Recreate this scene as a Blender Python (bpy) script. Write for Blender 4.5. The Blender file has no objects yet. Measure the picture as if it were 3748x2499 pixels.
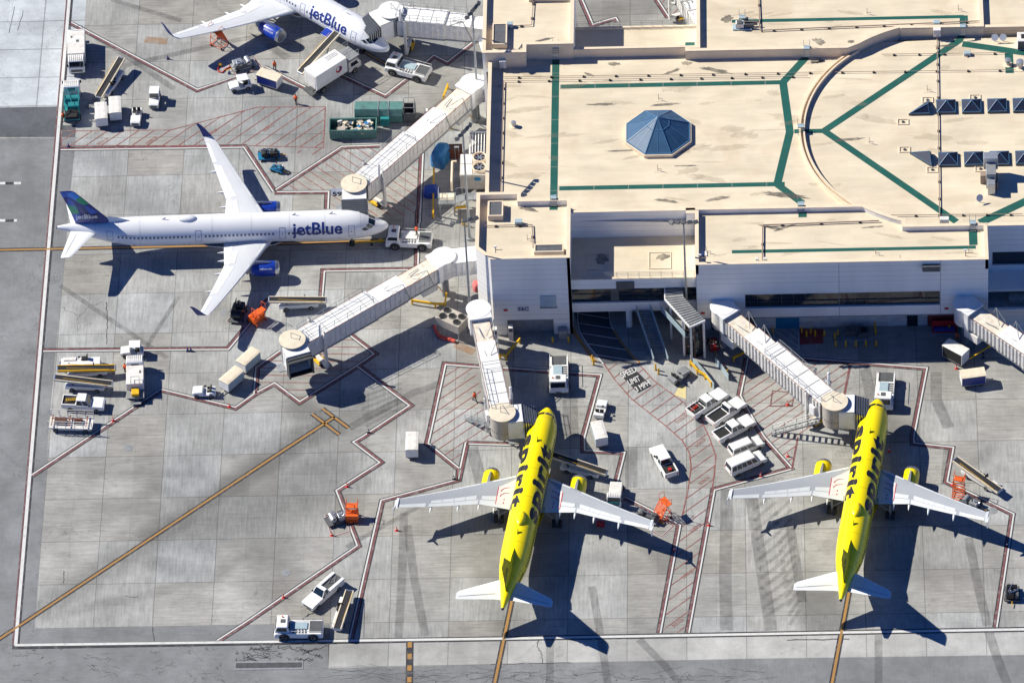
import bpy, bmesh, math, random
import numpy as np
from mathutils import Vector, Matrix
random.seed(7)
R=math.radians; PI=math.pi
scene=bpy.context.scene
# ---------------------------------------------------------------- camera
CAMP=np.array((38.4681,-692.2843,690.4181)); CR=np.array((.99905112,.0145875,-.04103736)); CU=np.array((.01874144,.70654967,.70741524)); CF=np.array((-.03931435,.70751308,-.70560585)); FPX=26941.9
cam=bpy.data.cameras.new('camera'); cam.sensor_width=36; cam.lens=FPX/3748*36; cam.clip_start=10; cam.clip_end=5000
co=bpy.data.objects.new('camera',cam); scene.collection.objects.link(co)
m=Matrix.Identity(4)
for i in range(3): m[i][0],m[i][1],m[i][2],m[i][3]=CR[i],CU[i],-CF[i],CAMP[i]
co.matrix_world=m; scene.camera=co
# ---------------------------------------------------------------- light
SUNV=Vector((-1.11,.375,1.0)).normalized()
w=bpy.data.worlds.new('World'); scene.world=w; w.use_nodes=True
nt=w.node_tree; nt.nodes.clear()
sky=nt.nodes.new('ShaderNodeTexSky'); sky.sky_type='NISHITA'; sky.sun_disc=False; sky.sun_elevation=math.asin(SUNV.z); sky.sun_rotation=math.atan2(SUNV.x,SUNV.y)
bg=nt.nodes.new('ShaderNodeBackground'); bg.inputs[1].default_value=0.06; sky.ozone_density=6; sky.dust_density=0; sky.air_density=.55; sky.altitude=1500; wo=nt.nodes.new('ShaderNodeOutputWorld')
tn=nt.nodes.new('ShaderNodeVectorMath'); tn.operation='MULTIPLY'; tn.inputs[1].default_value=(.5,1.05,1.7); nt.links.new(sky.outputs[0],tn.inputs[0]); nt.links.new(tn.outputs[0],bg.inputs[0]); nt.links.new(bg.outputs[0],wo.inputs[0])
sl=bpy.data.lights.new('sun','SUN'); sl.energy=5.0; sl.angle=R(.5); sl.color=(1,.95,.83)
so=bpy.data.objects.new('sun',sl); scene.collection.objects.link(so); so.rotation_euler=SUNV.to_track_quat('Z','Y').to_euler(); so.location=(0,0,300)
vs=scene.view_settings; vs.view_transform='Standard'; vs.look='None'; vs.exposure=0.5; vs.gamma=1; vs.use_curve_mapping=False
# ---------------------------------------------------------------- survey: a point read off the photograph, standing at height z
TX=(0,900,1800,2748)
def G(px,py,z=0.0):
    d=CF+CR*(px-1874)/FPX-CU*(py-1249.5)/FPX
    return Vector(CAMP+d*((z-CAMP[2])/d[2]))
def T(t,x,y,z=0.0):
    s=.57339 if t[0]=='C' else .510204
    return G(TX[int(t[1])]+x*s,{'A':0,'B':800,'C':1600}[t[0]]+y*s,z)
def D(x,y,z=0.0): return G(x*1.59354,y*1.59354,z)
def TP(*a,z=0.0):
    """flat list 'A0',x,y,x,y,'B1',x,y... -> points"""
    out=[];t=None;i=0
    while i<len(a):
        if isinstance(a[i],str): t=a[i];i+=1
        else: out.append(T(t,a[i],a[i+1],z) if t!='D' else D(a[i],a[i+1],z)); i+=2
    return out
# ---------------------------------------------------------------- materials
MATS={}
def mat(name,rgb,rough=.6,metal=0,var=.12,vs_=1.5,spec=.5,bump=0,emit=None,dirt=0,dirtcol=(.05,.04,.03),coat=0):
    if name in MATS: return MATS[name]
    m=bpy.data.materials.new(name); m.use_nodes=True; n=m.node_tree; b=n.nodes['Principled BSDF']
    b.inputs['Roughness'].default_value=rough; b.inputs['Metallic'].default_value=metal; b.inputs['Specular IOR Level'].default_value=spec
    b.inputs['Coat Weight'].default_value=coat
    tc=n.nodes.new('ShaderNodeTexCoord'); no=n.nodes.new('ShaderNodeTexNoise'); no.inputs['Scale'].default_value=vs_; no.inputs['Detail'].default_value=6
    n.links.new(tc.outputs['Object'],no.inputs['Vector'])
    mr=n.nodes.new('ShaderNodeMapRange'); mr.inputs[1].default_value=.3; mr.inputs[2].default_value=.7; mr.inputs[3].default_value=1-var; mr.inputs[4].default_value=1+var*.5
    n.links.new(no.outputs[0],mr.inputs[0])
    mx=n.nodes.new('ShaderNodeMix'); mx.data_type='RGBA'; mx.blend_type='MULTIPLY'; mx.inputs[0].default_value=1; mx.inputs[6].default_value=(*rgb,1)
    cc=n.nodes.new('ShaderNodeCombineColor')
    for i in range(3): n.links.new(mr.outputs[0],cc.inputs[i])
    n.links.new(cc.outputs[0],mx.inputs[7]); last=mx.outputs[2]
    if dirt:
        n2=n.nodes.new('ShaderNodeTexNoise'); n2.inputs['Scale'].default_value=vs_*.6; n2.inputs['Detail'].default_value=8; n2.inputs['Roughness'].default_value=.7
        mp=n.nodes.new('ShaderNodeMapping'); mp.inputs[1].default_value=(7,3,1); mp.inputs[3].default_value=(1,1,2); n.links.new(tc.outputs['Object'],mp.inputs[0]); n.links.new(mp.outputs[0],n2.inputs['Vector'])
        m2=n.nodes.new('ShaderNodeMapRange'); m2.inputs[1].default_value=.5; m2.inputs[2].default_value=.75; m2.inputs[3].default_value=0; m2.inputs[4].default_value=dirt
        n.links.new(n2.outputs[0],m2.inputs[0]); x=n.nodes.new('ShaderNodeMix'); x.data_type='RGBA'; n.links.new(m2.outputs[0],x.inputs[0]); n.links.new(last,x.inputs[6]); x.inputs[7].default_value=(*dirtcol,1); last=x.outputs[2]
    n.links.new(last,b.inputs['Base Color'])
    if emit: b.inputs['Emission Color'].default_value=(*emit[0],1); b.inputs['Emission Strength'].default_value=emit[1]
    MATS[name]=m; return m
M=dict(
 white=mat('white_paint',(.78,.78,.77),.35,var=.06,dirt=.35,dirtcol=(.35,.32,.28)),
 white2=mat('aged_white_paint',(.72,.70,.66),.5,var=.12,dirt=.5,dirtcol=(.35,.27,.2)),
 fus=mat('white_gloss_skin',(.74,.75,.77),.22,var=.03,vs_=.4,coat=.3),
 yel=mat('yellow_gloss_skin',(.95,.75,.0),.28,var=.03,vs_=.4,coat=.25),
 black=mat('black_rubber',(.015,.015,.016),.8,var=.3),
 ink=mat('black_paint',(.012,.012,.014),.4,var=.2),
 navy=mat('navy_paint',(.012,.03,.2),.35,var=.1),
 blue=mat('blue_paint',(.01,.045,.36),.3,var=.1,coat=.3),
 wing=mat('wing_grey_skin',(.36,.385,.42),.4,var=.05,vs_=.5),
 wing2=mat('wing_light_skin',(.64,.67,.69),.4,var=.05,vs_=.8),
 stabw=mat('tail_light_skin',(.74,.76,.78),.35,var=.04,vs_=.6),
 alu=mat('bare_metal',(.55,.57,.6),.3,.9,var=.1),
 steel=mat('galvanised_steel',(.31,.325,.335),.5,.3,var=.2,dirt=.3),
 dgrey=mat('dark_grey_metal',(.09,.095,.1),.6,var=.25,dirt=.3),
 mgrey=mat('mid_grey_paint',(.25,.26,.27),.6,var=.2),
 glass=mat('dark_glass',(.012,.02,.03),.08,var=.1,spec=.8),
 bglass=mat('blue_skylight_glass',(.035,.10,.19),.5,var=.15,vs_=.6,spec=.4),
 dglass=mat('dark_blue_skylight_glass',(.012,.02,.05),.5,var=.1,spec=.4),
 frameb=mat('blue_glazing_bar',(.07,.17,.3),.4),
 oran=mat('orange_paint',(.75,.12,.015),.5,var=.15),
 vest=mat('orange_vest_cloth',(.85,.13,.03),.8),
 red=mat('red_paint',(.5,.02,.02),.5,var=.15),
 teal=mat('teal_paint',(.02,.23,.24),.45,var=.2,dirt=.3),
 dgreen=mat('green_skip_paint',(.085,.21,.195),.6,var=.2,dirt=.5),
 yp=mat('safety_yellow_paint',(.75,.42,.01),.5,var=.2),
 tan=mat('tan_metal',(.42,.38,.33),.6,var=.15,dirt=.3),
 dtan=mat('worn_bridge_roof',(.72,.66,.56),.7,var=.2,dirt=.6,dirtcol=(.4,.24,.1)),
 rust=mat('rusty_edge',(.25,.07,.03),.8,var=.3),
 belt=mat('conveyor_rubber',(.02,.02,.023),.7,var=.2),
 skin=mat('skin',(.35,.19,.12),.6), trouser=mat('dark_trousers',(.02,.022,.035),.9), hair=mat('dark_hair',(.02,.012,.01),.8),
 cone=mat('cone_plastic',(.75,.04,.015),.5), bluet=mat('blue_tarp',(.02,.17,.4),.5,var=.25,vs_=3), dblue=mat('deep_blue_plastic',(.012,.05,.3),.5),
 blu2=mat('blue_machine_paint',(.01,.16,.32),.45,var=.2), hood=mat('canopy_fabric',(.06,.065,.07),.8,var=.2), cream=mat('cream_panel',(.7,.62,.48),.6,dirt=.3,dirtcol=(.5,.35,.2)),
 parap=mat('cream_coping',(.74,.61,.45),.7,var=.08,vs_=.8,dirt=.2,dirtcol=(.5,.36,.22)),
 green=mat('green_walkway_coating',(.004,.09,.072),.6,var=.15,vs_=.6,dirt=.25,dirtcol=(.1,.12,.09)),
 pipe=mat('roof_pipe_metal',(.3,.22,.18),.6,var=.2), glassb=mat('pale_glass_panel',(.35,.45,.5),.2), lamp=mat('floodlight_housing',(.1,.105,.11),.5), orlamp=mat('orange_beacon_glow',(.9,.3,.05),.4,emit=((1,.35,.05),6)),
 brown=mat('brown_frame',(.09,.045,.035),.6), silver=mat('silver_cover',(.5,.52,.55),.35,.6), darkroof=mat('dark_equipment_pad',(.1,.105,.12),.8,var=.2), tantarp=mat('pinkish_tarp',(.6,.15,.15),.8),
)
# ---------------------------------------------------------------- mesh helpers
COL=scene.collection
class MB:
    def __init__(s): s.v=[]; s.f=[]
    def add(s,vs,fs):
        o=len(s.v); s.v+= [tuple(x) for x in vs]; s.f+=[tuple(i+o for i in f) for f in fs]; return s
    def box(s,x0,y0,z0,x1,y1,z1):
        return s.add([(x0,y0,z0),(x1,y0,z0),(x1,y1,z0),(x0,y1,z0),(x0,y0,z1),(x1,y0,z1),(x1,y1,z1),(x0,y1,z1)],[(0,3,2,1),(4,5,6,7),(0,1,5,4),(1,2,6,5),(2,3,7,6),(3,0,4,7)])
    def cbox(s,c,d,rz=0):
        cs,sn=math.cos(rz),math.sin(rz); vs=[]
        for z in (-1,1):
            for x,y in ((-1,-1),(1,-1),(1,1),(-1,1)):
                a,b=x*d[0]/2,y*d[1]/2; vs.append((c[0]+a*cs-b*sn,c[1]+a*sn+b*cs,c[2]+z*d[2]/2))
        return s.add(vs,[(0,3,2,1),(4,5,6,7),(0,1,5,4),(1,2,6,5),(2,3,7,6),(3,0,4,7)])
    def beam(s,p,q,w,h=None):
        h=h or w; p=Vector(p);q=Vector(q); d=(q-p).normalized(); u=Vector((0,0,1)) if abs(d.z)<.95 else Vector((1,0,0))
        a=d.cross(u).normalized(); b=a.cross(d)
        vs=[c+a*i*w/2+b*j*h/2 for c in (p,q) for i,j in ((-1,-1),(1,-1),(1,1),(-1,1))]
        return s.add(vs,[(0,3,2,1),(4,5,6,7),(0,1,5,4),(1,2,6,5),(2,3,7,6),(3,0,4,7)])
    def cyl(s,p,q,r0,r1=None,n=12,cap=True):
        r1=r0 if r1 is None else r1; p=Vector(p);q=Vector(q); d=(q-p).normalized(); u=Vector((0,0,1)) if abs(d.z)<.95 else Vector((1,0,0))
        a=d.cross(u).normalized(); b=a.cross(d); vs=[]
        for c,r in ((p,r0),(q,r1)):
            for k in range(n): t=2*PI*k/n; vs.append(c+a*math.cos(t)*r+b*math.sin(t)*r)
        fs=[(k,(k+1)%n,n+(k+1)%n,n+k) for k in range(n)]
        if cap: fs+=[tuple(range(n))[::-1],tuple(range(n,2*n))]
        return s.add(vs,fs)
    def tube(s,pts,r,n=6):
        for a,b in zip(pts,pts[1:]): s.cyl(a,b,r,r,n)
        return s
    def prism(s,poly,a,b,axis='z'):
        n=len(poly)
        def P(p,h): return {'z':(p[0],p[1],h),'y':(p[0],h,p[1]),'x':(h,p[0],p[1])}[axis]
        return s.add([P(p,a) for p in poly]+[P(p,b) for p in poly],[tuple(range(n))[::-1],tuple(range(n,2*n))]+[(k,(k+1)%n,n+(k+1)%n,n+k) for k in range(n)])
    def loft(s,rings,cap=True,close=True):
        n=len(rings[0]); o=[]; vs=[p for r in rings for p in r]; fs=[]
        for i in range(len(rings)-1):
            for k in range(n if close else n-1): fs.append((i*n+k,i*n+(k+1)%n,(i+1)*n+(k+1)%n,(i+1)*n+k))
        if cap: fs+=[tuple(range(n))[::-1],tuple(range((len(rings)-1)*n,len(rings)*n))]
        return s.add(vs,fs)
    def lathe(s,prof,n=24,axis='z',c=(0,0,0)):
        rings=[]
        for r,h in prof:
            ring=[]
            for k in range(n):
                t=2*PI*k/n; x,y=math.cos(t)*r,math.sin(t)*r
                p=(x,y,h) if axis=='z' else (h,x,y)
                ring.append((p[0]+c[0],p[1]+c[1],p[2]+c[2]))
            rings.append(ring)
        return s.loft(rings)
    def sheet(s,pts,z=None,th=None):
        pts=[(p[0],p[1],p[2] if z is None else z) for p in pts]; return s.add(pts,[tuple(range(len(pts)))])
    def ribbon(s,pts,w,off=0,z=.01,close=False):
        """flat strip of width w whose middle runs at sideways offset off from the line"""
        P=[Vector((p[0],p[1])) for p in pts]; n=len(P); L=[];Rr=[]
        for i in range(n):
            d0=(P[i]-P[i-1]).normalized() if i>0 or close else None; d1=(P[(i+1)%n]-P[i]).normalized() if i<n-1 or close else None
            d0=d0 or d1; d1=d1 or d0; nn=Vector((-(d0+d1).y,(d0+d1).x)); 
            if nn.length<1e-6: nn=Vector((-d0.y,d0.x))
            nn.normalize(); k=1/max(.35,nn.dot(Vector((-d0.y,d0.x))))
            L.append(P[i]+nn*k*(off+w/2)); Rr.append(P[i]+nn*k*(off-w/2))
        vs=[(*p,z) for p in L]+[(*p,z) for p in Rr]
        fs=[(n+i,n+i+1,i+1,i) for i in range(n-1)]+([(2*n-1,n,0,n-1)] if close else [])
        return s.add(vs,fs)
    def ell(s,c,r,nu=10,nv=6):
        rings=[[(c[0]+r[0]*math.sin(PI*j/nv)*math.cos(2*PI*i/nu),c[1]+r[1]*math.sin(PI*j/nv)*math.sin(2*PI*i/nu),c[2]+r[2]*math.cos(PI*j/nv)) for i in range(nu)] for j in range(1,nv)]
        return s.loft(rings[::-1])
    def out(s,name,mt,parent=None,smooth=False,bevel=0,bseg=2,loc=None):
        me=bpy.data.meshes.new(name); me.from_pydata(s.v,[],s.f); me.materials.append(M[mt] if isinstance(mt,str) else mt)
        bm=bmesh.new(); bm.from_mesh(me); bmesh.ops.recalc_face_normals(bm,faces=bm.faces); bm.to_mesh(me); bm.free()
        if smooth:
            me.polygons.foreach_set('use_smooth',[True]*len(me.polygons)); 
            me.set_sharp_from_angle(angle=R(40))
        o=bpy.data.objects.new(name,me); COL.objects.link(o)
        if parent: o.parent=parent
        if loc: o.location=loc
        if bevel:
            md=o.modifiers.new('bevel','BEVEL'); md.width=bevel; md.segments=bseg; md.limit_method='ANGLE'; md.angle_limit=R(35)
        return o
def tag(o,label,cat,group=None):
    o['label']=label; o['category']=cat
    if group: o['group']=group
    return o
def struct(o,kind='structure'): o['kind']=kind; return o
def thing(name,label=None,cat=None,loc=(0,0,0),rz=0,group=None):
    o=bpy.data.objects.new(name,None); COL.objects.link(o); o.location=loc; o.rotation_euler=(0,0,rz); o.empty_display_size=.3
    if label: tag(o,label,cat,group)
    return o
def kids(o): return [c for c in ALLKIDS.get(o.name,[])]
def clone(o,label=None,loc=None,rz=None,group=None):
    def rec(a,par):
        c=a.copy(); COL.objects.link(c); c.parent=par
        for k in a.children: rec(k,c)
        return c
    c=rec(o,None)
    if label: c['label']=label
    if group: c['group']=group
    if loc is not None: c.location=loc
    if rz is not None: c.rotation_euler=(0,0,rz)
    return c
def orient(px,py,dx,dy,t=None,zc=.8):
    """centre seen at (px,py) [tile t], nose towards image direction (dx,dy)"""
    c=T(t,px,py,zc); q=T(t,px+dx,py+dy,zc); return Vector((c.x,c.y,0)),math.atan2(q.y-c.y,q.x-c.x)
def put(o,t,px,py,dx,dy,zc=.8):
    l,a=orient(px,py,dx,dy,t,zc); o.location=l; o.rotation_euler=(0,0,a); return o
def wheels(par,pts,r,w,rim='white'):
    for x,y in pts:
        s=1 if y>0 else -1
        a=MB().lathe([(r*.55,-w/2),(r*.93,-w/2),(r,-w*.32),(r,w*.32),(r*.93,w/2),(r*.55,w/2)],14); wl=a.out('wheel','black',par,True); wl.rotation_euler=(PI/2,0,0); wl.location=(x,y,r)
        b=MB().lathe([(r*.56,-.02),(r*.56,w/2*1.0),(r*.3,w/2*1.0),(r*.25,w/2*.7)],12); b2=b.out('rim',rim,wl,True)
        if s>0: b2.rotation_euler=(PI,0,0)
def text_mesh(body,size,ext=0.0,bold=.0,space=1.0,shear=0):
    cu=bpy.data.curves.new('lettering','FONT'); cu.body=body; cu.size=size; cu.extrude=ext; cu.offset=bold; cu.space_character=space; cu.shear=shear; cu.resolution_u=3; cu.align_x='LEFT'
    o=bpy.data.objects.new('tmp',cu); COL.objects.link(o); dg=bpy.context.evaluated_depsgraph_get(); me=bpy.data.meshes.new_from_object(o.evaluated_get(dg)); bpy.data.objects.remove(o); return me
def text_obj(name,body,size,mt,parent,origin,xd,yd,ext=.01,bold=0.0,fit=None,center=False,space=1.0):
    """flat lettering lying in the plane (xd,yd) at origin"""
    me=text_mesh(body,size,ext,bold,space); xs=[v.co.x for v in me.vertices]; ys=[v.co.y for v in me.vertices]
    x0,x1,y0,y1=min(xs),max(xs),min(ys),max(ys); sx=sy=1
    if fit: sx=fit[0]/(x1-x0); sy=fit[1]/(y1-y0)
    xd=Vector(xd).normalized(); yd=Vector(yd).normalized(); zd=xd.cross(yd).normalized()
    for v in me.vertices:
        a=(v.co.x-x0)*sx-(center and (x1-x0)*sx/2); b=(v.co.y-y0)*sy-(center and (y1-y0)*sy/2); v.co=Vector(origin)+xd*a+yd*b+zd*v.co.z
    me.materials.clear(); me.materials.append(M[mt] if isinstance(mt,str) else mt)
    o=bpy.data.objects.new(name,me); COL.objects.link(o); o.parent=parent; return o
# ================================================================ GROUND
LX,LY,LS=-60.699,-50.48,7.62
def ground_mat(name,c1,c2,joint=True,ls=(LS,LS),off=(LX,LY),slabvar=.12,jw=.05,stain=True,halves=True,streak=.22):
    m=bpy.data.materials.new(name); m.use_nodes=True; n=m.node_tree; L=n.links.new; N=n.nodes.new; b=n.nodes['Principled BSDF']; b.inputs['Roughness'].default_value=.85; b.inputs['Specular IOR Level'].default_value=.25
    def math_(op,a,bb=None,c=None):
        x=N('ShaderNodeMath'); x.operation=op
        for i,v in enumerate((a,bb,c)):
            if v is None: continue
            if isinstance(v,(int,float)): x.inputs[i].default_value=v
            else: L(v,x.inputs[i])
        return x.outputs[0]
    tc=N('ShaderNodeTexCoord'); sp=N('ShaderNodeSeparateXYZ'); L(tc.outputs['Object'],sp.inputs[0])
    u=math_('DIVIDE',math_('SUBTRACT',sp.outputs[0],off[0]),ls[0]); v=math_('DIVIDE',math_('SUBTRACT',sp.outputs[1],off[1]),ls[1])
    fu,fv=math_('FLOOR',u),math_('FLOOR',v)
    cb=N('ShaderNodeCombineXYZ'); L(fu,cb.inputs[0]); L(fv,cb.inputs[1]); wn=N('ShaderNodeTexWhiteNoise'); wn.noise_dimensions='3D'; L(cb.outputs[0],wn.inputs[0])
    def noise(sc,scale,det=6,rough=.6,loc=(0,0,0)):
        mp=N('ShaderNodeMapping'); mp.inputs[3].default_value=sc; mp.inputs[1].default_value=loc; L(tc.outputs['Object'],mp.inputs[0]); x=N('ShaderNodeTexNoise'); x.inputs['Scale'].default_value=scale; x.inputs['Detail'].default_value=det; x.inputs['Roughness'].default_value=rough; L(mp.outputs[0],x.inputs['Vector']); return x.outputs[0]
    big=noise((1,1,1),.035,5); med=noise((1,1,1),.3,7,.7,(9,4,0)); sx=noise((.22,2.4,1),1.3,7,.72,(3,3,0)); sy=noise((2.6,.22,1),1.3,7,.72,(17,3,0)); fine=noise((1,1,1),6,6,.8)
    f=math_('MULTIPLY_ADD',wn.outputs[0],slabvar*2,1-slabvar)
    f=math_('MULTIPLY',f,math_('MULTIPLY_ADD',big,.8,.6)); f=math_('MULTIPLY',f,math_('MULTIPLY_ADD',med,.75,.63)); f=math_('MULTIPLY',f,math_('MULTIPLY_ADD',fine,.22,.89)); blo=noise((1,1,1),.11,8,.75,(40,11,0)); f=math_('MULTIPLY',f,math_('MULTIPLY_ADD',blo,1.15,.43))
    c2b=N('ShaderNodeCombineXYZ'); L(math_('FLOOR',math_('MULTIPLY',u,2.0)),c2b.inputs[0]); L(math_('FLOOR',math_('MULTIPLY',v,2.0)),c2b.inputs[1]); wn2=N('ShaderNodeTexWhiteNoise'); L(c2b.outputs[0],wn2.inputs[0]); f=math_('MULTIPLY',f,math_('MULTIPLY_ADD',math_('GREATER_THAN',wn2.outputs[0],.8),-.09 if joint else 0.0,1.0))
    # scrubbed streaks, along or across by slab
    pick=math_('GREATER_THAN',wn.outputs[0],.5); mxn=N('ShaderNodeMix'); L(pick,mxn.inputs[0]); L(sx,mxn.inputs[2]); L(sy,mxn.inputs[3])
    st=math_('MULTIPLY',math_('SUBTRACT',mxn.outputs[0],.5),streak*2.2); f=math_('MULTIPLY',f,math_('ADD',st,1.0))
    if joint:
        def jl(uu,s,w):
            fr=math_('FRACT',uu); d=math_('MULTIPLY',math_('MINIMUM',fr,math_('SUBTRACT',1.0,fr)),s); return math_('LESS_THAN',d,w)
        j=math_('MAXIMUM',jl(u,ls[0],jw),jl(v,ls[1],jw)); f=math_('MULTIPLY',f,math_('SUBTRACT',1.0,math_('MULTIPLY',j,.42)))
        if halves:
            h=math_('MAXIMUM',jl(math_('ADD',u,.5),ls[0],jw*.5),jl(math_('ADD',v,.5),ls[1],jw*.5)); f=math_('MULTIPLY',f,math_('SUBTRACT',1.0,math_('MULTIPLY',h,.16)))
    # hair cracks
    vo=N('ShaderNodeTexVoronoi'); vo.feature='DISTANCE_TO_EDGE'; vo.inputs['Scale'].default_value=.16; 
    mp=N('ShaderNodeMapping'); L(tc.outputs['Object'],mp.inputs[0]); av=N('ShaderNodeVectorMath'); av.operation='ADD'; nn=N('ShaderNodeTexNoise'); nn.inputs['Scale'].default_value=.7; nn.inputs['Detail'].default_value=4; L(tc.outputs['Object'],nn.inputs['Vector']); sc=N('ShaderNodeVectorMath'); sc.operation='SCALE'; sc.inputs[3].default_value=3.5; L(nn.outputs[1],sc.inputs[0]); L(mp.outputs[0],av.inputs[0]); L(sc.outputs[0],av.inputs[1]); L(av.outputs[0],vo.inputs['Vector'])
    ck=math_('MULTIPLY',math_('LESS_THAN',vo.outputs['Distance'],.006),math_('GREATER_THAN',big,.52)); f=math_('MULTIPLY',f,math_('SUBTRACT',1.0,math_('MULTIPLY',ck,.25)))
    if stain:
        at=N('ShaderNodeAttribute'); at.attribute_name='stain'; f=math_('MULTIPLY',f,math_('SUBTRACT',1.0,math_('MULTIPLY',at.outputs['Fac'],math_('MULTIPLY',math_('MULTIPLY_ADD',sx,.9,.45),math_('MULTIPLY_ADD',blo,1.6,.2)))))
    mx=N('ShaderNodeMix'); mx.data_type='RGBA'; L(big if not joint else wn.outputs[0],mx.inputs[0]); mx.inputs[6].default_value=(*c1,1); mx.inputs[7].default_value=(*c2,1)
    ml=N('ShaderNodeVectorMath'); ml.operation='SCALE'; L(mx.outputs[2],ml.inputs[0]); L(f,ml.inputs[3]); L(ml.outputs[0],b.inputs['Base Color'])
    return m
conc=ground_mat("apron_concrete",(.325,.316,.293),(.312,.321,.322),slabvar=.09,streak=.5)
asph=ground_mat("taxilane_asphalt",(.185,.19,.197),(.2,.206,.213),joint=False,stain=False,slabvar=0,streak=.18)
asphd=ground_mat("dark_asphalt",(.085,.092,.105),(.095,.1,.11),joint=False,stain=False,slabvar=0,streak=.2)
pale=ground_mat("pale_concrete_panels",(.41,.44,.465),(.45,.48,.5),ls=(7.3,5.75),off=(-66.3,59.2),jw=.09,stain=False,slabvar=.05,halves=False,streak=.12)
palec=ground_mat("clean_concrete_panels",(.36,.36,.35),(.39,.39,.38),stain=False,slabvar=.06,halves=False,streak=.1)
xs=np.concatenate([[-900,-300,-120],np.arange(-84,84.1,.45),[120,300,900]]); ys=np.concatenate([[-900,-300,-110],np.arange(-78,88.1,.45),[120,300,1200]])
gx,gy=np.meshgrid(xs,ys); nx,ny=len(xs),len(ys)
idx=np.arange(nx*ny).reshape(ny,nx); fc=np.stack([idx[:-1,:-1],idx[:-1,1:],idx[1:,1:],idx[1:,:-1]],-1).reshape(-1,4)
me=bpy.data.meshes.new('ground'); me.from_pydata(np.stack([gx.ravel(),gy.ravel(),np.zeros(nx*ny)],1).tolist(),[],fc.tolist())
st=np.zeros(nx*ny); X=gx.ravel(); Y=gy.ravel()
def seg(tp,w,s,soft=.6):
    global st
    P=TP(*tp)
    for a,b in zip(P,P[1:]):
        ab=np.array([b.x-a.x,b.y-a.y]); t=np.clip(((X-a.x)*ab[0]+(Y-a.y)*ab[1])/(ab@ab),0,1); d=np.hypot(X-a.x-t*ab[0],Y-a.y-t*ab[1]); k=np.clip((w-d)/(w*soft),0,1); st=np.maximum(st,s*k*k*(3-2*k))
seg(('C0',1000,640,1744,150,'B1',560,1470),4.5,.55,.95); seg(('C0',300,1080,1000,640),3.5,.3,.9); seg(('C0',1300,560,1744,420,'C1',500,250),10,.42,.9); seg(('C0',1250,560,1600,560),4,.3,.9)
seg(('C0',1744,950,'C1',160,640),5,.3,.8); seg(('C0',300,1130,900,1020,1400,860,1744,640),1.3,.2,.8); seg(('C1',60,400,60,620,150,900),1.4,.28); seg(('B1',400,1360,600,1500),4,.45,.8); seg(('B1',700,1380,1150,1330),6,.3,.9)
seg(('C1',1580,600,1640,900),5,.3,1); seg(('C1',1560,900,1700,1200),4.5,.32,.9); seg(('C2',300,560,400,900),6,.3,1); seg(('C3',420,1000,470,1180),4.2,.42,.5); seg(('C3',1000,420,1000,800),7,.22,1)
seg(('A1',150,760,520,1000),7,.32,.9); seg(('A1',700,250,1500,330),7,.35,1); seg(('A1',1150,1050,1550,620),6,.32,1); seg(('B1',1150,150,1600,90),5,.3,1); seg(('B1',700,150,200,250),6,.35,1)
seg(('B2',0,1150,450,1230),6,.35,1); seg(('B2',400,1350,560,1568),4,.25,1); seg(('B2',1500,900,1750,1050),6,.3,1); seg(('B3',600,900,1400,950),7,.35,1); seg(('B3',800,1180,1050,1560),5,.28,1)
seg(('A0',600,700,1100,900),8,.13,1); seg(('B0',500,420,700,640),4.5,.2,1); seg(('B0',560,250,1400,330),4,.2,1); seg(('A2',700,100,1100,60),5,.35,1); seg(('C3',1450,400,1640,1150),3,.18,1); seg(('A0',700,1400,1400,1540),5,.25,1); seg(('A0',650,1100,900,1200),4,.2,1)
for tp,w_,s_ in [(('C0',300,150,1700,60),3,.14),(('C0',300,215,1300,240),1.6,.2),(('C0',650,450,1000,470),3,.25),(('C0',1000,800,1350,880),3,.3),(('C0',1350,620,1500,600),2,.4),(('B0',420,1500,900,1568),3,.12),(('B0',1250,1330,1600,1560),3.5,.16),(('C0',1000,300,1300,460),2.2,.25),(('C1',300,380,560,420),3,.22),(('C2',650,760,900,800),3,.2),(('C2',900,600,1100,820),2.6,.2),(('C3',1080,860,1450,880),3.5,.22),(('C3',360,900,520,1180),4,.28),(('C3',350,100,520,400),3,.25),(('B3',300,1050,600,1250),4,.22),(('B2',400,1300,650,1400),3,.2),(('B0',1480,600,1650,760),3,.2),(('A0',800,600,1300,800),4,.12),(('A0',1400,950,1900,950),3,.2),(('B1',600,420,900,460),3,.25),(('B1',1050,900,1500,1000),4,.25)]: seg(tp,w_,s_,.95)
rng=np.random.default_rng(3)
for _ in range(170):
    cx,cy,r,s=rng.uniform(-70,68),rng.uniform(-62,75),rng.uniform(.4,2.2)**1.2,rng.uniform(.08,.3)
    an=rng.uniform(0,PI); dx,dy=X-cx,Y-cy; u=dx*np.cos(an)+dy*np.sin(an); v=-dx*np.sin(an)+dy*np.cos(an); k=np.clip(1-np.hypot(u/2.2,v)/r,0,1); st=np.maximum(st,s*k)
at=me.attributes.new('stain','FLOAT','POINT'); at.data.foreach_set('value',st.astype(np.float32)); me.materials.append(conc)
go=bpy.data.objects.new('ground',me); COL.objects.link(go); struct(go)
def zone(name,pts,m,z): struct(MB().sheet([(p.x,p.y) + (z,) for p in pts]).out(name,m))
edge=('A0',545,900,515,1280,'B0',475,130,435,600,395,1000,350,1500,'C0',290,300,220,1217)
zone('taxilane',[Vector((-300,-120,0)),*TP('C0',190,1700),*TP('C0',215,1300)][:0]+[Vector((-300,T('A0',0,985).y,0)),T('A0',545,985)]+TP(*edge)[1:]+TP('C0',1744,1195,'C1',535,1190,525,1472,1285,1455,'C2',0,1447,'C3',0,1412,1744,1388)+[Vector((300,T('C3',1744,1388).y,0)),Vector((300,-140,0)),Vector((-300,-140,0))],asph,.004)
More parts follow.
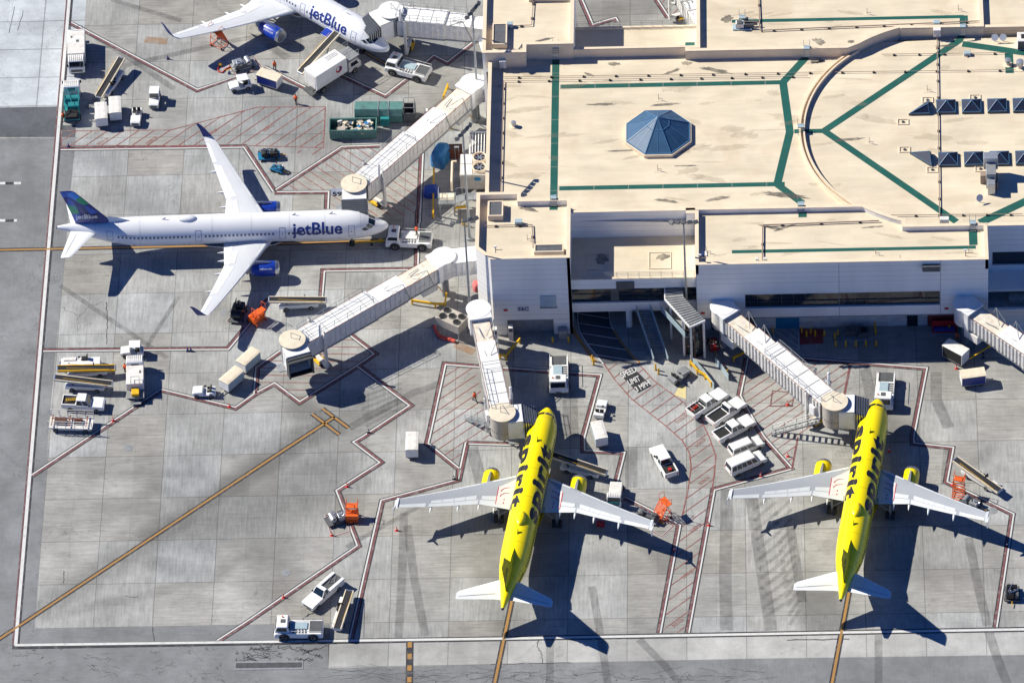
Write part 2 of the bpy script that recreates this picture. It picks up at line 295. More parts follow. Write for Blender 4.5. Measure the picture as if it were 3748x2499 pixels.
zone('dark_asphalt_patch',[Vector((-300,T('A0',0,770).y,0)),T('A0',440,765),T('A0',440,900),T('A0',545,900),T('A0',540,985),T('A0',0,985),Vector((-300,T('A0',0,985).y,0))],asphd,.008)
zone('pale_concrete',[Vector((-300,T('A0',0,769).y,0)),T('A0',438,764),T('A0',560,764),T('A0',578,560),T('A0',620,0),T('A0',660,-500),Vector((-300,T('A0',660,-500).y,0))],pale,.004)
zone('clean_concrete',TP('C1',527,1302,525,1469,1285,1452,'C2',0,1444,'C3',0,1409,1744,1385)+[Vector((75,T('C3',1744,1388).y,0)),Vector((75,T('C3',1744,1230).y,0))]+TP('C3',1744,1222,'C2',900,1262),palec,.004)
# tyre marks and ghost lines: thin translucent rubber films
def film(name,rgb,alpha):
    m=bpy.data.materials.new(name); m.use_nodes=True; n=m.node_tree; b=n.nodes['Principled BSDF']; b.inputs['Base Color'].default_value=(*rgb,1); b.inputs['Roughness'].default_value=.9
    tc=n.nodes.new('ShaderNodeTexCoord'); no=n.nodes.new('ShaderNodeTexNoise'); no.inputs['Scale'].default_value=.8; no.inputs['Detail'].default_value=6; n.links.new(tc.outputs['Object'],no.inputs['Vector']); mr=n.nodes.new('ShaderNodeMapRange'); mr.inputs[1].default_value=.25; mr.inputs[2].default_value=.7; mr.inputs[3].default_value=alpha*.3; mr.inputs[4].default_value=alpha; n.links.new(no.outputs[0],mr.inputs[0]); n.links.new(mr.outputs[0],b.inputs['Alpha']); return m
tyre=film('tyre_rubber_film',(.07,.07,.075),.3); crackm=film('crack_sealant',(.06,.06,.065),.9); rustf=film('rust_stain_film',(.4,.2,.08),.5)
tm=MB()
for tp,ww in [(('C1',1008,480,1000,800,975,1280),1.1),(('C1',1030,560,1075,900,1145,1265),1.1),(('C2',372,1290,370,1620),1.0),(('C3',815,1260,815,1620),1.0),(('C3',1520,1240,1570,1400,1640,1580),1.2),(('C3',1390,640,1440,900,1510,1200),1.2),(('C3',0,350,80,900,130,1230),1.6),(('C3',250,560,330,1050),1.2),(('C1',640,700,1300,330),.7),(('C2',1500,330,1490,900,1500,1230),1.6),(('A0',620,780,900,470,1700,290,1960,240),.9),(('A0',560,190,900,400,1250,640),.9),(('A0',800,0,1300,150),.8),(('A1',1440,700,1000,1050),.7),(('B0',430,480,1200,1000),.7),(('B2',560,1290,570,1568),2.0),(('B3',820,1080,870,1300),1.5),(('B3',1330,1100,1330,1300,1420,1500),1.5),(('C1',1440,60,1510,320),1.6),(('C2',890,60,890,320),1.6),(('C3',1240,300,1260,60),1.2),(('C2',640,950,700,1300,740,1568),1.0),(('C2',940,1290,1100,1450,1200,1568),1.0),(('B2',1500,1568,'B2',1480,1300),1.1),(('B1',740,1500,1200,1250,1400,1180),1.2),(('A1',300,420,150,320),1.2),(('B0',1280,560,1000,1000),.6)]:
    P=TP(*tp); tm.ribbon(P,ww,0,.0135)
# old hatching ghosts on the right stand
tm2=MB()
for k in range(12): tm2.ribbon(TP('C3',15+k*6,470+k*62,150+k*10,350+k*62),.55,0,.0145)
for k in range(13): tm2.ribbon(TP('C3',150+k*8,500+k*58,255+k*5,400+k*58),.5,0,.0145)
for k in range(6): tm2.ribbon(TP('B1',800+k*12,1290+k*40,1120,1180+k*34),.5,0,.0145)
struct(tm.out('tyre_marks',tyre)); struct(tm2.out('ghost_hatching',film('worn_line_film',(.1,.1,.1),.24)))
ck=MB(); rr=random.Random(5)
def crackline(pts,w,j=.25,n=7):
    P=[]
    for a,b in zip(pts,pts[1:]):
        for k in range(n): t=k/n; P.append((a.x+(b.x-a.x)*t+rr.uniform(-j,j),a.y+(b.y-a.y)*t+rr.uniform(-j,j)))
    P.append((pts[-1].x,pts[-1].y)); ck.ribbon(P,w,0,.0165)
for k in range(26):
    x,y=rr.uniform(1500,2050),rr.uniform(1350,1440); a=T('C0',x,y); b=T('C0',x+rr.uniform(-60,90),y+rr.uniform(-45,45)); crackline([a,b],.1,.3,5)
for k in range(16):
    x,y=rr.uniform(1560,2080),rr.uniform(1340,1420); a=T('C0',x,y); b=T('C0',x+rr.uniform(40,120),y+rr.uniform(-10,10)); crackline([a,b],.12,.25,5)
crackline(TP('C1',200,1330,380,1360,520,1335),.14,.35,8); crackline(TP('C2',300,1290,290,1330,320,1390,322,1440),.1,.1); crackline(TP('C0',975,1205,985,1300),.12,.12); crackline(TP('B0',545,820,575,690,640,620,740,600),.05,.3); crackline(TP('B0',560,690,440,640),.05,.3); crackline(TP('B0',765,600,768,760,765,900),.12,.08); crackline(TP('C0',407,850,407,930),.12,.08); crackline(TP('C1',370,1160,400,1130,440,1120),.15,.2); crackline(TP('C0',800,1015,880,1020),.09,.1); crackline(TP('A0',105,50,65,240),.1,.05); crackline(TP('A0',170,80,125,220),.1,.05); crackline(TP('C2',0,1445,500,1437),.12,.1); crackline(TP('C3',230,1292,630,1287),.2,.08)
for k in range(40):
    x,y=rr.uniform(60,1500),rr.uniform(1345,1560); a=T('C0',x,y); b=T('C0',x+rr.uniform(-90,90),y+rr.uniform(-20,20)); crackline([a,b],.05,.25,6)
for k in range(45):
    a=T('C1',rr.uniform(540,1740),rr.uniform(1480,1560)); b=a+Vector((rr.uniform(-5,5),rr.uniform(-1.2,1.2),0)); crackline([a,b],.05,.2,6)
    a=T('C2',rr.uniform(0,1740),rr.uniform(1500,1560)); b=a+Vector((rr.uniform(-5,5),rr.uniform(-1.2,1.2),0)); crackline([a,b],.05,.2,6)
struct(ck.out('pavement_cracks',crackm))
struct(MB().ribbon(TP('A0',1040,285,1200,300),1.3,0,.0135).ribbon(TP('B1',1500,900,1640,960),1.2,0,.0135).out('rust_stain',rustf))
# drain slot
dr=thing('drain_grate','long narrow dark drain slot with a pale concrete rim below the apron edge line','drain',loc=(0,0,0)); a=T('C0',1505,1457); b=T('C1',358,1452); dr.location=((a.x+b.x)/2,(a.y+b.y)/2,0); ln=(b.x-a.x)
an=math.atan2(b.y-a.y,b.x-a.x); dr.rotation_euler=(0,0,an)
MB().box(-ln/2-.15,-.75,0,ln/2+.15,-.45,.05).box(-ln/2-.15,.45,0,ln/2+.15,.75,.05).box(-ln/2-.15,-.45,0,-ln/2,.45,.05).box(ln/2,-.45,0,ln/2+.15,.45,.05).out('rim','steel',dr)
g=MB().box(-ln/2,-.45,.0,ln/2,.45,.02)
for k in range(60): g.box(-ln/2+ln*k/60,-.45,.02,-ln/2+ln*k/60+.06,.45,.04)
g.out('grate','dgrey',dr)
# ---------------------------------------------------------------- painted markings
def paint(name,rgb,wear=.3,under=(.36,.36,.35)):
    m=bpy.data.materials.new(name); m.use_nodes=True; n=m.node_tree; b=n.nodes['Principled BSDF']; b.inputs['Roughness'].default_value=.6
    tc=n.nodes.new('ShaderNodeTexCoord'); no=n.nodes.new('ShaderNodeTexNoise'); no.inputs['Scale'].default_value=1.1; no.inputs['Detail'].default_value=9; no.inputs['Roughness'].default_value=.75; n.links.new(tc.outputs['Object'],no.inputs['Vector'])
    mr=n.nodes.new('ShaderNodeMapRange'); mr.inputs[1].default_value=.5; mr.inputs[2].default_value=.72; mr.inputs[3].default_value=0; mr.inputs[4].default_value=wear; n.links.new(no.outputs[0],mr.inputs[0])
    x=n.nodes.new('ShaderNodeMix'); x.data_type='RGBA'; n.links.new(mr.outputs[0],x.inputs[0]); x.inputs[6].default_value=(*rgb,1); x.inputs[7].default_value=(*under,1); n.links.new(x.outputs[2],b.inputs['Base Color']); return m
pw=paint('white_marking_paint',(.6,.6,.59),.75,(.3,.3,.3)); pr=paint('maroon_marking_paint',(.17,.06,.06),.75); pr2=paint('red_hatch_paint',(.23,.07,.06),.85,(.4,.39,.37)); pk=paint('black_marking_paint',(.03,.03,.035),.4); py_=paint('yellow_marking_paint',(.36,.19,.05),.65,(.15,.13,.11)); pg=paint('pale_yellow_paint',(.62,.52,.25),.5)
WH,RD,BK,YL,HT=MB(),MB(),MB(),MB(),MB()
def env(tp,s=1,wi=.2):
    """safety line: white strip and maroon strip side by side between thin black edges"""
    P=TP(*tp) if isinstance(tp,tuple) else tp
    BK.ribbon(P,.84,0,.019); WH.ribbon(P,wi,s*.17,.024); RD.ribbon(P,.26,-s*.13,.024)
# apron edge
BK.ribbon([G(255,0),G(245,60),G(57,2360)][::2],.95,0,.020); WH.ribbon([G(258,-60),G(57,2360)],.44,0,.025); RD.ribbon([G(258,-60),G(57,2360)],.14,-.36,.025)
BK.ribbon([G(45,2366),G(1900,2335),G(3900,2299)],.86,0,.0205); WH.ribbon([G(54,2360),G(1900,2335),G(3900,2299)],.40,0,.0255)
env(('A0',508,168,1415,650,1880,490,'A1',60,500,140,488,440,640),1); env(('A1',640,520,1000,690,1155,570,1350,405,1445,455,1660,285),1)
env(('A0',435,1070,1755,1052,'A1',205,1375),-1); env(('A1',205,1375,690,1058,960,1048),1); env(('A1',205,1383,585,1380,580,1500),1); env(('A1',1262,1095,1240,1600),1)
env(('B0',310,945,1635,932,'B1',165,575),-1); env(('B1',540,560,555,372,1225,362,1235,-60),-1)
env(('C0',205,245,'B0',645,1568,1155,1230,1690,1360,1830,1260,'B1',205,1185,385,1320,800,1060),1)
env(('B1',735,820,930,970,805,1055,1185,1340,840,1568,'C1',695,30,865,160,585,340,720,692,0,1185,'C0',1390,1300),-1)
env(('B1',0,1310,205,1185),1) if 0 else None
env(('B0',1830,1255,1845,1070,'B1',250,952),1)
env(('B2',80,1075,-60,1062,'B1',1425,1040,1310,1568,'C1',1155,40,1360,205,1355,275),1); env(('C1',1410,35,1360,272,870,405,670,1285),-1); env(('C1',1410,36,1744,45),-1)
env(('B2',80,1075,775,1125,655,1568,'C2',585,88,840,100,785,320),1); env(('C2',850,385,1195,562,1068,1248),1); env(('C2',1250,1245,1415,332,'C3',255,198,80,0,'B3',0,1420,'B2',1775,1270,1830,1000),-1)
env(('B3',300,1000,1255,1075,1160,1568,'C3',1035,40,1285,68,1245,285,1670,490,1562,1210),1)
env(('A2',640,0,720,185,885,135,900,160),1); env(('A2',1180,0,1265,130),1)
RD.ribbon(TP('B3',715,1040,670,1265),.3,0,.026); RD.ribbon(TP('C3',300,0,262,205),.25,0,.026)
# red pads around parked equipment
def pad(tp,w=.18,close=True): P=TP(*tp); WH.ribbon(P,w*1.6,0,.0245,close); RD.ribbon(P,w,.0,.0285,close)
pad(('A0',1640,460,1820,410,1880,490,1690,545)); pad(('C1',510,500,650,470,665,600,550,635)); pad(('C2',960,560,1085,635,1160,565,1060,510)); pad(('B0',1630,735,1740,610,1810,650,1750,770)); RD.ribbon(TP('B3',155,1235,310,1250,295,1345,140,1345),.16,0,.0285,True)
# yellow lead-in lines
def ylw(tp,w=.3): P=TP(*tp) if isinstance(tp,tuple) else tp; BK.ribbon(P,w+.42,0,.0215); YL.ribbon(P,w,0,.0275)
ylw([G(-120,2415),G(1000,1672),T('B1',640,1420)],.3); ylw(('B1',475,1400,668,1548),.3); ylw(('B1',548,1362,735,1500),.3); ylw([T('B0',-100,228),T('B0',1570,195),T('B1',1045,155)],.3); ylw(('C1',1700,1030,1575,1630),.34); ylw(('C3',632,960,505,1640),.34); ylw(('A1',850,375,1045,485),.25); ylw(('A1',420,155,520,150),.2) if 0 else None
for k,(a,b) in enumerate([(-5,20),(32,62),(78,120),(165,225),(240,300)]): pass
BK.ribbon(TP('C1',1047,1303,1042,1620),.95,0,.0215)
for k in range(5): YL.ribbon(TP('C1',1046-k,1306+k*74,1046-k,1340+k*74),.55,0,.0275)
for t,y in (('A0',1316),('B0',15)):
    BK.ribbon(TP(t,38,y,100,y),.5,0,.0215); WH.ribbon(TP(t,-20,y,38,y),.5,0,.0275); WH.ribbon(TP(t,100,y,150 if t=='A0' else 122,y),.5,0,.0275)
# hatching clipped to polygons
def hatch(tp,dt,dx,dy,sp,w=.13,border=True,mb=None,z=.0175,phase=0):
    P=[Vector((p.x,p.y)) for p in (TP(*tp) if isinstance(tp,tuple) else tp)]; a=T(dt[0],dt[1],dt[2]); b=T(dt[0],dt[1]+dx,dt[2]+dy); d=Vector((b.x-a.x,b.y-a.y)).normalized(); n=Vector((-d.y,d.x)); mb=mb or HT
    s=[p.dot(n) for p in P]; k=math.ceil((min(s)-phase)/sp)*sp+phase
    while k<max(s):
        hits=[]
        for i in range(len(P)):
            p,q=P[i],P[(i+1)%len(P)]; sa,sb=p.dot(n)-k,q.dot(n)-k
            if sa*sb<0: r=p+(q-p)*(sa/(sa-sb)); hits.append(r.dot(d))
        hits.sort()
        for h0,h1 in zip(hits[::2],hits[1::2]):
            if h1-h0>.3: mb.ribbon([d*h0+n*k,d*h1+n*k],w,0,z)
        k+=sp
    if border: mb.ribbon([(p.x,p.y,0) for p in P],w,0,z+.003,True)
hatch(('A0',440,940,1220,935,1850,770,'A1',570,768,555,1060,'A0',1755,1046,440,1046),('A0',600,1000),155,-105,1.55)
hatch(('A1',235,1378,690,1065,960,1055,1255,1085,1235,1550,600,1550,590,1378),('A1',500,1200),160,105,1.25,border=False)
hatch(('A1',330,1085,560,1066,700,1060,430,1120),('A1',500,1200),160,-105,1.7,border=False)
hatch(('B1',250,955,700,850,735,825,925,970,795,1058,385,1315,205,1180,50,1270,75,1080),('B1',100,1100),200,2,1.35,border=False)
hatch(('B1',1430,1050,1650,1060,1750,1560,'C1',1450,40,1405,40,1360,200,1160,38,'B1',1320,1568),('B1',1370,1340),270,-180,1.35,border=False)
hatch(('B3',330,1012,712,1045,668,1265,640,1420,'C3',300,0,258,195,85,0,'B3',0,1415,'B2',1790,1265,1835,1010),('B3',0,1210),130,-88,1.3,border=False)
hatch(('A2',1190,0,1275,130,1450,160,1450,0),('A2',1280,100),100,-110,1.3,border=False)
lane_l=TP('B2',805,1042,890,1165,1000,1290,1100,1370,1260,1495,'C2',1215,20,1262,100,1272,190,1250,350,1215,500,1190,620,1160,760,1072,1245); lane_r=TP('B2',1052,1040,1165,1165,1380,1320,1500,1440,1560,1568,'C2',1430,120,1420,240,1395,400,1365,560,1290,900,1232,1245)
hatch(lane_l+lane_r[::-1],('C2',1280,900),100,-72,1.62,border=False); HT.ribbon(lane_l[:-3],.16,0,.0205); HT.ribbon(lane_r[:-3],.16,0,.0205)
tun_l=TP('B2',612,560,617,740,632,820,700,920,800,1042); tun_r=TP('B2',830,560,845,700,855,765,905,850,975,950,1050,1036)
hatch(tun_l+tun_r[::-1],('B2',640,840),240,38,1.75,w=.12,border=False,mb=WH,z=.0245); WH.ribbon(tun_l,.14,0,.0265); WH.ribbon(tun_r,.14,0,.0265)
YL.ribbon(TP('B2',560,740,600,830,650,900,745,1030),.5,0,.0275); YL.ribbon(TP('B2',870,800,925,880,1000,980,1065,1040),.3,0,.0275)
sb=MB().sheet(TP('B2',908,1108,1010,1064,1146,1200,1050,1250),.0225); struct(sb.out('speed_limit_panel',paint('black_panel_paint',(.018,.018,.022),.15)))
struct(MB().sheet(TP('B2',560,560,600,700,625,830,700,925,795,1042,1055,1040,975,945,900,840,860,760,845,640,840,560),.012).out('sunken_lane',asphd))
for mb,n_,m_ in ((WH,'white_marking',pw),(RD,'maroon_marking',pr),(BK,'black_marking',pk),(YL,'yellow_marking',py_),(HT,'red_hatching',pr2)): struct(mb.out(n_,m_))
struct(MB().sheet(TP('B2',1310,1265,1350,1190,1393,1200,1393,1295),.0175).out('faded_yellow_marking',pg))
struct(MB().sheet(TP('B3',350,790,520,790,520,895,350,905),.0175).out('red_painted_bay',paint('dark_red_paint',(.25,.03,.03),.3)))
hatch(('B3',165,795,345,795,345,940,165,900),('B3',200,850),90,60,.9,mb=MB(),border=False)
h2=MB(); hatch(('B3',165,795,345,795,345,940,165,900),('B3',200,850),90,60,.9,w=.1,mb=h2,border=True,z=.0245); struct(h2.out('white_bay_hatching',pw))
# lettering on the ground
def gtext(body,t,x,y,x2,y2,h,m_,name):
    """baseline from (x,y) to (x2,y2)"""
    a=T(t,x,y,.029); b=T(t,x2,y2,.029); xd=b-a; yd=Vector((-xd.y,xd.x,0)); o=text_obj(name,body,1,m_,None,a,xd,yd,ext=0,bold=.012,fit=(xd.length,h)); struct(o); return o
def gtextq(body,P0,P1,P2,m_,name,bold=.02):
    xd=P1-P0; yd=P2-P0; me=text_mesh(body,1,0,bold); X_=[v.co.x for v in me.vertices]; Y_=[v.co.y for v in me.vertices]; x0,x1,y0,y1=min(X_),max(X_),min(Y_),max(Y_)
    for v in me.vertices: v.co=P0+xd*((v.co.x-x0)/(x1-x0))+yd*((v.co.y-y0)/(y1-y0))
    me.materials.clear(); me.materials.append(m_); o=bpy.data.objects.new(name,me); COL.objects.link(o); struct(o)
q=lambda x,y:T('B2',x,y,.0275)
gtextq('SPEED',q(938,1146),q(1046,1094),q(914,1108),pw,'speed_limit_lettering'); gtextq('LIMIT',q(988,1196),q(1070,1160),q(968,1160),pw,'speed_limit_lettering'); gtextq('3 MPH',q(1042,1244),q(1140,1188),q(1020,1210),pw,'speed_limit_lettering')
for t,x,y,x2,y2 in [('A0',762,985,690,1030),('A0',1112,975,1040,1025),('A0',1547,920,1470,968),('A0',1944,888,1880,935),('B2',1392,1400,1310,1455),('C2',1350,2,1290,52),('C2',1375,245,1315,292),('C2',1318,545,1255,597),('C2',1270,838,1205,890),('C2',1210,1150,1145,1198)]:
    gtext('NO PARKING',t,x,y,x2,y2,.55,pr2,'no_parking_lettering')
# ================================================================ TERMINAL
def wallmat(name,rgb,sp=.92):
    m=bpy.data.materials.new(name); m.use_nodes=True; n=m.node_tree; L=n.links.new; N=n.nodes.new; b=n.nodes['Principled BSDF']; b.inputs['Roughness'].default_value=.75
    tc=N('ShaderNodeTexCoord'); s=N('ShaderNodeSeparateXYZ'); L(tc.outputs['Object'],s.inputs[0])
    def mm(op,a,bb=None):
        x=N('ShaderNodeMath'); x.operation=op
        for i,v in enumerate((a,bb)):
            if v is None: continue
            if isinstance(v,(int,float)): x.inputs[i].default_value=v
            else: L(v,x.inputs[i])
        return x.outputs[0]
    z=mm('DIVIDE',s.outputs[2],sp); fr=mm('FRACT',z); ln=mm('LESS_THAN',fr,.07); row=mm('FLOOR',z); keep=mm('GREATER_THAN',mm('FRACT',mm('MULTIPLY',row,.4)),.1); ln=mm('MULTIPLY',ln,keep)
    no=N('ShaderNodeTexNoise'); no.inputs['Scale'].default_value=.35; no.inputs['Detail'].default_value=7; mp=N('ShaderNodeMapping'); mp.inputs[3].default_value=(1,1,.25); L(tc.outputs['Object'],mp.inputs[0]); L(mp.outputs[0],no.inputs['Vector'])
    f=mm('MULTIPLY',mm('SUBTRACT',1.0,mm('MULTIPLY',ln,.3)),mm('ADD',mm('MULTIPLY',no.outputs[0],.3),.85))
    v=N('ShaderNodeVectorMath'); v.operation='SCALE'; v.inputs[0].default_value=rgb; L(f,v.inputs[3]); L(v.outputs[0],b.inputs['Base Color']); return m
def roofmat(name,rgb,dark):
    m=bpy.data.materials.new(name); m.use_nodes=True; n=m.node_tree; L=n.links.new; N=n.nodes.new; b=n.nodes['Principled BSDF']; b.inputs['Roughness'].default_value=.8; b.inputs['Specular IOR Level'].default_value=.25
    tc=N('ShaderNodeTexCoord')
    def noise(scl,scale,det,loc=(0,0,0),dist=0):
        mp=N('ShaderNodeMapping'); mp.inputs[3].default_value=scl; mp.inputs[1].default_value=loc; L(tc.outputs['Object'],mp.inputs[0]); x=N('ShaderNodeTexNoise'); x.inputs['Scale'].default_value=scale; x.inputs['Detail'].default_value=det; x.inputs['Distortion'].default_value=dist; L(mp.outputs[0],x.inputs['Vector']); return x.outputs[0]
    a=noise((1,1,1),.18,6); c=noise((.35,1.4,1),.7,7,(5,2,0)); d=noise((1,1,1),.12,5,(31,7,0),1.2)
    def mr(s,a0,a1,b0,b1):
        x=N('ShaderNodeMapRange'); x.inputs[1].default_value=a0; x.inputs[2].default_value=a1; x.inputs[3].default_value=b0; x.inputs[4].default_value=b1; L(s,x.inputs[0]); return x.outputs[0]
    def mul(p,q):
        x=N('ShaderNodeMath'); x.operation='MULTIPLY'; L(p,x.inputs[0]); L(q,x.inputs[1]); return x.outputs[0]
    br=N('ShaderNodeTexBrick'); br.inputs['Scale'].default_value=1; br.inputs['Brick Width'].default_value=9; br.inputs['Row Height'].default_value=1.15; br.inputs['Mortar Size'].default_value=.03; br.inputs['Color1'].default_value=(1,1,1,1); br.inputs['Color2'].default_value=(.925,.925,.915,1); br.inputs['Mortar'].default_value=(.93,.92,.9,1); L(tc.outputs['Object'],br.inputs['Vector'])
    f=mul(mr(a,.3,.7,.88,1.05),mr(c,.3,.75,.9,1.05))
    v=N('ShaderNodeVectorMath'); v.operation='SCALE'; v.inputs[0].default_value=rgb; L(f,v.inputs[3])
    mx=N('ShaderNodeMix'); mx.data_type='RGBA'; mx.blend_type='MULTIPLY'; mx.inputs[0].default_value=1; L(v.outputs[0],mx.inputs[6]); L(br.outputs[0],mx.inputs[7])
    m2=N('ShaderNodeMix'); m2.data_type='RGBA'; L(mr(d,.54,.75,0,.42),m2.inputs[0]); L(mx.outputs[2],m2.inputs[6]); m2.inputs[7].default_value=(*dark,1); L(m2.outputs[2],b.inputs['Base Color']); return m
WALL=wallmat('precast_wall_panels',(.80,.775,.73)); WALLC=wallmat('cream_wall_panels',(.60,.50,.38),1.6)
ROOF=roofmat('cream_roof_membrane',(.70,.61,.465),(.5,.38,.25))
TB=thing('terminal_building','large flat roofed airport terminal with cream roofs, green walkway strips and skylights','terminal',(30,26,0))
def tb(mb,name,mt,**k):
    o=mb.out(name,mt,TB,**k); o.location=(-30,-26,0) if not k.get('loc') else o.location; return o
def thick(mb,pts,t,z0,z1,off=0,close=False):
    """wall of thickness t, inner side to the left of the line direction"""
    P=[Vector((p[0],p[1])) for p in pts]; n=len(P); A=[];B=[]
    for i in range(n):
        d0=(P[i]-P[i-1]).normalized() if i>0 or close else None; d1=(P[(i+1)%n]-P[i]).normalized() if i<n-1 or close else None
        d0=d0 or d1; d1=d1 or d0; nn=Vector((-(d0+d1).y,(d0+d1).x)); nn.normalize(); k=1/max(.35,nn.dot(Vector((-d0.y,d0.x))))
        A.append(P[i]+nn*k*off); B.append(P[i]+nn*k*(off+t))
    for i in range(n if close else n-1):
        j=(i+1)%n
        mb.add([(*A[i],z0),(*A[j],z0),(*B[j],z0),(*B[i],z0),(*A[i],z1),(*A[j],z1),(*B[j],z1),(*B[i],z1)],[(0,3,2,1),(4,5,6,7),(0,1,5,4),(2,3,7,6)]+([(1,2,6,5)] if (i==n-2 and not close) else [])+([(3,0,4,7)] if (i==0 and not close) else []))
    return mb
def block(poly,zr,zp,z0=0,walls=None,roofm=ROOF,t=.4,copw=.52,label=None,wm=None):
    """poly counter-clockwise; walls all round with cream coping and a roof sheet"""
    r=MB().sheet([(p[0],p[1],zr) for p in poly]); ro=tb(r,'roof',roofm)
    w_=MB(); thick(w_,poly,t,z0,zp,0,True); tb(w_,'wall',wm or WALL)
    c=MB(); thick(c,poly,copw,zp,zp+.07,-.05,True); tb(c,'parapet_coping','parap'); return ro
CXY=(59,26.3); RA=19.8
def arc(a0,a1,n,r=RA): return [(CXY[0]+r*math.cos(R(a0+(a1-a0)*k/n)),CXY[1]+r*math.sin(R(a0+(a1-a0)*k/n))) for k in range(n+1)]
# main roof and its west wall
tb(MB().sheet([(-3,12,12.2),(8.2,10.2,12.2),(90,6.4,12.2),(90,45.2,12.2),(8.2,42.4,12.2),(-3,42,12.2)]),'roof',ROOF)
wl=MB(); thick(wl,[(-3.2,40.3),(-3.2,13.9)],.4,0,13.5); tb(wl,'wall',WALL); cp=MB(); thick(cp,[(-3.2,40.5),(-3.2,13.9)],.5,13.5,13.57,-.05); tb(cp,'parapet_coping','parap')
# corner blocks
SWP=[(-4.3,3.4),(-2.3,1.25),(8.15,1.25),(8.15,12.5),(1.5,12.5),(1.5,13.9),(-4.3,13.9)]
r=MB().sheet([(p[0],p[1],13.3) for p in SWP]); tb(r,'roof',ROOF)
w_=MB(); thick(w_,[(8.15,1.25),(8.15,12.5),(1.5,12.5),(1.5,13.9),(-4.3,13.9),(-4.3,3.4),(-2.3,1.25)],.4,0,14.1); tb(w_,'wall',WALL)
w_=MB(); w_.box(-2.3,1.25,2.75,8.15,1.65,14.1).box(-2.3,1.25,0,-.55,1.65,2.75).box(5.6,1.25,0,8.15,1.65,2.75); tb(w_,'wall',WALL)
c=MB(); thick(c,SWP,.5,14.1,14.17,-.05,True); tb(c,'parapet_coping','parap')
tb(MB().box(-.55,1.9,0,5.6,2.0,2.75),'loading_door','mgrey'); lv=MB().box(4.0,1.14,5.1,6.1,1.25,7.2); tb(lv,'louvre_panel','glassb'); lf=MB().box(3.9,1.1,4.98,6.2,1.25,5.1); tb(lf,'louvre_sill','dgrey')
block([(-4,40.3),(1.9,40.3),(1.9,41.8),(8.3,41.8),(8.3,58),(-4,58)],14.3,15.0,11.5)
w_=MB().box(-4,40.3,0,-3.6,58,11.5).box(-4,57.6,0,8.3,58,11.5).box(7.9,42.4,0,8.3,57.6,11.5); tb(w_,'wall',WALL)
# SE block (over the baggage bays) and NE block
sa=arc(232.6,250.5,6); SEP=[(24.7,-.2),(63.15,-.2),(63.15,6.6),(52.4,6.6)]+sa[::-1]+[(45.6,10.6),(23.5,10.6),(23.5,9.6),(24.7,9.6)]
tb(MB().sheet([(p[0],p[1],13.0) for p in SEP]),'roof',ROOF)
w_=MB(); thick(w_,SEP[1:]+SEP[:1],.4,12.0,13.75); tb(w_,'wall',WALL); c=MB(); thick(c,SEP,.5,13.75,13.82,-.05,True); tb(c,'parapet_coping','parap')
w_=MB().box(24.7,-.2,8.1,63.15,.2,13.75).box(24.7,-.2,3.7,63.15,.2,5.5).box(24.7,-.2,5.5,31.1,.2,8.1).box(56.8,-.2,5.5,63.15,.2,8.1).box(62.75,.2,0,63.15,6.6,12.0).box(24.7,.2,3.7,25.1,9.6,12.0).box(24.7,.2,3.7,63.1,1.5,3.9); tb(w_,'wall',WALL)
gl=MB().box(31.1,.12,5.5,56.8,.18,8.1); wn_=tb(gl,'window','glass'); mu=MB()
for k in range(17): mu.box(31.1+k*1.6,.0,5.5,31.16+k*1.6,.11,8.1)
mu.box(31.1,.0,6.5,56.8,.1,6.56); tb(mu,'window_frame','dgrey')
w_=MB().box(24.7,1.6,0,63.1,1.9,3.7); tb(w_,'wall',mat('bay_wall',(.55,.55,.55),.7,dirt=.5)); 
j=MB().box(24.69,-.225,3.7,24.75,-.2,13.7).box(43.5,-.212,3.7,43.56,-.199,13.7).box(56.85,-.212,3.7,56.91,-.199,13.7).box(24.7,-.24,3.7,63.1,-.2,3.85); tb(j,'wall_joint','mgrey')
d_=MB().box(35.1,1.52,0,38.2,1.6,3.2); dd=tb(d_,'bay_door','blu2'); tb(MB().box(30.5,1.5,0,32.3,1.6,2.6),'bay_door','dgrey'); tb(MB().box(52.5,1.5,0,53.9,1.6,2.9),'bay_door','glass'); tb(MB().box(55.2,1.45,0,59.3,1.6,3.4),'bay_door',mat('dark_red_door',(.2,.03,.03),.6)); tb(MB().box(60.2,1.45,0,62.2,1.6,3.3),'bay_door','dgrey'); tb(MB().box(26.5,1.5,0,28.5,1.6,2.4),'bay_door','dgrey')
na=arc(109,127.5,6); NEP=[(23.5,41.2),(45.4,41.2)]+na[::-1]+[(52.7,44.9),(63.9,44.9),(63.9,60),(25.0,60),(25.0,42.2),(23.5,42.2)]
block(NEP,13.0,13.75,11.5); 
tb(MB().box(63.9,44.9,11.5,90,45.3,13.6),'wall',WALLC); tb(MB().sheet([(63.9,45.3,13.0),(90,45.3,13.0),(90,60,13.0),(63.9,60,13.0)]),'roof',ROOF); tb(MB().box(63.95,44.85,13.6,90,45.35,13.67),'parapet_coping','parap')
w_=MB().box(25.0,42.2,0,25.4,60,11.5).box(25.4,59.6,0,63.9,60,11.5); tb(w_,'wall',WALL)
# cream faces of the low walls that look south over the main roof
for x0,x1,y,z1 in ((-3.6,1.9,40.27,14.95),(1.9,8.3,41.77,14.95),(23.45,45.4,41.17,13.7)): tb(MB().box(x0,y-.03,12.2,x1,y+.02,z1),'parapet_facing','parap')
fa=MB(); thick(fa,[(45.4,41.17)]+na[::-1]+[(52.7,44.87),(63.9,44.87)],.05,12.2,13.7,-.06); tb(fa,'parapet_facing','parap')
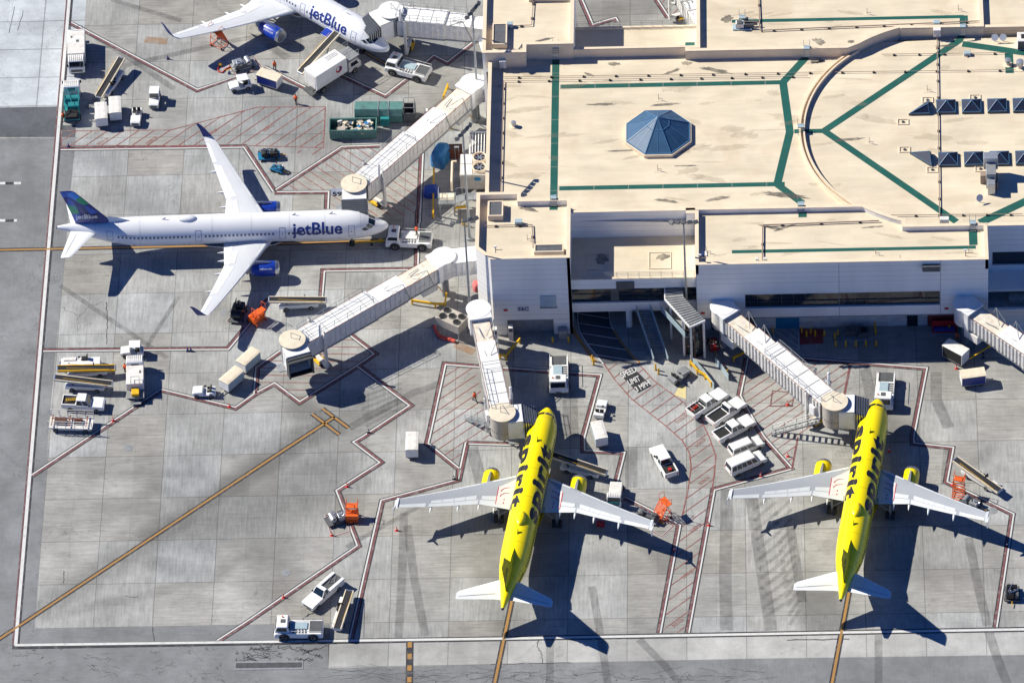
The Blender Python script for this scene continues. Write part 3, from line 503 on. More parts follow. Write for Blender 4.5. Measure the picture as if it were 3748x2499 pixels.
# south recess
tb(MB().sheet([(8.15,2.1,9.1),(24.7,2.1,9.1),(24.7,10.2,9.1),(8.15,10.2,9.1)]),'roof',ROOF)
w_=MB().box(8.15,10.15,3.3,24.7,10.5,13.75).box(8.15,2.0,7.5,24.7,2.3,9.25).box(8.15,2.0,3.3,24.7,2.3,4.9).box(8.15,2.3,3.3,24.7,9.6,3.5); tb(w_,'wall',WALL); tb(MB().box(8.1,10.1,13.75,24.7,10.55,13.82),'parapet_coping','parap'); tb(MB().box(8.15,1.95,9.25,24.7,2.35,9.31),'parapet_coping','parap')
tb(MB().box(8.15,2.4,4.9,24.7,2.5,7.5),'window','glass'); tb(MB().box(13.3,2.3,4.9,14.4,2.39,7.5).box(8.15,2.3,6.2,24.7,2.36,6.26),'window_frame','dgrey'); tb(MB().box(14.1,1.85,7.6,16.5,2.0,8.8),'dark_vent','dgrey')
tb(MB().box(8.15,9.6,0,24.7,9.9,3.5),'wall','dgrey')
rl=MB(); 
for k in range(12): rl.cyl((8.4+k*1.46,2.15,9.3),(8.4+k*1.46,2.15,10.35),.03,n=5)
for z in (9.6,9.85,10.1,10.35): rl.cyl((8.3,2.15,z),(24.6,2.15,z),.022,n=5)
tb(rl,'railing','steel')
co_=MB().cyl((15.6,2.6,0),(15.6,2.6,3.3),.42,n=16); tb(co_,'column',WALL,smooth=True)
for x in (11.8,19.9):
    f=MB(); thick(f,[(x-1.5,3.9),(x+1.5,3.9),(x+1.5,7.1),(x-1.5,7.1)],.12,9.1,9.2,0,True); tb(f,'roof_drain_curb','parap')
# north recess
tb(MB().sheet([(8.3,42.3,9.1),(25,42.3,9.1),(25,51.2,9.1),(8.3,51.2,9.1)]),'roof',ROOF)
tb(MB().box(8.3,42.0,9.0,23.5,42.3,13.75),'wall',WALL); tb(MB().box(8.3,41.95,13.75,23.45,42.35,13.82),'parapet_coping','parap'); tb(MB().box(8.3,51.0,0,25,51.3,9.2),'wall',WALL); tb(MB().box(8.3,51.0,9.2,25,51.35,9.28),'parapet_coping','parap')
tb(MB().box(8.3,41.93,12.2,23.4,41.97,13.7),'parapet_facing','parap')
rl=MB()
for k in range(12): rl.cyl((8.6+k*1.46,51.2,9.3),(8.6+k*1.46,51.2,10.35),.03,n=5)
for z in (9.7,10.0,10.35): rl.cyl((8.5,51.2,z),(24.8,51.2,z),.022,n=5)
tb(rl,'railing','steel')
# east wing
tb(MB().box(63.15,6.1,8.9,90,6.5,13.75).box(63.15,6.1,4.3,90,6.5,6.5).box(63.15,6.1,6.5,63.9,6.5,8.9),'wall',WALL); tb(MB().box(63.9,6.35,6.5,90,6.42,8.9),'window','glass'); tb(MB().box(63.15,6.05,13.75,90,6.6,13.82),'parapet_coping','parap')
tb(MB().box(63.15,2.6,5.0,90,6.1,5.4).box(63.15,.0,0,90,.3,4.2).box(63.2,4.5,3.2,90,4.8,5.0),'wall',WALL); tb(MB().sheet([(63.2,.3,3.3),(90,.3,3.3),(90,6.1,3.3),(63.2,6.1,3.3)]),'roof','mgrey'); tb(MB().box(66.0,2.0,3.3,69.5,3.2,4.1),'roof_equipment','tan'); tb(MB().box(63.2,-.05,4.2,90,.35,4.28),'parapet_coping','white2')
# curved roof kerb
for rr_,zz in ((RA,12.75),(RA+.55,12.68)):
    k_=MB(); thick(k_,arc(127.5,232.6,44,rr_),.22,12.2,zz); tb(k_,'curved_kerb','parap')
# ring skylights ------------------------------------------------------------
def glaz(v0,v1,w=.09): return v0,v1,w
sk=MB(); cx,cy=19.75,26.4; ring=[(cx+4.55*math.cos(R(22.5+45*k)),cy+4.55*math.sin(R(22.5+45*k)),12.75) for k in range(8)]
cb_=MB(); cb_.prism([(cx+(p[0]-cx)*1.06,cy+(p[1]-cy)*1.06) for p in ring],12.2,12.7); tb(cb_,'skylight_kerb','parap')
apex=(cx,cy,15.5); s_=MB().add(ring+[apex],[(k,(k+1)%8,8) for k in range(8)]); so_=tb(s_,'skylight','bglass')
fb=MB()
for k in range(8):
    a,b=Vector(ring[k]),Vector(ring[(k+1)%8]); ap=Vector(apex); fb.beam(a,ap,.1); fb.beam(a,b,.12); fb.beam((a+b)/2,ap,.06); fb.beam(a.lerp(ap,.64),b.lerp(ap,.64),.07)
fo=fb.out('glazing_bar','frameb',so_)
def pyramid(x0,y0,x1,y1,tri=None):
    pts=[(x0,y0),(x1,y0),(x1,y1),(x0,y1)] if not tri else tri; c=[sum(p[i] for p in pts)/len(pts) for i in (0,1)]
    if tri: c=[tri[1][0]*.62+tri[0][0]*.1+tri[2][0]*.28,sum(p[1] for p in tri)/3]
    kb=MB(); kb.prism([(c[0]+(p[0]-c[0])*1.05,c[1]+(p[1]-c[1])*1.05) for p in pts],12.2,12.5); 
    s=MB().add([(p[0],p[1],12.53) for p in pts]+[(c[0],c[1],13.5)],[(k,(k+1)%len(pts),len(pts)) for k in range(len(pts))]); o=tb(s,'skylight','dglass')
    kb.out('skylight_kerb','dgrey',o)
    f=MB()
    for k in range(len(pts)): a=Vector((*pts[k],12.55)); b=Vector((*pts[(k+1)%len(pts)],12.55)); f.beam(a,b,.06); f.beam(a,Vector((*c,13.52)),.07)
    f.out('glazing_bar','frameb',o)
for k in range(6): pyramid(57.2+k*3.42,29.4,59.7+k*3.42,31.85); pyramid(57.2+k*3.42,19.15,59.7+k*3.42,21.6)
pyramid(0,0,0,0,[(53.5,29.3),(56.2,29.3),(56.2,31.8)]); pyramid(0,0,0,0,[(53.5,21.7),(56.2,19.2),(56.2,21.7)][::1])
# green walkways on the roofs
gs=MB()
def gst(pts,w,z): gs.ribbon(pts,w,0,z)
gst([(5.85,41.7),(5.85,13.9)],.98,12.212); gst([(6.5,36.3),(36.9,36.3)],.8,12.214); gst([(6.5,16.45),(36.6,16.45)],.8,12.214); gst([(39.8,41.2),(36.6,36.3),(37.4,26.5),(35.6,16.4),(38.9,12.7)],1.05,12.218); gst([(38,26.6),(42.3,26.6)],.8,12.216); gst([(60.9,44.9),(60.6,43.9),(42.0,26.6),(59.2,8.6)],1.0,12.221); gst([(61,43.2),(70,41)],1.1,12.223); gst([(62.3,8.3),(72,14.5)],1.25,12.223); gst([(67.2,41.6),(67.2,37.2)],1.1,12.224)
gst([(29.5,4.0-1.1),(61.6,2.9)],.6,13.012); gst([(61.3,3.3),(61.3,6.4)],1.1,13.016); gst([(38.9,10.6),(38.9,9.2)],1.1,13.014); gst([(5.9,12.4),(5.9,11.2)],1.1,13.312)
gst([(29.8,47.8),(61.3,47.8)],.62,13.012); gst([(61.3,48.0),(61.3,45.0)],1.1,13.016)
tb(gs,'walkway_strip','green'); g2=MB().ribbon([(10,46.6),(24.2,46.6)],1.1,0,9.11).ribbon([(24.0,45.5),(24.0,48)],1.3,0,9.114); tb(g2,'walkway_strip','green')
# crossover ladders
def ladder(x,y,z,n):
    o=thing('crossover_ladder',n,'ladder',(x,y,z),0,'crossover ladders on the roof parapets'); a=MB()
    for s in (-.4,.4): a.beam((s,-.9,-.7),(s,-.3,.3),.06); a.beam((s,.9,-.7),(s,.3,.3),.06); a.cyl((s,.35,.3),(s,.35,1.3),.03,n=5)
    a.out('rail','steel',o); MB().box(-.4,-.35,.24,.4,.35,.3).out('platform','glassb',o); b=MB()
    for k in range(4): b.box(-.4,-.88+k*.16,-.6+k*.25,.4,-.8+k*.16,-.56+k*.25)
    b.out('step','steel',o)
for x,y,z,n in ((5.9,42,14.1,'metal crossover ladder on the upper left block above the vertical green strip'),(5.9,12.6,14.1,'metal crossover ladder at the foot of the vertical green strip'),(38.7,10.8,13.75,'metal crossover ladder where the lower diagonal green strip meets the parapet'),(39.9,41.2,13.75,'metal crossover ladder where the upper diagonal green strip meets the parapet'),(61.1,44.9,13.75,'metal crossover ladder at the far upper right green strip'),(61.3,6.6,13.75,'metal crossover ladder at the lower right green strip'),(38.9,26.6,13.0,'metal crossover ladder bridging the curved kerb'),(30.6+.6,47.8+.5,13.1,'small metal step frame beside the long green strip of the far roof')): ladder(x,y,z,n)
# gate number on the wall, small red signs
text_obj('gate_lettering','56C',1,'navy',TB,(0,0,0),(1,0,0),(0,0,1),ext=.01,bold=.02,fit=(1.45,.66)).location=(.96-30,1.2-26,4.5); tb(MB().box(.95,1.215,4.42,2.42,1.249,5.22),'gate_sign_panel',mat('pale_sign_panel',(.62,.6,.58)))
for x,y in ((-.95,1.2),(25.2,-.25),(57.4,-.25)): tb(MB().box(x,y-.03,4.5 if y>0 else 4.7,x+.55,y,4.85 if y>0 else 5.05),'warning_sign','red')
for x0,x1,z0,z1 in ((54.5,56.8,12.3,13.1),): tb(MB().box(x0,-.75,z0-.1,x1,-.21,z1),'wall_floodlight','dgrey')
# ---------------------------------------------------------------- things on the roofs
def rbox(name,lab,cat,x,y,z,parts,grp=None,rz=0):
    o=thing(name,lab,cat,(x,y,z),rz,grp)
    for nm,mt_,bb,*bv in parts:
        a=MB()
        for q_ in bb: a.box(*q_)
        a.out(nm,mt_,o,bevel=bv[0] if bv else 0)
    return o
def hatchbox(lab,x,y,z,sx,sy,h): rbox('roof_hatch',lab,'hatch',x,y,z,[('frame','parap',[(-sx/2,-sy/2,0,sx/2,-sy/2+.18,h),(-sx/2,sy/2-.18,0,sx/2,sy/2,h),(-sx/2,-sy/2+.18,0,-sx/2+.18,sy/2-.18,h),(sx/2-.18,-sy/2+.18,0,sx/2,sy/2-.18,h)]),('cover','darkroof',[(-sx/2+.18,-sy/2+.18,0,sx/2-.18,sy/2-.18,h-.12)])],'boxed grey hatches on the corner blocks')
hatchbox('wide grey roof hatch at the front edge of the 56C corner block',5.4,3.0,13.3,3.9,1.5,1.0); hatchbox('grey roof hatch at the upper left of the 56C corner block',-1.75,10.8,13.3,2.0,2.9,.9); hatchbox('tall grey roof hatch at the left of the upper left block',-1.7,44.0,14.3,2.0,4.2,.8); hatchbox('wide grey roof hatch at the top edge of the upper left block',4.6,52.3,14.3,4.9,2.4,.8)
def vent(lab,x,y,z,r=.35,h=.8):
    o=thing('roof_vent',lab,'vent',(x,y,z),0,'round roof vents'); MB().lathe([(r*1.6,0),(r*1.6,.06),(r*.7,.1),(r*.7,h*.6)],12).out('base','parap',o,True); MB().lathe([(r,h*.55),(r*1.05,h*.95),(r*.6,h)],12).out('cap','silver',o,True)
vent('round metal vent standing alone left of the vertical green strip',-.0+.3,28.7,12.2); vent('round metal vent beside the far right green stub',67.0,38.9,12.2,.4,1); vent('second round vent of the far upper right pair, nearest the picture edge',68.6,38.2,12.2,.5,1.3); vent('round metal vent at the right end of the lower skylight row',71,18,12.2,.5,1)
def dish(lab,x,y,z,rz=0):
    o=thing('satellite_dish',lab,'dish',(x,y,z),rz,'satellite dishes'); MB().cyl((0,0,0),(0,0,.7),.05).out('mast','steel',o); a=MB().lathe([(.02,0),(.25,.03),(.42,.1),(.5,.17)],14); d=a.out('reflector','white',o,True); d.location=(0,-.05,.8); d.rotation_euler=(R(60),0,0)
dish('white satellite dish by the upper right wall, left one of the pair',65.4,43.6,12.2); dish('white satellite dish by the upper right wall, right one of the pair',66.5,43.6,12.2); dish('white dish tilted beside the lower crossover of the far right roof',62.3,12.3,12.2,.5)
# tall air handler near the right edge
rbox('air_handler','tall silver air handler tower casting a long shadow near the right edge of the roof','air handler',64.0,16.0,12.2,[('base_duct','silver',[(-.5,-2.4,0,.5,-1.2,1.9)],.05),('housing','steel',[(-.65,-1.2,0,.65,1.0,2.6)],.05),('top_unit','silver',[(-.95,1.0,1.4,.95,2.3,3.4)],.05),('side_pipe','pipe',[(.7,-1.6,0,.9,.4,1.4)],.03),('side_box','pipe',[(-1.4,-.3,0,-.7,.5,1.5)],.03)])
rbox('air_conditioner','white box air conditioner with a dark round fan against the upper right wall','air conditioner',71.0-.6,42.6,12.2,[('casing','white2',[(-2.0,-.9,0,2.0,.9,1.7)],.04),('grille','dgrey',[(-1.9,-.96,.2,1.9,-.9,1.5)]),('fan_guard','black',[(-1.5,-.4,1.7,-.6,.4,1.78)])])
rbox('rooftop_machine','small box machine with pipes beside the long green strip of the far roof','machine',31.2,46.5,13.0,[('pad','glassb',[(-1.3,-.6,0,1.3,.5,.2)]),('casing','white2',[(-.9,-.4,.2,.2,.4,1.0)],.03),('motor','dgrey',[(-.7,-.45,1.0,.0,.2,1.15),(.4,-.3,.2,1.6,-.1,.8)]),('pipework','pipe',[(.3,.2,.2,2.1,.3,.9)])])
for i,(lab,x,y,z,s) in enumerate([('white junction box hung on the wall right of the corner of the upper left block',-1.3,40.0,12.6,(.9,.6,1.3)),('pale blue electrical box on the upper left block beside the grey hatch',-.35,46.2,14.3,(.8,.6,.7)),('white electrical box hanging on the curved parapet by the long cable run',57.6,44.5,12.7,(1.0,.7,1.2)),('pale electrical box on the far roof just above the curved parapet',57.6,46.3,13.0,(.9,.7,.6)),('pale blue electrical box on the corner block over gate 56C',1.3,8.6,13.3,(1.0,.7,.7)),('white box on the low curved wall at the bottom right of the roof',57.6,7.6,12.8,(1.2,.7,1.1)),('small white control box, left one at the front roof edge by the down pipe',32.8,1.0,13.0,(.45,.4,.6)),('small white control box, right one at the front roof edge by the down pipe',33.9,1.0,13.0,(.45,.4,.6)),('pale cable box on the cable run near the far right green strip',61.6,41.0,12.2,(.9,.6,.5)),('white square pad with a mast at the left of the front roof',25.8,2.6,13.0,(.9,.9,.12))]):
    rbox('electrical_box',lab,'electrical box',x,y,z,[('cabinet','glassb' if 'blue' in lab or 'pale' in lab else 'white2',[(-s[0]/2,-s[1]/2,0,s[0]/2,s[1]/2,s[2])],.04),('conduit','pipe',[(-.06,-s[1]/2-.25,0,.06,-s[1]/2,.15)])])
# cable runs on rubber blocks
def run(lab,pts,z,r=.06,sp=4.0,blk=.3):
    o=thing('conduit_run',lab,'conduit',(*pts[0],z),0,'conduit runs on the roofs'); p0=Vector((*pts[0],z)); P=[Vector((*p,z+.25))-p0 for p in pts]; MB().tube(P,r).out('pipe','pipe',o); b=MB()
    for a,c in zip(P,P[1:]):
        L_=(c-a).length; n=max(1,int(L_/sp))
        for k in range(n): q_=a.lerp(c,(k+.5)/n); bo=(b.cbox((0,0,.1),(blk,blk,.2)),b.out('support_block','black',o))[1] if not b.v else bo.copy(); (bo.name in COL.objects) or COL.objects.link(bo); bo.parent=o; bo.location=(q_.x,q_.y,0)
run('long cable run along the top of the main roof to the right edge',[(-1.3,38.2),(42.5,37.9),(68,37.6)],12.2,.04); run('second cable run beside the first, slightly farther from the green strip',[(-1.2,37.4),(40,37.2)],12.2,.04); run('cable run crossing the right roof from top to bottom past the skylights',[(57.6,44),(57.0,8)],12.2,.07,3.2)
run('cable run along the left edge of the main roof',[(-1.15,37.5),(-1.2,14.3)],12.2,.07,2.8); run('bent pipe on the corner block over gate 56C',[(-3.3,8.2),(3.1,8.2),(3.3,3.8)],13.3,.07,2.6,.35); run('bent pipe on the upper left block',[(-3,46.0),(2.6,46.2),(2.9,55)],14.3,.06,2.6,.35); run('pipe along the front roof bending down to its front edge',[(49,8.0),(33.6,7.6),(33.5,.6)],13.0,.09,4.5); run('pipe along the far roof bending towards the upper picture edge',[(63.5,46.6),(33.6,45.6),(33.4,56)],13.0,.08,3.4); run('cable run in the upper right quarter inside the curved kerb',[(50,41.2),(67,41.0)],12.2,.04,3); run('short cable run in the lower right corner of the roof',[(46,9.9),(68,9.6)],12.2,.05,3)
# floodlight masts
def mast(lab,x,y,h,heads,rz=0,r=.2):
    o=thing('floodlight_mast',lab,'light mast',(x,y,0),rz,'floodlight masts'); MB().lathe([(r*1.9,0),(r*1.9,.35),(r*1.1,.4),(r,1),(r*.55,h)],10).out('pole','steel',o,True); MB().box(-heads*.36,-.06,h-.35,heads*.36,.06,h-.25).out('crossarm','steel',o)
    for k in range(heads):
        a=MB(); x_=(k-(heads-1)/2)*.8; a.cbox((0,0,0),(.62,.5,.32)); f=a.out('floodlight','lamp',o,bevel=.04); f.location=(x_,-.1,h-.05); f.rotation_euler=(R(38 if k%2 else 25),0,R((k-heads/2)*14)); MB().box(-.26,-.2,-.2,.26,.2,-.165).out('lens','alu',f)
mast('tall floodlight mast left of the upper left block, its lamps in a tight row',-5.2,43.5,20,5,R(62)); mast('tall floodlight mast left of the terminal beside the rooftop fans',-6.0,19.6,20,5,R(58)); mast('tall floodlight mast beside the corner wall of gate 56C',-5.5,2.7,20,5,R(15)); mast('tall floodlight mast in front of the roof terrace between the two front blocks',23.3,1.6,20,5,0)
def cctv(lab,x,y,z): rbox('camera_mast',lab,'camera',x,y,z,[('mount','pipe',[(-.05,-.05,0,.05,.05,1.1)]),('camera_head','white',[(-.25,-.1,1.0,.2,.1,1.2)],.03),('arm','pipe',[(.0,-.04,.5,.9,.04,.58)])],'camera mounts along the roof edges')
cctv('small camera mount at the lower left corner of the block over gate 56C',-1.6,2.4,14.17); cctv('small camera mount near the right end of the front roof',60.2,1.3,13.0); cctv('camera mount at the front left corner of the long front roof',25.3,.5,13.8)
for k,(lab,x,y,z) in enumerate([('bracket antenna casting a thin shadow on the front roof, left of the pair',48.4,1.9,13),('bracket antenna on the front roof near its right end',60.6,2.0,13),('bracket antenna on the front roof middle edge',51.6,.6,13),('bracket antenna near the left edge of the front roof',26.2,2.8,13),('bracket antenna above the octagonal skylight',19.8,33.3,12.2),('bracket antenna below the octagonal skylight',19.7,19.5,12.2),('bracket antenna between the green diagonals',48,24,12.2),('bracket antenna left of the upper skylight row',56.0,34.0,12.2),('bracket antenna on the block over gate 56C',2.5,5.5,13.3),('bracket antenna at the far roof middle',48.2,48.7,13),('bracket antenna at the far roof right',60.6,49,13)]):
    o=thing('roof_bracket',lab,'bracket',(x,y,z),0,'thin bracket antennas'); a=MB().cyl((0,0,0),(0,0,1.1),.035,n=5).beam((0,0,.35),(.5,-.1,.35),.05); a.out('rod','pipe',o); MB().box(-.5,-.35,0,.5,.35,.03).out('pad',ROOF,o)
# square roof drains
for k,(lab,x,y) in enumerate([('square roof drain left of the upper skylight row, in line with its lower edge',52.6,28.0),('square roof drain left of the lower skylight row, in line with its upper edge',52.7,22.6),('square roof drain at the tip of the upper skylight row',56.0,32.2),('square roof drain under the tip of the lower skylight row',56.3,18.6),('square roof drain above the second upper skylight',62.4,32.5),('square roof drain below the second lower skylight',62.7,18.6)]):
    o=thing('roof_drain',lab,'drain',(x,y,12.2),0,'square drains by the skylights'); f=MB(); thick(f,[(-.75,-.55),(.75,-.55),(.75,.55),(-.75,.55)],.1,0,.12,0,True); f.out('curb','parap',o); MB().lathe([(.2,0),(.2,.1),(.12,.2)],10).out('strainer','dgrey',o,True)
# puddle stains left on the membrane
pf=film('water_stain_film',(.12,.11,.1),.75); sm=MB(); rr2=random.Random(9)
def blot(x,y,z,a,b,rz=0):
    pts=[]; n=22
    for k in range(n):
        t=2*PI*k/n; q_=1+rr2.uniform(-.3,.25); X_,Y_=a*math.cos(t)*q_,b*math.sin(t)*q_; pts.append((x+X_*math.cos(rz)-Y_*math.sin(rz),y+X_*math.sin(rz)+Y_*math.cos(rz),z))
    sm.add(pts,[tuple(range(n))])
for t_,x,y,a,b,z,rz in [('A2',1250,1440,1.6,.3,12.226,-.2),('A2',1620,1425,1.7,.35,12.226,.2),('A2',1290,515,1.3,.28,12.226,.45),('A2',1600,505,2.2,.35,12.226,-.3),('A3',250,1400,3.0,.5,12.227,-.2),('A3',490,300,.9,.6,13.005,-.6),('A2',1690,140,.7,.9,13.005,-.8),('A2',380,285,1.3,.25,14.306,.3),('A2',700,535,.8,.2,12.226,-.5),('A2',880,458,.9,.35,12.226,-.1),('B3',150,65,2.0,.25,13.005,-.3),('B3',260,60,1.6,.25,13.005,.4),('A2',260,1500,1.4,.35,13.306,-.3),('A2',1400,455,.8,.4,12.226,0),('A3',470,440,.9,.5,12.226,0),('B2',1230,275,.9,.6,9.105,.2),('B2',790,290,.9,.9,9.105,.2),('A2',780,750,2,.25,12.226,0),('A2',1250,750,2,.25,12.226,.1),('A2',950,1080,2.6,.2,12.226,.05),('A3',700,1000,2,.3,12.226,.1),('A3',1400,330,1.5,.2,12.228,0),('A2',1400,1190,1.4,.15,12.226,0),('A3',720,300,.5,.3,13.005,0),('B3',880,60,1.5,.2,13.005,.1)]: p=T(t_,x,y,z); blot(p.x,p.y,z,a,b,rz)
sm0=sm; sm0=struct(tb(sm0,'water_stain',pf),'stuff'); sm=MB()
for k in range(60):
    x=rr2.uniform(-1,66); y=rr2.uniform(13.5,40) if x<50 else rr2.uniform(8,43); blot(x,y,12.2045+.0004*k,rr2.uniform(.4,3.2),rr2.uniform(.1,.7),rr2.uniform(-.35,.35))
for k in range(16): blot(rr2.uniform(26,61),rr2.uniform(1,9),13.0045+.0004*k,rr2.uniform(.4,2.4),rr2.uniform(.1,.4),rr2.uniform(-.3,.3)); blot(rr2.uniform(27,62),rr2.uniform(45.6,51),13.0045+.0004*k,rr2.uniform(.4,2.4),rr2.uniform(.1,.4),rr2.uniform(-.3,.3))
struct(tb(sm,'faint_stain',film('faint_stain_film',(.34,.29,.21),.22)),'stuff')
sj=MB()
for k in range(7): sj.ribbon([(6.6+k*4.6,35.88),(6.6+k*4.6,36.72)],.05,0,12.2165).ribbon([(6.6+k*4.6,16.03),(6.6+k*4.6,16.87)],.05,0,12.2165)
for k in range(6): sj.ribbon([(5.35,16+k*4.6),(6.35,16+k*4.6)],.04,0,12.2165)
tb(sj,'walkway_joint','tan')
# ---------------------------------------------------------------- covered lift, stairs and ramp below the terrace
o=thing('lift_canopy','ribbed grey canopy on posts leading out to a dark glazed lift shaft','canopy',(24.3,-2.5,0)); L0=Vector((24.3,-2.5,0))
cp_=[(20.5,3.0),(22.9,3.0),(22.95,.55),(25.8,-3.9),(23.8,-5.1),(20.5,.25)]
MB().prism([(x-L0.x,y-L0.y) for x,y in cp_],7.02,7.2).out('canopy_roof','steel',o)
fs=MB(); pp=[(x-L0.x,y-L0.y) for x,y in cp_]
for a,b in ((5,0),(4,5),(3,4)): fs.beam((*pp[a],7.08),(*pp[b],7.08),.16,.3)
fs.out('fascia','white',o); rb=MB()
A_,B_=Vector(cp_[5]),Vector(cp_[4]); C_,D_=Vector(cp_[2]),Vector(cp_[3])
for k in range(13): t=k/12.5; a=A_.lerp(B_,t); b=C_.lerp(D_,t); rb.beam((a.x-L0.x,a.y-L0.y,7.22),(b.x-L0.x,b.y-L0.y,7.22),.06,.1)
for k in range(4): rb.beam((20.55-L0.x,.8+k*.6-L0.y,7.22),(22.9-L0.x,1.2+k*.6-L0.y,7.22),.06,.1)
rb.out('rib','dgrey',o)
def loc_(x,y): return (x-L0.x,y-L0.y)
ps=MB()
for x,y in ((21.2,.0),(22.9,-3.2),(23.9,-4.6),(25.6,-3.7)): ps.cbox((*loc_(x,y),3.5),(.28,.28,7.0))
ps.out('post','white2',o)
sh=MB(); q4=[(23.2,-2.9),(24.35,-3.75),(25.4,-3.2),(24.3,-2.1)]; sh.prism([loc_(*p) for p in q4],0,6.6); sh.out('lift_shaft','glass',o); fr=MB()
for i in range(4):
    a,b=loc_(*q4[i]),loc_(*q4[(i+1)%4]); fr.beam((*a,0),(*a,6.6),.16)
    for z in (.1,1.6,3.1,4.6,6.4): fr.beam((*a,z),(*b,z),.12)
fr.out('lift_frame','brown',o)
br_=MB().beam((20.6-L0.x,1.6-L0.y,3.9),(24.0-L0.x,-3.4-L0.y,3.9),1.6,.15); br_.out('footbridge','mgrey',o); pn=MB().beam((19.9-L0.x,1.2-L0.y,4.5),(23.1-L0.x,-3.9-L0.y,4.5),.06,1.0); pn.out('glass_balustrade','glassb',o)
o=thing('staircase','long grey stairway with glass sides coming down from beneath the terminal','stairs',(19,-.5,0)); st_=MB(); n=22
for k in range(n):
    t=k/n; x=17.4+(19.8-17.4)*t-19; y=2.4+(-4.2-2.4)*t+.5; z=3.6*(1-t); st_.cbox((x,y,z-.12),(1.8,.34,.2),-.35*0)
st_.out('steps','mgrey',o); bl=MB()
for dx in (-.95,.95): bl.beam((17.4-19+dx,2.9,4.2),(19.8-19+dx,-3.9,.6),.06,1.0)
bl.out('glass_balustrade','glassb',o); MB().box(-3.0,2.4,3.3,-.6,4.0,3.5).out('landing','mgrey',o)
def barrier(lab,name,cat,pts,h,w,m_,base=True):
    p0=pts[0]; o=thing(name,lab,cat,(p0.x,p0.y,0)); a=MB()
    P=[Vector((p.x-p0.x,p.y-p0.y,h/2)) for p in pts]
    for u,v in zip(P,P[1:]): a.beam(u,v,w,h)
    a.out('panel',m_,o); b=MB()
    for u in P: b.cbox((u.x,u.y,h/2),(.1,.1,h+.05))
    b.out('post','steel',o); return o
barrier('pale panelled barrier along the left side of the small ramp','barrier','barrier',[T('B2',1425,1020),T('B2',1510,1110),T('B2',1595,1225)],1.1,.08,'glassb'); barrier('pale panelled barrier along the right side of the small ramp','barrier','barrier',[T('B2',1605,1040),T('B2',1650,1090),T('B2',1700,1160)],1.1,.08,'glassb')
def guard(lab,pts,h=.75,zig=False):
    p0=pts[0]; o=thing('guard_rail',lab,'guard rail',(p0.x,p0.y,0),0,'yellow guard rails'); a=MB(); P=[Vector((p.x-p0.x,p.y-p0.y,h)) for p in pts]
    for u,v in zip(P,P[1:]): a.beam(u,v,.22,.3)
    a.out('rail','yp',o)
    for u in P: MB().cyl((u.x,u.y,0),(u.x,u.y,h+.2),.13,n=8).out('post','yp',o)
guard('yellow guard rail in front of the small ramp by the parked trucks',TP('B2',1425,1055,1475,1115,1530,1150,1575,1205)); guard('yellow guard rail under the gate 58 bridge beside the fan cooler',TP('B1',1193,615,1360,640,1430,640,1445,520)); guard('yellow guard rail beside the wall under the gate 56C sign',TP('B2',60,1005,105,1010,200,895)); guard('yellow guard rail below the tunnel of the bridge at gate 56B',TP('B2',1735,1025,1840,975)); guard('long yellow guard rail in the shade west of the metal stairs',TP('A1',1350,1240,1345,1560)); guard('short yellow guard rail below the metal landing by the gate mast',TP('A1',1500,1520,1590,1510))
guard('yellow guard rail by the fold of the bridge at gate 59',TP('A1',1420,720,1450,640))
# bollards
bol=None; nb=0
def bollard(lab,p,h=1.1):
    global bol
    if bol is None:
        bol=thing('bollard',lab,'bollard',(p.x,p.y,0),0,'yellow steel bollards'); MB().lathe([(.12,0),(.12,.95),(.1,1.05),(.04,1.1)],10).out('tube','yp',bol,True); MB().lathe([(.18,0),(.18,.03)],10).out('foot','dgrey',bol,True); return bol
    return clone(bol,lab,(p.x,p.y,0))
B_=[('left of the pair in front of the 56C wall cabinet','B2',437,890),('right of the pair in front of the 56C wall cabinet','B2',551,888),('at the left edge of the sunken lane by its mouth','B2',730,1050),('just behind the one at the mouth of the sunken lane','B2',722,1020),('at the foot of the stairway, left of two','B2',1176,1085),('at the foot of the stairway, right of two','B2',1197,1115),('at the end of the right ramp barrier','B2',1690,1125),('at the left edge of the blue bay door','B3',157,818),
('first from the left in the red painted bay','B3',366,818),('second from the left in the red painted bay','B3',400,845),('third in the red painted bay, set back','B3',431,822),('fourth in the red painted bay','B3',462,842),('at the right border of the red painted bay','B3',527,845),('left rear of the caged equipment','B3',603,862),('rear middle of the caged equipment','B3',624,838),('front row of the caged equipment, first from the left','B3',609,918),('front row of the caged equipment, second from the left','B3',682,918),('front row of the caged equipment, third from the left','B3',755,918),('front row of the caged equipment, fourth from the left','B3',826,916),('front row of the caged equipment, rightmost','B3',900,916),('right rear of the caged equipment','B3',893,785),('right middle of the caged equipment','B3',895,830),('at the right end of the bays, near the far bridge','B3',1424,805),('beside the left bay under the gate 59 rotunda','A1',1470,925),('by the gate mast west of the corner block, left of two','B1',1555,45),('by the gate mast west of the corner block, right of two','B1',1575,55)]
for s,t_,x,y in B_: bollard('yellow bollard '+s,T(t_,x,y))
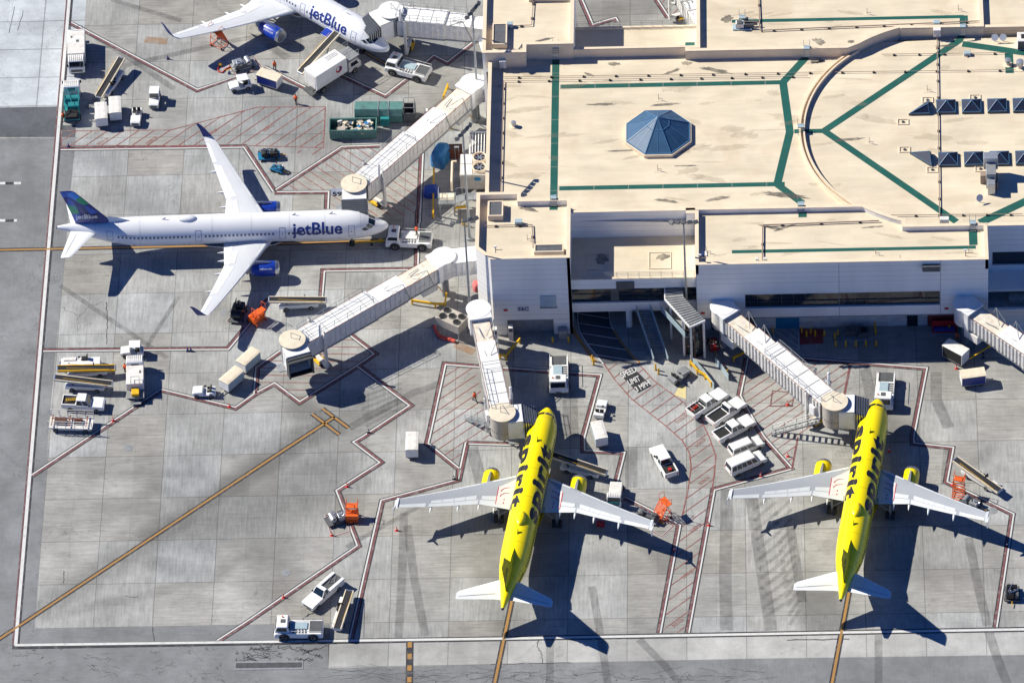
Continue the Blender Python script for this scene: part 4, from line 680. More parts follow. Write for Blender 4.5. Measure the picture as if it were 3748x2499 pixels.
# equipment in the bays
rbox('transformer','grey transformer with a round fan inside the ring of bollards','transformer',45.8,.1,0,[('plinth','mgrey',[(-1.9,-1.2,0,1.9,1.2,.15)]),('casing','dgrey',[(-1.5,-.6,.15,.0,.5,1.1),(.2,-.9,.15,1.6,.6,.9)],.05),('fan_ring','black',[(.5,-.5,.9,1.3,.3,1.0)])])
rbox('wall_cabinet','grey metal cabinet against the wall below the gate 56C sign','cabinet',6.8,.6,0,[('casing','mgrey',[(-.6,-.4,0,.6,.5,1.5)],.04),('door_leaf','steel',[(-.5,-.43,.1,.5,-.4,1.4)])])
for lab,x,y in (('white upright cabinet at the left of the gate 56C loading door, nearer the bridge',-2.2,.2),('white upright cabinet at the left of the gate 56C loading door, farther from the bridge',-.1,.6)): rbox('upright_cabinet',lab,'cabinet',x,y,0,[('casing','white2',[(-.3,-.4,0,.3,.4,2.3)],.04),('vent','dgrey',[(-.25,-.42,1.6,.25,-.4,2.1)])],'white upright cabinets')
rbox('tool_rack','dark red tool rack beside the far bays in the shade','rack',57.4,.4,0,[('frame','red',[(-1.6,-.3,0,1.7,.5,.25),(-1.6,.3,.25,1.7,.5,1.6)]),('bins','dblue',[(-1.4,-.3,.25,1.4,.2,.7)])])
rbox('waste_bin','lidded yellow bin on the floor right of the blue crates','bin',60.0,.0,0,[('body','yp',[(-.25,-.25,0,.25,.25,.6)],.05),('lid','black',[(-.27,-.27,.6,.27,.27,.66)])])
# ---------------------------------------------------------------- plant deck west of the terminal
o=thing('cooling_plant','large box cooling unit with two big round fans on its roof against the terminal wall','cooling unit',(-5.4,29.7,0))
MB().box(-1.9,-2.2,1.8,1.7,2.0,4.4).out('casing','tan',o,bevel=.05); MB().box(-1.8,-2.1,4.4,-.25,-.1,4.47).box(-1.8,.05,4.4,-.25,1.9,4.47).out('panel','white2',o)
for y in (-.95,1.0):
    f=MB().lathe([(.95,4.4),(.95,4.85),(.9,4.9),(.82,4.85),(.82,4.5)],20,c=(.75,y,0)).out('fan_ring','parap',o,True); bl=MB().lathe([(.8,4.52),(.8,4.55)],20,c=(.75,y,0)); bl.out('fan_well','black',f,True); b=MB()
    for k in range(6): t=2*PI*k/6; b.beam((.75,y,4.7),(.75+.75*math.cos(t),y+.75*math.sin(t),4.66),.2,.04)
    b.lathe([(.17,4.6),(.17,4.78)],10,c=(.75,y,0)); b.out('fan_blade','alu',f)
MB().lathe([(.4,0),(.38,.03)],14,c=(.6,-2.7,0)) ; ed=MB().lathe([(.42,0),(.4,.04)],16).out('round_badge','blu2',o,True); ed.location=(.5,-2.22,3.7); ed.rotation_euler=(PI/2,0,0); ed.scale=(1.2,.8,1)
MB().tube([(-2.4,1.0,4.0),(-3.0,1.0,4.0),(-3.0,-3.0,4.0),(-3.0,-3.1,2.4)],.15,8).out('duct_pipe','parap',o); MB().tube([(-2.7,3.6,.0),(-2.7,3.6,4.4)],.05).tube([(-2.2,3.6,.0),(-2.2,3.6,4.4)],.05).box(-2.75,3.3,4.3,-2.1,3.6,4.4).out('ladder_cage','steel',o)
for x,y in ((-1.7,-2),(1.5,-2),(-1.7,1.8),(1.5,1.8)): MB().cbox((x,y,.9),(.2,.2,1.8)).out('leg','steel',o)
o=thing('service_stairs','grey metal landing with barred railings and stairs down beside the cooling unit','stairs',(-7,25,0))
MB().box(-3.2,-.9,2.25,-.9,1.3,2.4).box(.4,-.4,2.5,3.6,.9,2.65).out('landing','steel',o); st2=MB()
for k in range(9): t=k/8; st2.box(-.9+1.35*t-.1,-.8+.3*t,2.32+.25*t,-.9+1.35*t+.12,.6+.3*t,2.4+.25*t)
st2.out('steps','steel',o); rl=MB()
for k in range(22): rl.cyl((-3.2+k*.1,-.9,2.4),(-3.2+k*.1,-.9,3.5),.02,n=4)
for a,b in (((-3.2,-.9,3.5),(-.9,-.9,3.5)),((-3.2,-.9,3.5),(-3.2,1.3,3.5)),((-.9,-.9,3.5),(.4,-.4,3.75)),((.4,-.4,3.75),(3.6,-.4,3.75)),((-.9,.9,3.5),(.4,1.0,3.75)),((-3.2,.2,2.9),(-3.2,1.3,2.9))): rl.cyl(a,b,.04,n=5)
for x,y,z in ((-3.2,1.3,2.4),(-3.2,.2,2.4),(-.9,-.9,2.4),(.4,-.4,2.6),(1.5,-.4,2.6),(2.6,-.4,2.6),(3.6,-.4,2.6)): rl.cyl((x,y,z),(x,y,z+1.1),.035,n=5)
rl.out('railing','steel',o); [MB().box(*q_).out('leg','steel',o) for q_ in ((-3.1,-1.0,0,-2.9,-.8,2.25),(-1.2,-.8,0,-1.0,-.6,2.25),(3.2,-.4,0,3.4,-.2,2.5))]; MB().box(-3.0,-.2,2.4,-1.1,1.1,2.46).out('plywood','cream',o)
rbox('pipe_rack','white caged pipe rack against the terminal wall behind the fans','pipe rack',-4.6,35.2,0,[('frame','white2',[(-1.6,-2.4,3.2,-1.4,2.0,3.4),(1.2,-2.4,3.2,1.4,2.0,3.4),(-1.5,-2.4,0,-1.3,-2.2,3.2),(1.2,-2.4,0,1.4,-2.2,3.2)]),('bars','white',[(-1.2+i*.4,-2.3,3.4,-1.1+i*.4,1.9,3.5) for i in range(6)]),('pipes','alu',[(-1.4,1.4,3.4,1.2,1.7,3.7)])])
rbox('crate_stack','rust red crates stacked behind the blue covered machine','crates',-8.2,36.0,0,[('crate','rust',[(-.9,-.6,0,.9,.6,1.6)],.03),('lid','brown',[(-.92,-.62,1.6,.92,.62,1.68)])])
def tarp(lab,x,y,sx,sy,h,m_,rz=0,fold=.25,seed=1):
    o=thing('tarped_machine',lab,'covered machine',(x,y,0),rz); r_=random.Random(seed); rings=[]
    for z,k in ((0,1),(h*.5,.97),(h*.85,.8),(h,.45)):
        rings.append([(sx/2*k*(abs(math.cos(t))**.6*math.copysign(1,math.cos(t)))*(1+r_.uniform(-fold,fold)*.4),sy/2*k*(abs(math.sin(t))**.6*math.copysign(1,math.sin(t)))*(1+r_.uniform(-fold,fold)*.4),z+r_.uniform(-.05,.05)*h) for t in [2*PI*i/14 for i in range(14)]])
    for q_ in rings[0]: pass
    MB().loft(rings).out('tarpaulin',m_,o); MB().box(-sx*.3,-sy*.3,0,sx*.3,sy*.3,h*.6).out('machine_body','dgrey',o); return o
tarp('tall machine under a bright blue tarpaulin beside the fans',-10.2,35.2,2.4,3.6,2.3,'bluet',-.35); tarp('low square machine under a deep blue cover in the shade',-11.3,28.6,2.4,1.9,1.3,'dblue',0,.05,3); tarp('small red and white tarpaulin heap against the corner block',-4.9,10.3,1.1,1.6,1.0,'tantarp',.1,.3,5)
# roof slung chiller on a frame below gate 58 bridge
rz=R(-33); o=thing('fan_cooler','tan box cooler with five round fans on an open frame beside the gate 58 bridge','cooler',(-7.9,1.9,0),rz); MB().box(-1.9,-1.25,1.6,1.9,1.25,3.0).out('casing','tan',o,bevel=.04)
for x,y in ((-1.2,.6),(-1.1-.0,-.55),(0,.05),(1.15,.6),(1.15,-.6)): f=MB().lathe([(.5,3.0),(.5,3.15),(.44,3.16),(.42,3.05)],16,c=(x,y,0)).out('fan_ring','dgrey',o,True); b=MB().lathe([(.42,3.03),(.42,3.06)],16,c=(x,y,0)); b.cbox((x,y,3.1),(.1,.8,.03),.5).cbox((x,y,3.1),(.1,.8,.03),2.1); b.out('fan_blade','black',f)
for x,y in ((-1.7,-1.1),(1.7,-1.1),(-1.7,1.1),(1.7,1.1)): MB().cbox((x,y,.8),(.12,.12,1.6)).out('leg','steel',o)
ho=thing('air_hose','bright red flexible air hose lying bent on the apron below the fan cooler','hose',(T('B1',1350,780).x,T('B1',1350,780).y,0)); P=[Vector((p.x-ho.location.x,p.y-ho.location.y,.25)) for p in TP('B1',1350,780,1375,840,1400,860,1450,872,1500,888)]
MB().tube(P,.26,10).out('hose_tube',mat('red_hose',(.7,.08,.05),.6),ho,True); MB().cyl(P[0],P[0]+Vector((0,.4,0)),.3,n=10).out('coupling','steel',ho)
# ================================================================ AIRCRAFT
def interp(tab,x):
    for a,b in zip(tab,tab[1:]):
        if x<=b[0]:
            t=(x-a[0])/(b[0]-a[0]); t=max(0,t); return [a[i]+(b[i]-a[i])*t for i in range(1,len(a))]
    return list(tab[-1][1:])
def fus_table(L):
    nose=[(0,3.42,.03,.03),(.08,3.43,.27,.26),(.25,3.45,.46,.46),(.6,3.43,.74,.6),(1.1,3.43,1.02,.82),(1.7,3.48,1.27,1.04),(2.4,3.58,1.49,1.36),(3.1,3.73,1.65,1.68),(4.0,3.83,1.80,1.9),(5.0,3.88,1.9,2.01),(6.2,3.9,1.96,2.06),(7.2,3.9,1.975,2.07)]
    t=[(-13.0,3.9,1.975,2.07),(-11,3.94,1.96,2.03),(-9.5,4.03,1.88,1.93),(-8,4.18,1.74,1.77),(-6.5,4.37,1.52,1.56),(-5,4.58,1.24,1.30),(-3.5,4.78,.93,1.02),(-2.2,4.94,.65,.75),(-1.1,5.05,.42,.5),(-.35,5.1,.27,.32),(0,5.12,.2,.24)]
    return nose+[(L+a,b,c,d) for a,b,c,d in t]
def aircraft(name,label,L,skin,livery,nosept,heading,group,x_wing):
    o=thing(name,label,'airliner',(nosept[0],nosept[1],0),heading,group); tab=fus_table(L)
    def S(x,th,off=0):
        """surface point: x metres aft of the nose, th degrees from the top, + to the left side"""
        zc,w_,h=interp(tab,x); c,s=math.cos(R(th)),math.sin(R(th)); return Vector((-x,(w_+off)*s,zc+(h+off)*c))
    xs=sorted(set([t[0] for t in tab]+[7.2+k*1.2 for k in range(int((L-20.2)/1.2))])); NS=48
    rings=[[tuple(S(x,360*k/NS)) for k in range(NS)] for x in xs]
    fu=MB().loft(rings).out('fuselage',skin,o,True)
    MB().lathe([(.19,0),(.2,.12),(.13,.25)],12,'x',(0,0,0)).out('exhaust_tip','dgrey',o,True).location=(-L-.12,0,5.12)
    def patch(mb,x0,x1,t0,t1,off=.012,nx=2,nt=3):
        o_=len(mb.v)
        for i in range(nx+1):
            for j in range(nt+1): mb.v.append(tuple(S(x0+(x1-x0)*i/nx,t0+(t1-t0)*j/nt,off)))
        for i in range(nx):
            for j in range(nt): a=o_+i*(nt+1)+j; mb.f.append((a,a+1,a+nt+2,a+nt+1))
    def quad(mb,pts,off=.014,n=4):
        """curved quad from 4 (x,theta) corners"""
        o_=len(mb.v); 
        for i in range(n+1):
            for j in range(n+1):
                u,v=i/n,j/n; x=(pts[0][0]*(1-u)+pts[1][0]*u)*(1-v)+(pts[3][0]*(1-u)+pts[2][0]*u)*v; t=(pts[0][1]*(1-u)+pts[1][1]*u)*(1-v)+(pts[3][1]*(1-u)+pts[2][1]*u)*v; mb.v.append(tuple(S(x,t,off)))
        for i in range(n):
            for j in range(n): a=o_+i*(n+1)+j; mb.f.append((a,a+1,a+n+2,a+n+1))
    # cockpit glazing: six panes
    for s in (1,-1):
        for p in (((1.72,3),(2.55,2),(2.62,34),(1.82,42)),((1.88,46),(2.68,38),(3.0,56),(2.35,62)),((2.45,65),(3.12,59),(3.6,70),(3.05,76))):
            a=MB(); quad(a,[(x,t*s) for x,t in p],.02); a.out('cockpit_window','glass',fu)
    # cabin windows, one pane each, left and right
    cabin=mat('cabin_window_glass',(.10,.12,.16),.2)
    step=.533*(1 if L>40 else 1.0); n=0; dg=set(livery['doors'])
    for s in (1,-1):
        x=livery['win'][0]; proto=None
        while x<L-livery['win'][1]:
            if all(abs(x-d)>.75 for d in dg):
                if s==-livery['side'] or True:
                    if n<100 and (s==livery['vis'] or livery['both']):
                        a=MB(); patch(a,x-.13,x+.13,s*71.5,s*81,.012,1,2); a.out('window',cabin,fu); n+=1
            x+=step
    # doors: thin outlined panels
    for s in (1,-1):
        for d in livery['doors']:
            a=MB(); h0,h1=52,101; wd=.42
            for q_ in ((d-wd,d-wd+.05,h0,h1),(d+wd-.05,d+wd,h0,h1),(d-wd,d+wd,h0,h0+1.4),(d-wd,d+wd,h1-1.4,h1)): patch(a,q_[0],q_[1],s*q_[2],s*q_[3],.014,1,8)
            dd=a.out('door',livery['doorcol'],fu); b=MB(); patch(b,d-.1,d+.08,s*76,s*79.5,.016,1,1); b.out('door_window','glass',dd)
    # lettering wrapped round the hull
    def wrap(body,x_start,x_end,th_base,th_top,side,m_,bold=.0,nm='lettering',space=1.0,shear=0):
        """side +1 = left (nose at the left of the reader), -1 = right"""
        me=text_mesh(body,1,0,bold,space,shear); bm=bmesh.new(); bm.from_mesh(me); xs_=[v.co.x for v in bm.verts]; ys_=[v.co.y for v in bm.verts]; X0,X1,Y0,Y1=min(xs_),max(xs_),min(ys_),max(ys_)
        for k in range(1,14):
            y=Y0+(Y1-Y0)*k/14; bmesh.ops.bisect_plane(bm,geom=bm.verts[:]+bm.edges[:]+bm.faces[:],plane_co=(0,y,0),plane_no=(0,1,0))
        for k in range(1,24): bmesh.ops.bisect_plane(bm,geom=bm.verts[:]+bm.edges[:]+bm.faces[:],plane_co=(X0+(X1-X0)*k/24,0,0),plane_no=(1,0,0))
        for v in bm.verts:
            u=(v.co.x-X0)/(X1-X0); w_=(v.co.y-Y0)/(Y1-Y0); x=x_start+(x_end-x_start)*u; th=(th_base+(th_top-th_base)*w_)*side; v.co=S(x,th,.016)
        bm.to_mesh(me); bm.free(); me.materials.clear(); me.materials.append(M[m_] if isinstance(m_,str) else m_); q_=bpy.data.objects.new(nm,me); COL.objects.link(q_); q_.parent=fu; return q_
    for a in livery['text']: wrap(*a)
    sm_=mat('panel_seam_'+skin,(.45,.34,.0) if skin=='yel' else (.5,.52,.55),.4)
    for x in (3.6,8.4,13.2,18.3,23.6,L-11.2,L-8.3,L-5.2): a=MB(); patch(a,x,x+.045,-110,110,.009,1,40); a.out('panel_seam',sm_,fu)
    # belly fairing
    bf=MB(); rg=[]
    for x,k in ((x_wing-1.6,.3),(x_wing-.6,.8),(x_wing+.8,1.0),(x_wing+6.5,1.0),(x_wing+8.2,.75),(x_wing+9.4,.3)):
        rg.append([(-x,2.25*k*math.sin(R(90+180*j/14)) if 0 else (2.2*(.55+.45*k))*math.cos(PI+PI*j/14),2.55-k*.95*math.sin(PI*j/14)) for j in range(15)])
    bf.loft(rg,cap=False,close=False); bf.out('belly_fairing',livery['belly'],o,True)
    # wings
    def LE(y): return x_wing+(y-1.98)*.517
    def CH(y): return 6.3+(y-1.98)*(3.85-6.3)/(6.4-1.98) if y<6.4 else 3.85+(y-6.4)*(1.55-3.85)/(16.6-6.4)
    def ZW(y): return 2.75+(y-1.98)*.088+max(0,(y-8))**2*.0045
    def TH(y): return .13 if y<3 else .115 if y<6.4 else .1
    prof=[(0,0),(.015,.22),(.06,.42),(.15,.5),(.3,.5),(.5,.4),(.7,.24),(.88,.09),(1,.015),(1,-.015),(.8,-.12),(.5,-.33),(.25,-.42),(.08,-.33),(.02,-.18)]
    def sec(y,s,c0=0,c1=1,dz=0,yy=None):
        c=CH(y); t=TH(y)*c; pts=[]
        for px,pz in prof: pts.append((-(LE(y)+c*px),s*(yy or y),ZW(y)+pz*t+dz))
        return pts
    for s in (1,-1):
        ys=[1.2,1.98,3.2,4.8,6.4,8.5,10.5,12.5,14.5,16.0,16.75]
        wg=MB().loft([sec(y,s) for y in ys]).out('wing',livery['wing'],o,True)
        def top(y,f,off=.012):
            c=CH(y); t=TH(y)*c
            for (ax,az),(bx,bz) in zip(prof[:9],prof[1:9]):
                if f<=bx: z=az+(bz-az)*(f-ax)/(bx-ax); return Vector((-(LE(y)+c*f),s*y,ZW(y)+z*t+off))
            return Vector((-(LE(y)+c*f),s*y,ZW(y)+off))
        def skinpatch(nm,m_,y0,y1,f0,f1,n=5,nf=4,off=.014,par=wg):
            a=MB()
            for i in range(n+1):
                y=y0+(y1-y0)*i/n; F0=f0[0]+(f0[1]-f0[0])*i/n if isinstance(f0,tuple) else f0; F1=f1[0]+(f1[1]-f1[0])*i/n if isinstance(f1,tuple) else f1
                for j in range(nf+1): a.v.append(tuple(top(y,F0+(F1-F0)*j/nf,off)))
            for i in range(n):
                for j in range(nf): k=i*(nf+1)+j; a.f.append((k,k+1,k+nf+2,k+nf+1))
            return a.out(nm,m_,par,True)
        sl_=livery['slat']
        for y0,y1 in ((2.3,5.1),(6.6,9.3),(9.35,12.0),(12.05,14.4),(14.45,16.3)): skinpatch('slat',sl_,y0,y1,0.004,.11,off=.02)
        for y0,y1 in ((2.3,6.3),(6.45,9.4),(9.43,12.6)): skinpatch('flap',sl_,y0,y1,.80,1,off=.022)
        skinpatch('aileron',sl_,13.0,16.3,(.74,.70),1,off=.022)
        skinpatch('spoiler',livery['spoil'],3.6,6.1,.64,.785,off=.026)
        for k in range(4): skinpatch('spoiler',livery['spoil'],6.75+k*1.42,6.75+k*1.42+1.38,.60,.785,off=.026)
        if livery['walk']:
            skinpatch('root_walkway',mat('pale_pink_walkway',(.72,.66,.66),.6),2.02,4.2,(.16,.33),(.86,.9),off=.03); 
            for aa,bb,cc,de in ((4.16,4.24,(.33,.335),(.9,.9)),): skinpatch('walkway_edge_line','red',4.15,4.25,.33,.9,n=1,off=.034)
            for f_ in (.4,.56): 
                a=MB(); a.tube([top(2.7,f_,.05),top(3.4,f_+.0,.05),top(3.75,f_+.05,.05),top(3.8,f_+.1,.05)],.035,5); a.out('walkway_arrow','red',wg)
            for f_ in (.72,.82):
                a=MB(); a.tube([top(3.2,f_,.05),top(3.25,f_+.04,.05)],.05,5); a.out('walkway_arrow','red',wg)
        for y in (4.3,6.3,8.9,12.3) if L<40 else (3.4,5.2,7.9,11.6): # flap track fairings
            c=CH(y); zb=ZW(y)-.1; r=.2 if y>5 else .17; xx=LE(y)+c
            q_=MB().loft([[(-(xx+dx),s*y+r*k*math.cos(t),zb-.12+r*1.2*k*math.sin(t)) for t in [2*PI*i/8 for i in range(8)]] for dx,k in ((-2.2,.2),(-1.4,.9),(-.3,1.0),(.45,.6),(.95,.08))]); q_.out('flap_track_fairing',sl_,wg,True)
        if livery['tip']=='fence':
            y=16.78; x0=LE(y); z=ZW(y)
            q_=MB().prism([(-(x0+.1),z),(-(x0+1.6),z+.12),(-(x0+2.15),z+.62),(-(x0+2.35),z+.6),(-(x0+1.9),z+.05),(-(x0+2.2),z-.55),(-(x0+2.0),z-.6),(-(x0+1.3),z-.12)],s*y,s*(y+.12),'y'); q_.out('wingtip_fence',livery['wing2'],wg)
            MB().loft([[(-(x0-.25+dx*1),s*(16.45+yy_),z+zz*k) for dx,zz in ((0,0),(.35,.12),(1.2,.12),(1.9,0),(1.2,-.1),(.35,-.1))] for yy_,k in ((0,1.0),(.32,.9))]).out('wingtip_cap',livery['wing2'],wg)
        else:
            y=16.6; c=CH(y); rg=[]
            for dy,dz,dx,ch in ((0,0,0,1.55),(.35,.06,.25,1.42),(.65,.3,.55,1.25),(.82,.8,.95,1.05),(.95,1.5,1.45,.8),(1.05,2.1,1.95,.6),(1.1,2.4,2.3,.4)):
                zx=ZW(y)+dz; x_=LE(y)+dx; wn=Vector((0,dz*.9+.1,0)); tt=.075*ch
                nrm=(s*-1*min(1,dz/1.0),1-min(1,dz/1.0)) # inward
                pr_=[(0,0),(.1,.8),(.4,1),(1,0),(.4,-1),(.1,-.8)]
                rg.append([(-(x_+ch*px),s*(y+dy)+nrm[0]*pz*tt*.6,zx+nrm[1]*pz*tt*.6) for px,pz in pr_])
            MB().loft(rg[:3]).out('winglet_root',livery['slat'],wg,True); MB().loft(rg[2:]).out('winglet','navy',wg,True)
        # engine
        ey=5.75; ex=LE(ey)-2.75; ez=1.72; er=livery['er']
        n_=MB().lathe([(er*.80,.25),(er*.92,.0),(er*.985,-.25),(er*1.0,-1.0),(er*.99,-2.0),(er*.9,-2.9),(er*.82,-3.35),(er*.74,-3.35),(er*.76,-2.6)],28,'x'); n_=n_.out('engine_nacelle',livery['nac'],o,True); n_.location=(-ex,s*ey,ez)
        MB().lathe([(er*.80,.26),(er*.86,.33),(er*.925,.22),(er*.985,-.06),(er*.99,-.15),(er*.92,-.1),(er*.79,.1)],28,'x').out('intake_lip','alu',n_,True)
        MB().lathe([(er*.8,-.3),(er*.8,-.35)],24,'x').out('fan_disc','dgrey',n_); MB().lathe([(.02,.25),(.16,.05),(.26,-.28)],14,'x').out('spinner','alu',n_,True); fb=MB()
        for k in range(18): t=2*PI*k/18; fb.beam((-.28,.2*math.cos(t),.2*math.sin(t)),(-.25,er*.78*math.cos(t+.15),er*.78*math.sin(t+.15)),.12,.02)
        fb.out('fan_blade','steel',n_)
        MB().lathe([(er*.58,-2.7),(er*.56,-3.6),(er*.42,-4.2),(er*.40,-4.15),(er*.38,-3.4)],20,'x').out('core_cowl','steel',n_,True); MB().lathe([(er*.3,-3.8),(er*.2,-4.6),(.03,-5.0)],14,'x').out('exhaust_cone','alu',n_,True)
        MB().loft([[(a_,-.16*k,b_),(a_,.16*k,b_),(c_,.16*k,d2),(c_,-.16*k,d2)] for a_,b_,c_,d2,k in ((-.7,er*.98,-.7,er*1.12,.4),(-1.8,er*.85,-1.9,er*1.32,1),(-3.0,er*.5,-3.1,er*1.30,1),(-4.4,er*.45,-4.6,er*1.0,.5))]).out('pylon',livery['pyl'],n_,True)
        if livery['nactext']:
            me=text_obj('lettering','jetblue.com',1,'white',n_,(0,0,0),(1,0,0),(0,0,1),ext=0,fit=(1.7,.34))
            for v in me.data.vertices:
                u,w_=v.co.x,v.co.z; ph=R(28+w_*62); rr_=er*1.012; xx_=(-.55-1.7+u) if s<0 else (-.55-u); v.co=Vector((xx_,s*rr_*math.cos(ph)*1.0,rr_*math.sin(ph)))
        if livery['eng_stripe']: pass
    # fin
    def finsec(z,x0,x1,th): return [(-(x0+(x1-x0)*px),pz*th,z) for px,pz in ((0,0),(.06,.5),(.25,1),(.55,.9),(1,.03),(1,-.03),(.55,-.9),(.25,-1),(.06,-.5))]
    fn=MB().loft([finsec(5.3,L-8.1,L-2.55,.24),finsec(6.1,L-7.3,L-2.45,.24),finsec(8.2,L-5.6,L-1.95,.19),finsec(10.2,L-4.0,L-1.35,.14),finsec(11.6,L-2.85,L-.9,.1),finsec(11.76,L-2.45,L-.85,.06)]); fin=fn.out('tail_fin',livery['fin'],o,True)
    MB().loft([[(-(L-10.2),0,5.88),(-(L-10.1),.0,5.9),(-(L-10.1),0,5.86)],[(-(L-8.0),.0,6.7),(-(L-7.8),.2,5.75),(-(L-7.8),-.2,5.75)],[(-(L-6.9),0,6.9),(-(L-6.7),.2,5.6),(-(L-6.7),-.2,5.6)]]).out('dorsal_fillet',skin if skin!='fus' else 'fus',o,True)
    for f_ in livery['findecal']: f_(fin,L)
    MB().beam((-(L-1.95-.35),0,8.2),(-(L-1.4-.35),0,10.6),.02,.02)
    # tailplane
    for s in (1,-1):
        def ts(y,x0,x1,z,th): return [(-(x0+(x1-x0)*px),s*y,z+pz*th) for px,pz in ((0,0),(.06,.5),(.25,1),(.55,.8),(1,.05),(1,-.05),(.55,-.7),(.25,-.8),(.06,-.4))]
        tl=MB().loft([ts(.5,L-5.6,L-1.75,4.85,.17),ts(1.2,L-5.1,L-1.68,4.92,.16),ts(5.9,L-2.2,L-.72,5.4,.07),ts(6.22,L-1.75,L-.72,5.43,.05)]).out('tailplane',livery['stab'],o,True)
        a=MB()
        for y0,y1 in ((1.3,6.0),): 
            pa=[]
            for y,f_ in ((1.3,.7),(5.9,.72)): t=(y-.5)/5.6; x0=L-5.4+3.2*t; x1=L-1.72+1.0*t; pa.append((-(x0+(x1-x0)*f_),s*y,4.92+.5*t+.09*(1-t)+.04))
            a.beam(pa[0],pa[1],.04,.02)
        a.out('elevator_line','mgrey',tl)
    # radome on the back, blade antennas
    if livery['dome']:
        xd=livery['dome']; a=MB().ell((0,0,0),(1.35,.62,.42),16,8); d=a.out('radome',skin,o,True); d.location=(-xd,0,5.98)
    for x in livery['ant']: a=MB().prism([(0,0),(.5,0),(.75,.4),(.55,.42)],-.03,.03,'y'); q_=a.out('blade_antenna','ink' if skin=='yel' else 'white2',o); q_.location=(-x-.5,0,5.94)
    # landing gear
    wb=5.07; mg=17.71 if L<40 else 21.97
    g=thing('nose_gear'); g.parent=o; g.location=(-wb,0,0); MB().cyl((0,0,.35),(0,0,2.1),.09).beam((0,0,1.0),(.6,0,2.0),.07).out('strut','steel',g); wheels(g,[(0,-.22),(0,.22)],.38,.2,'steel')
    for s in (1,-1):
        g=thing('main_gear'); g.parent=o; g.location=(-mg,s*3.8,0); MB().cyl((0,0,.5),(0,0,2.6),.14).beam((0,0,1.2),(0,-s*1.4,2.4),.1).out('strut','steel',g); wheels(g,[(0,-.42),(0,.42)],.58,.38,'steel')
    return o
# ---- tail art
def finpts(L,z,f):
    tabz=[(6.1,L-7.3,L-2.45),(8.2,L-5.6,L-1.95),(10.2,L-4.0,L-1.35),(11.76,L-2.6,L-.87)]
    for a,b in zip(tabz,tabz[1:]):
        if z<=b[0]: t=(z-a[0])/(b[0]-a[0]); x0=a[1]+(b[1]-a[1])*t; x1=a[2]+(b[2]-a[2])*t; return x0+(x1-x0)*f
    return tabz[-1][1]+(tabz[-1][2]-tabz[-1][1])*f
def finy(z,f): # half thickness
    th=.25-(z-6.1)*.0245; return th*(min(1,f/.25)**.6 if f<.25 else 1-(f-.25)*1.25 if f>.55 else 1)
def mosaic(fin,L):
    cols=[mat('tail_blue_%d'%i,c,.3,coat=.2) for i,c in enumerate([(.01,.035,.2),(.012,.1,.5),(.02,.26,.8),(.0,.36,.16),(.008,.03,.15),(.0,.3,.25),(.02,.16,.6)])]
    r_=random.Random(11); zs=[5.95,7.6,9.2,10.6,11.7]; fs=[.02,.35,.66,.98]
    P={}
    for i,z in enumerate(zs):
        for j,f in enumerate(fs): P[i,j]=(z+(r_.uniform(-.35,.35) if 0<i<4 else 0),f+(r_.uniform(-.08,.08) if 0<j<3 else 0))
    for s in (1,-1):
        for i in range(4):
            for j in range(3):
                q_=[P[i,j],P[i,j+1],P[i+1,j+1],P[i+1,j]]
                tri=((0,1,2),(0,2,3)) if (i+j)%2 else ((0,1,3),(1,2,3))
                for t in tri:
                    m_=cols[[[0,4,0,4,0,1],[1,0,4,0,3,5],[3,3,0,1,1,0],[2,2,2,6,6,1]][i][j*2+(t[1]==2 or t[0]==1)]]; a=MB(); pts=[q_[k] for k in t]; n=5
                    vs=[]; ind={}
                    for u in range(n+1):
                        for v in range(n+1-u):
                            w_=n-u-v; z=sum(c*p[0] for c,p in zip((u,v,w_),pts))/n; f=sum(c*p[1] for c,p in zip((u,v,w_),pts))/n; f=max(.01,min(.99,f)); ind[u,v]=len(vs); vs.append((-finpts(L,z,f),s*(max(.02,finy(z,f))+.03),z))
                    fc_=[]
                    for u in range(n):
                        for v in range(n-u):
                            fc_.append((ind[u,v],ind[u+1,v],ind[u,v+1]))
                            if u+v<n-1: fc_.append((ind[u+1,v],ind[u+1,v+1],ind[u,v+1]))
                    a.add(vs,fc_).out('tail_panel',m_,fin)
        me=text_obj('lettering','jetBlue',1,'white',fin,(0,0,0),(1,0,0),(0,0,1),ext=.0,fit=(2.9,1.0),bold=.01); x_c=L-5.15
        for v in me.data.vertices: v.co=Vector(((-(L-2.7)+v.co.x) if s<0 else -(L-5.6)-v.co.x,s*(.43),6.75+v.co.z))
def spiritfin(fin,L):
    for s in (1,-1):
        me=text_obj('lettering','spirit',1,'ink',fin,(0,0,0),(1,0,0),(0,0,1),ext=.0,bold=.02,fit=(2.2,2.0))
        for v in me.data.vertices: v.co=Vector(((-(L-1.9)+v.co.x-0.35*0+ -.3*(v.co.z)*-1.0*0) if s<0 else -(L-4.4)-v.co.x,s*.24,7.6+v.co.z))
        for v in me.data.vertices: v.co.x-= (v.co.z-7.6)*.35 
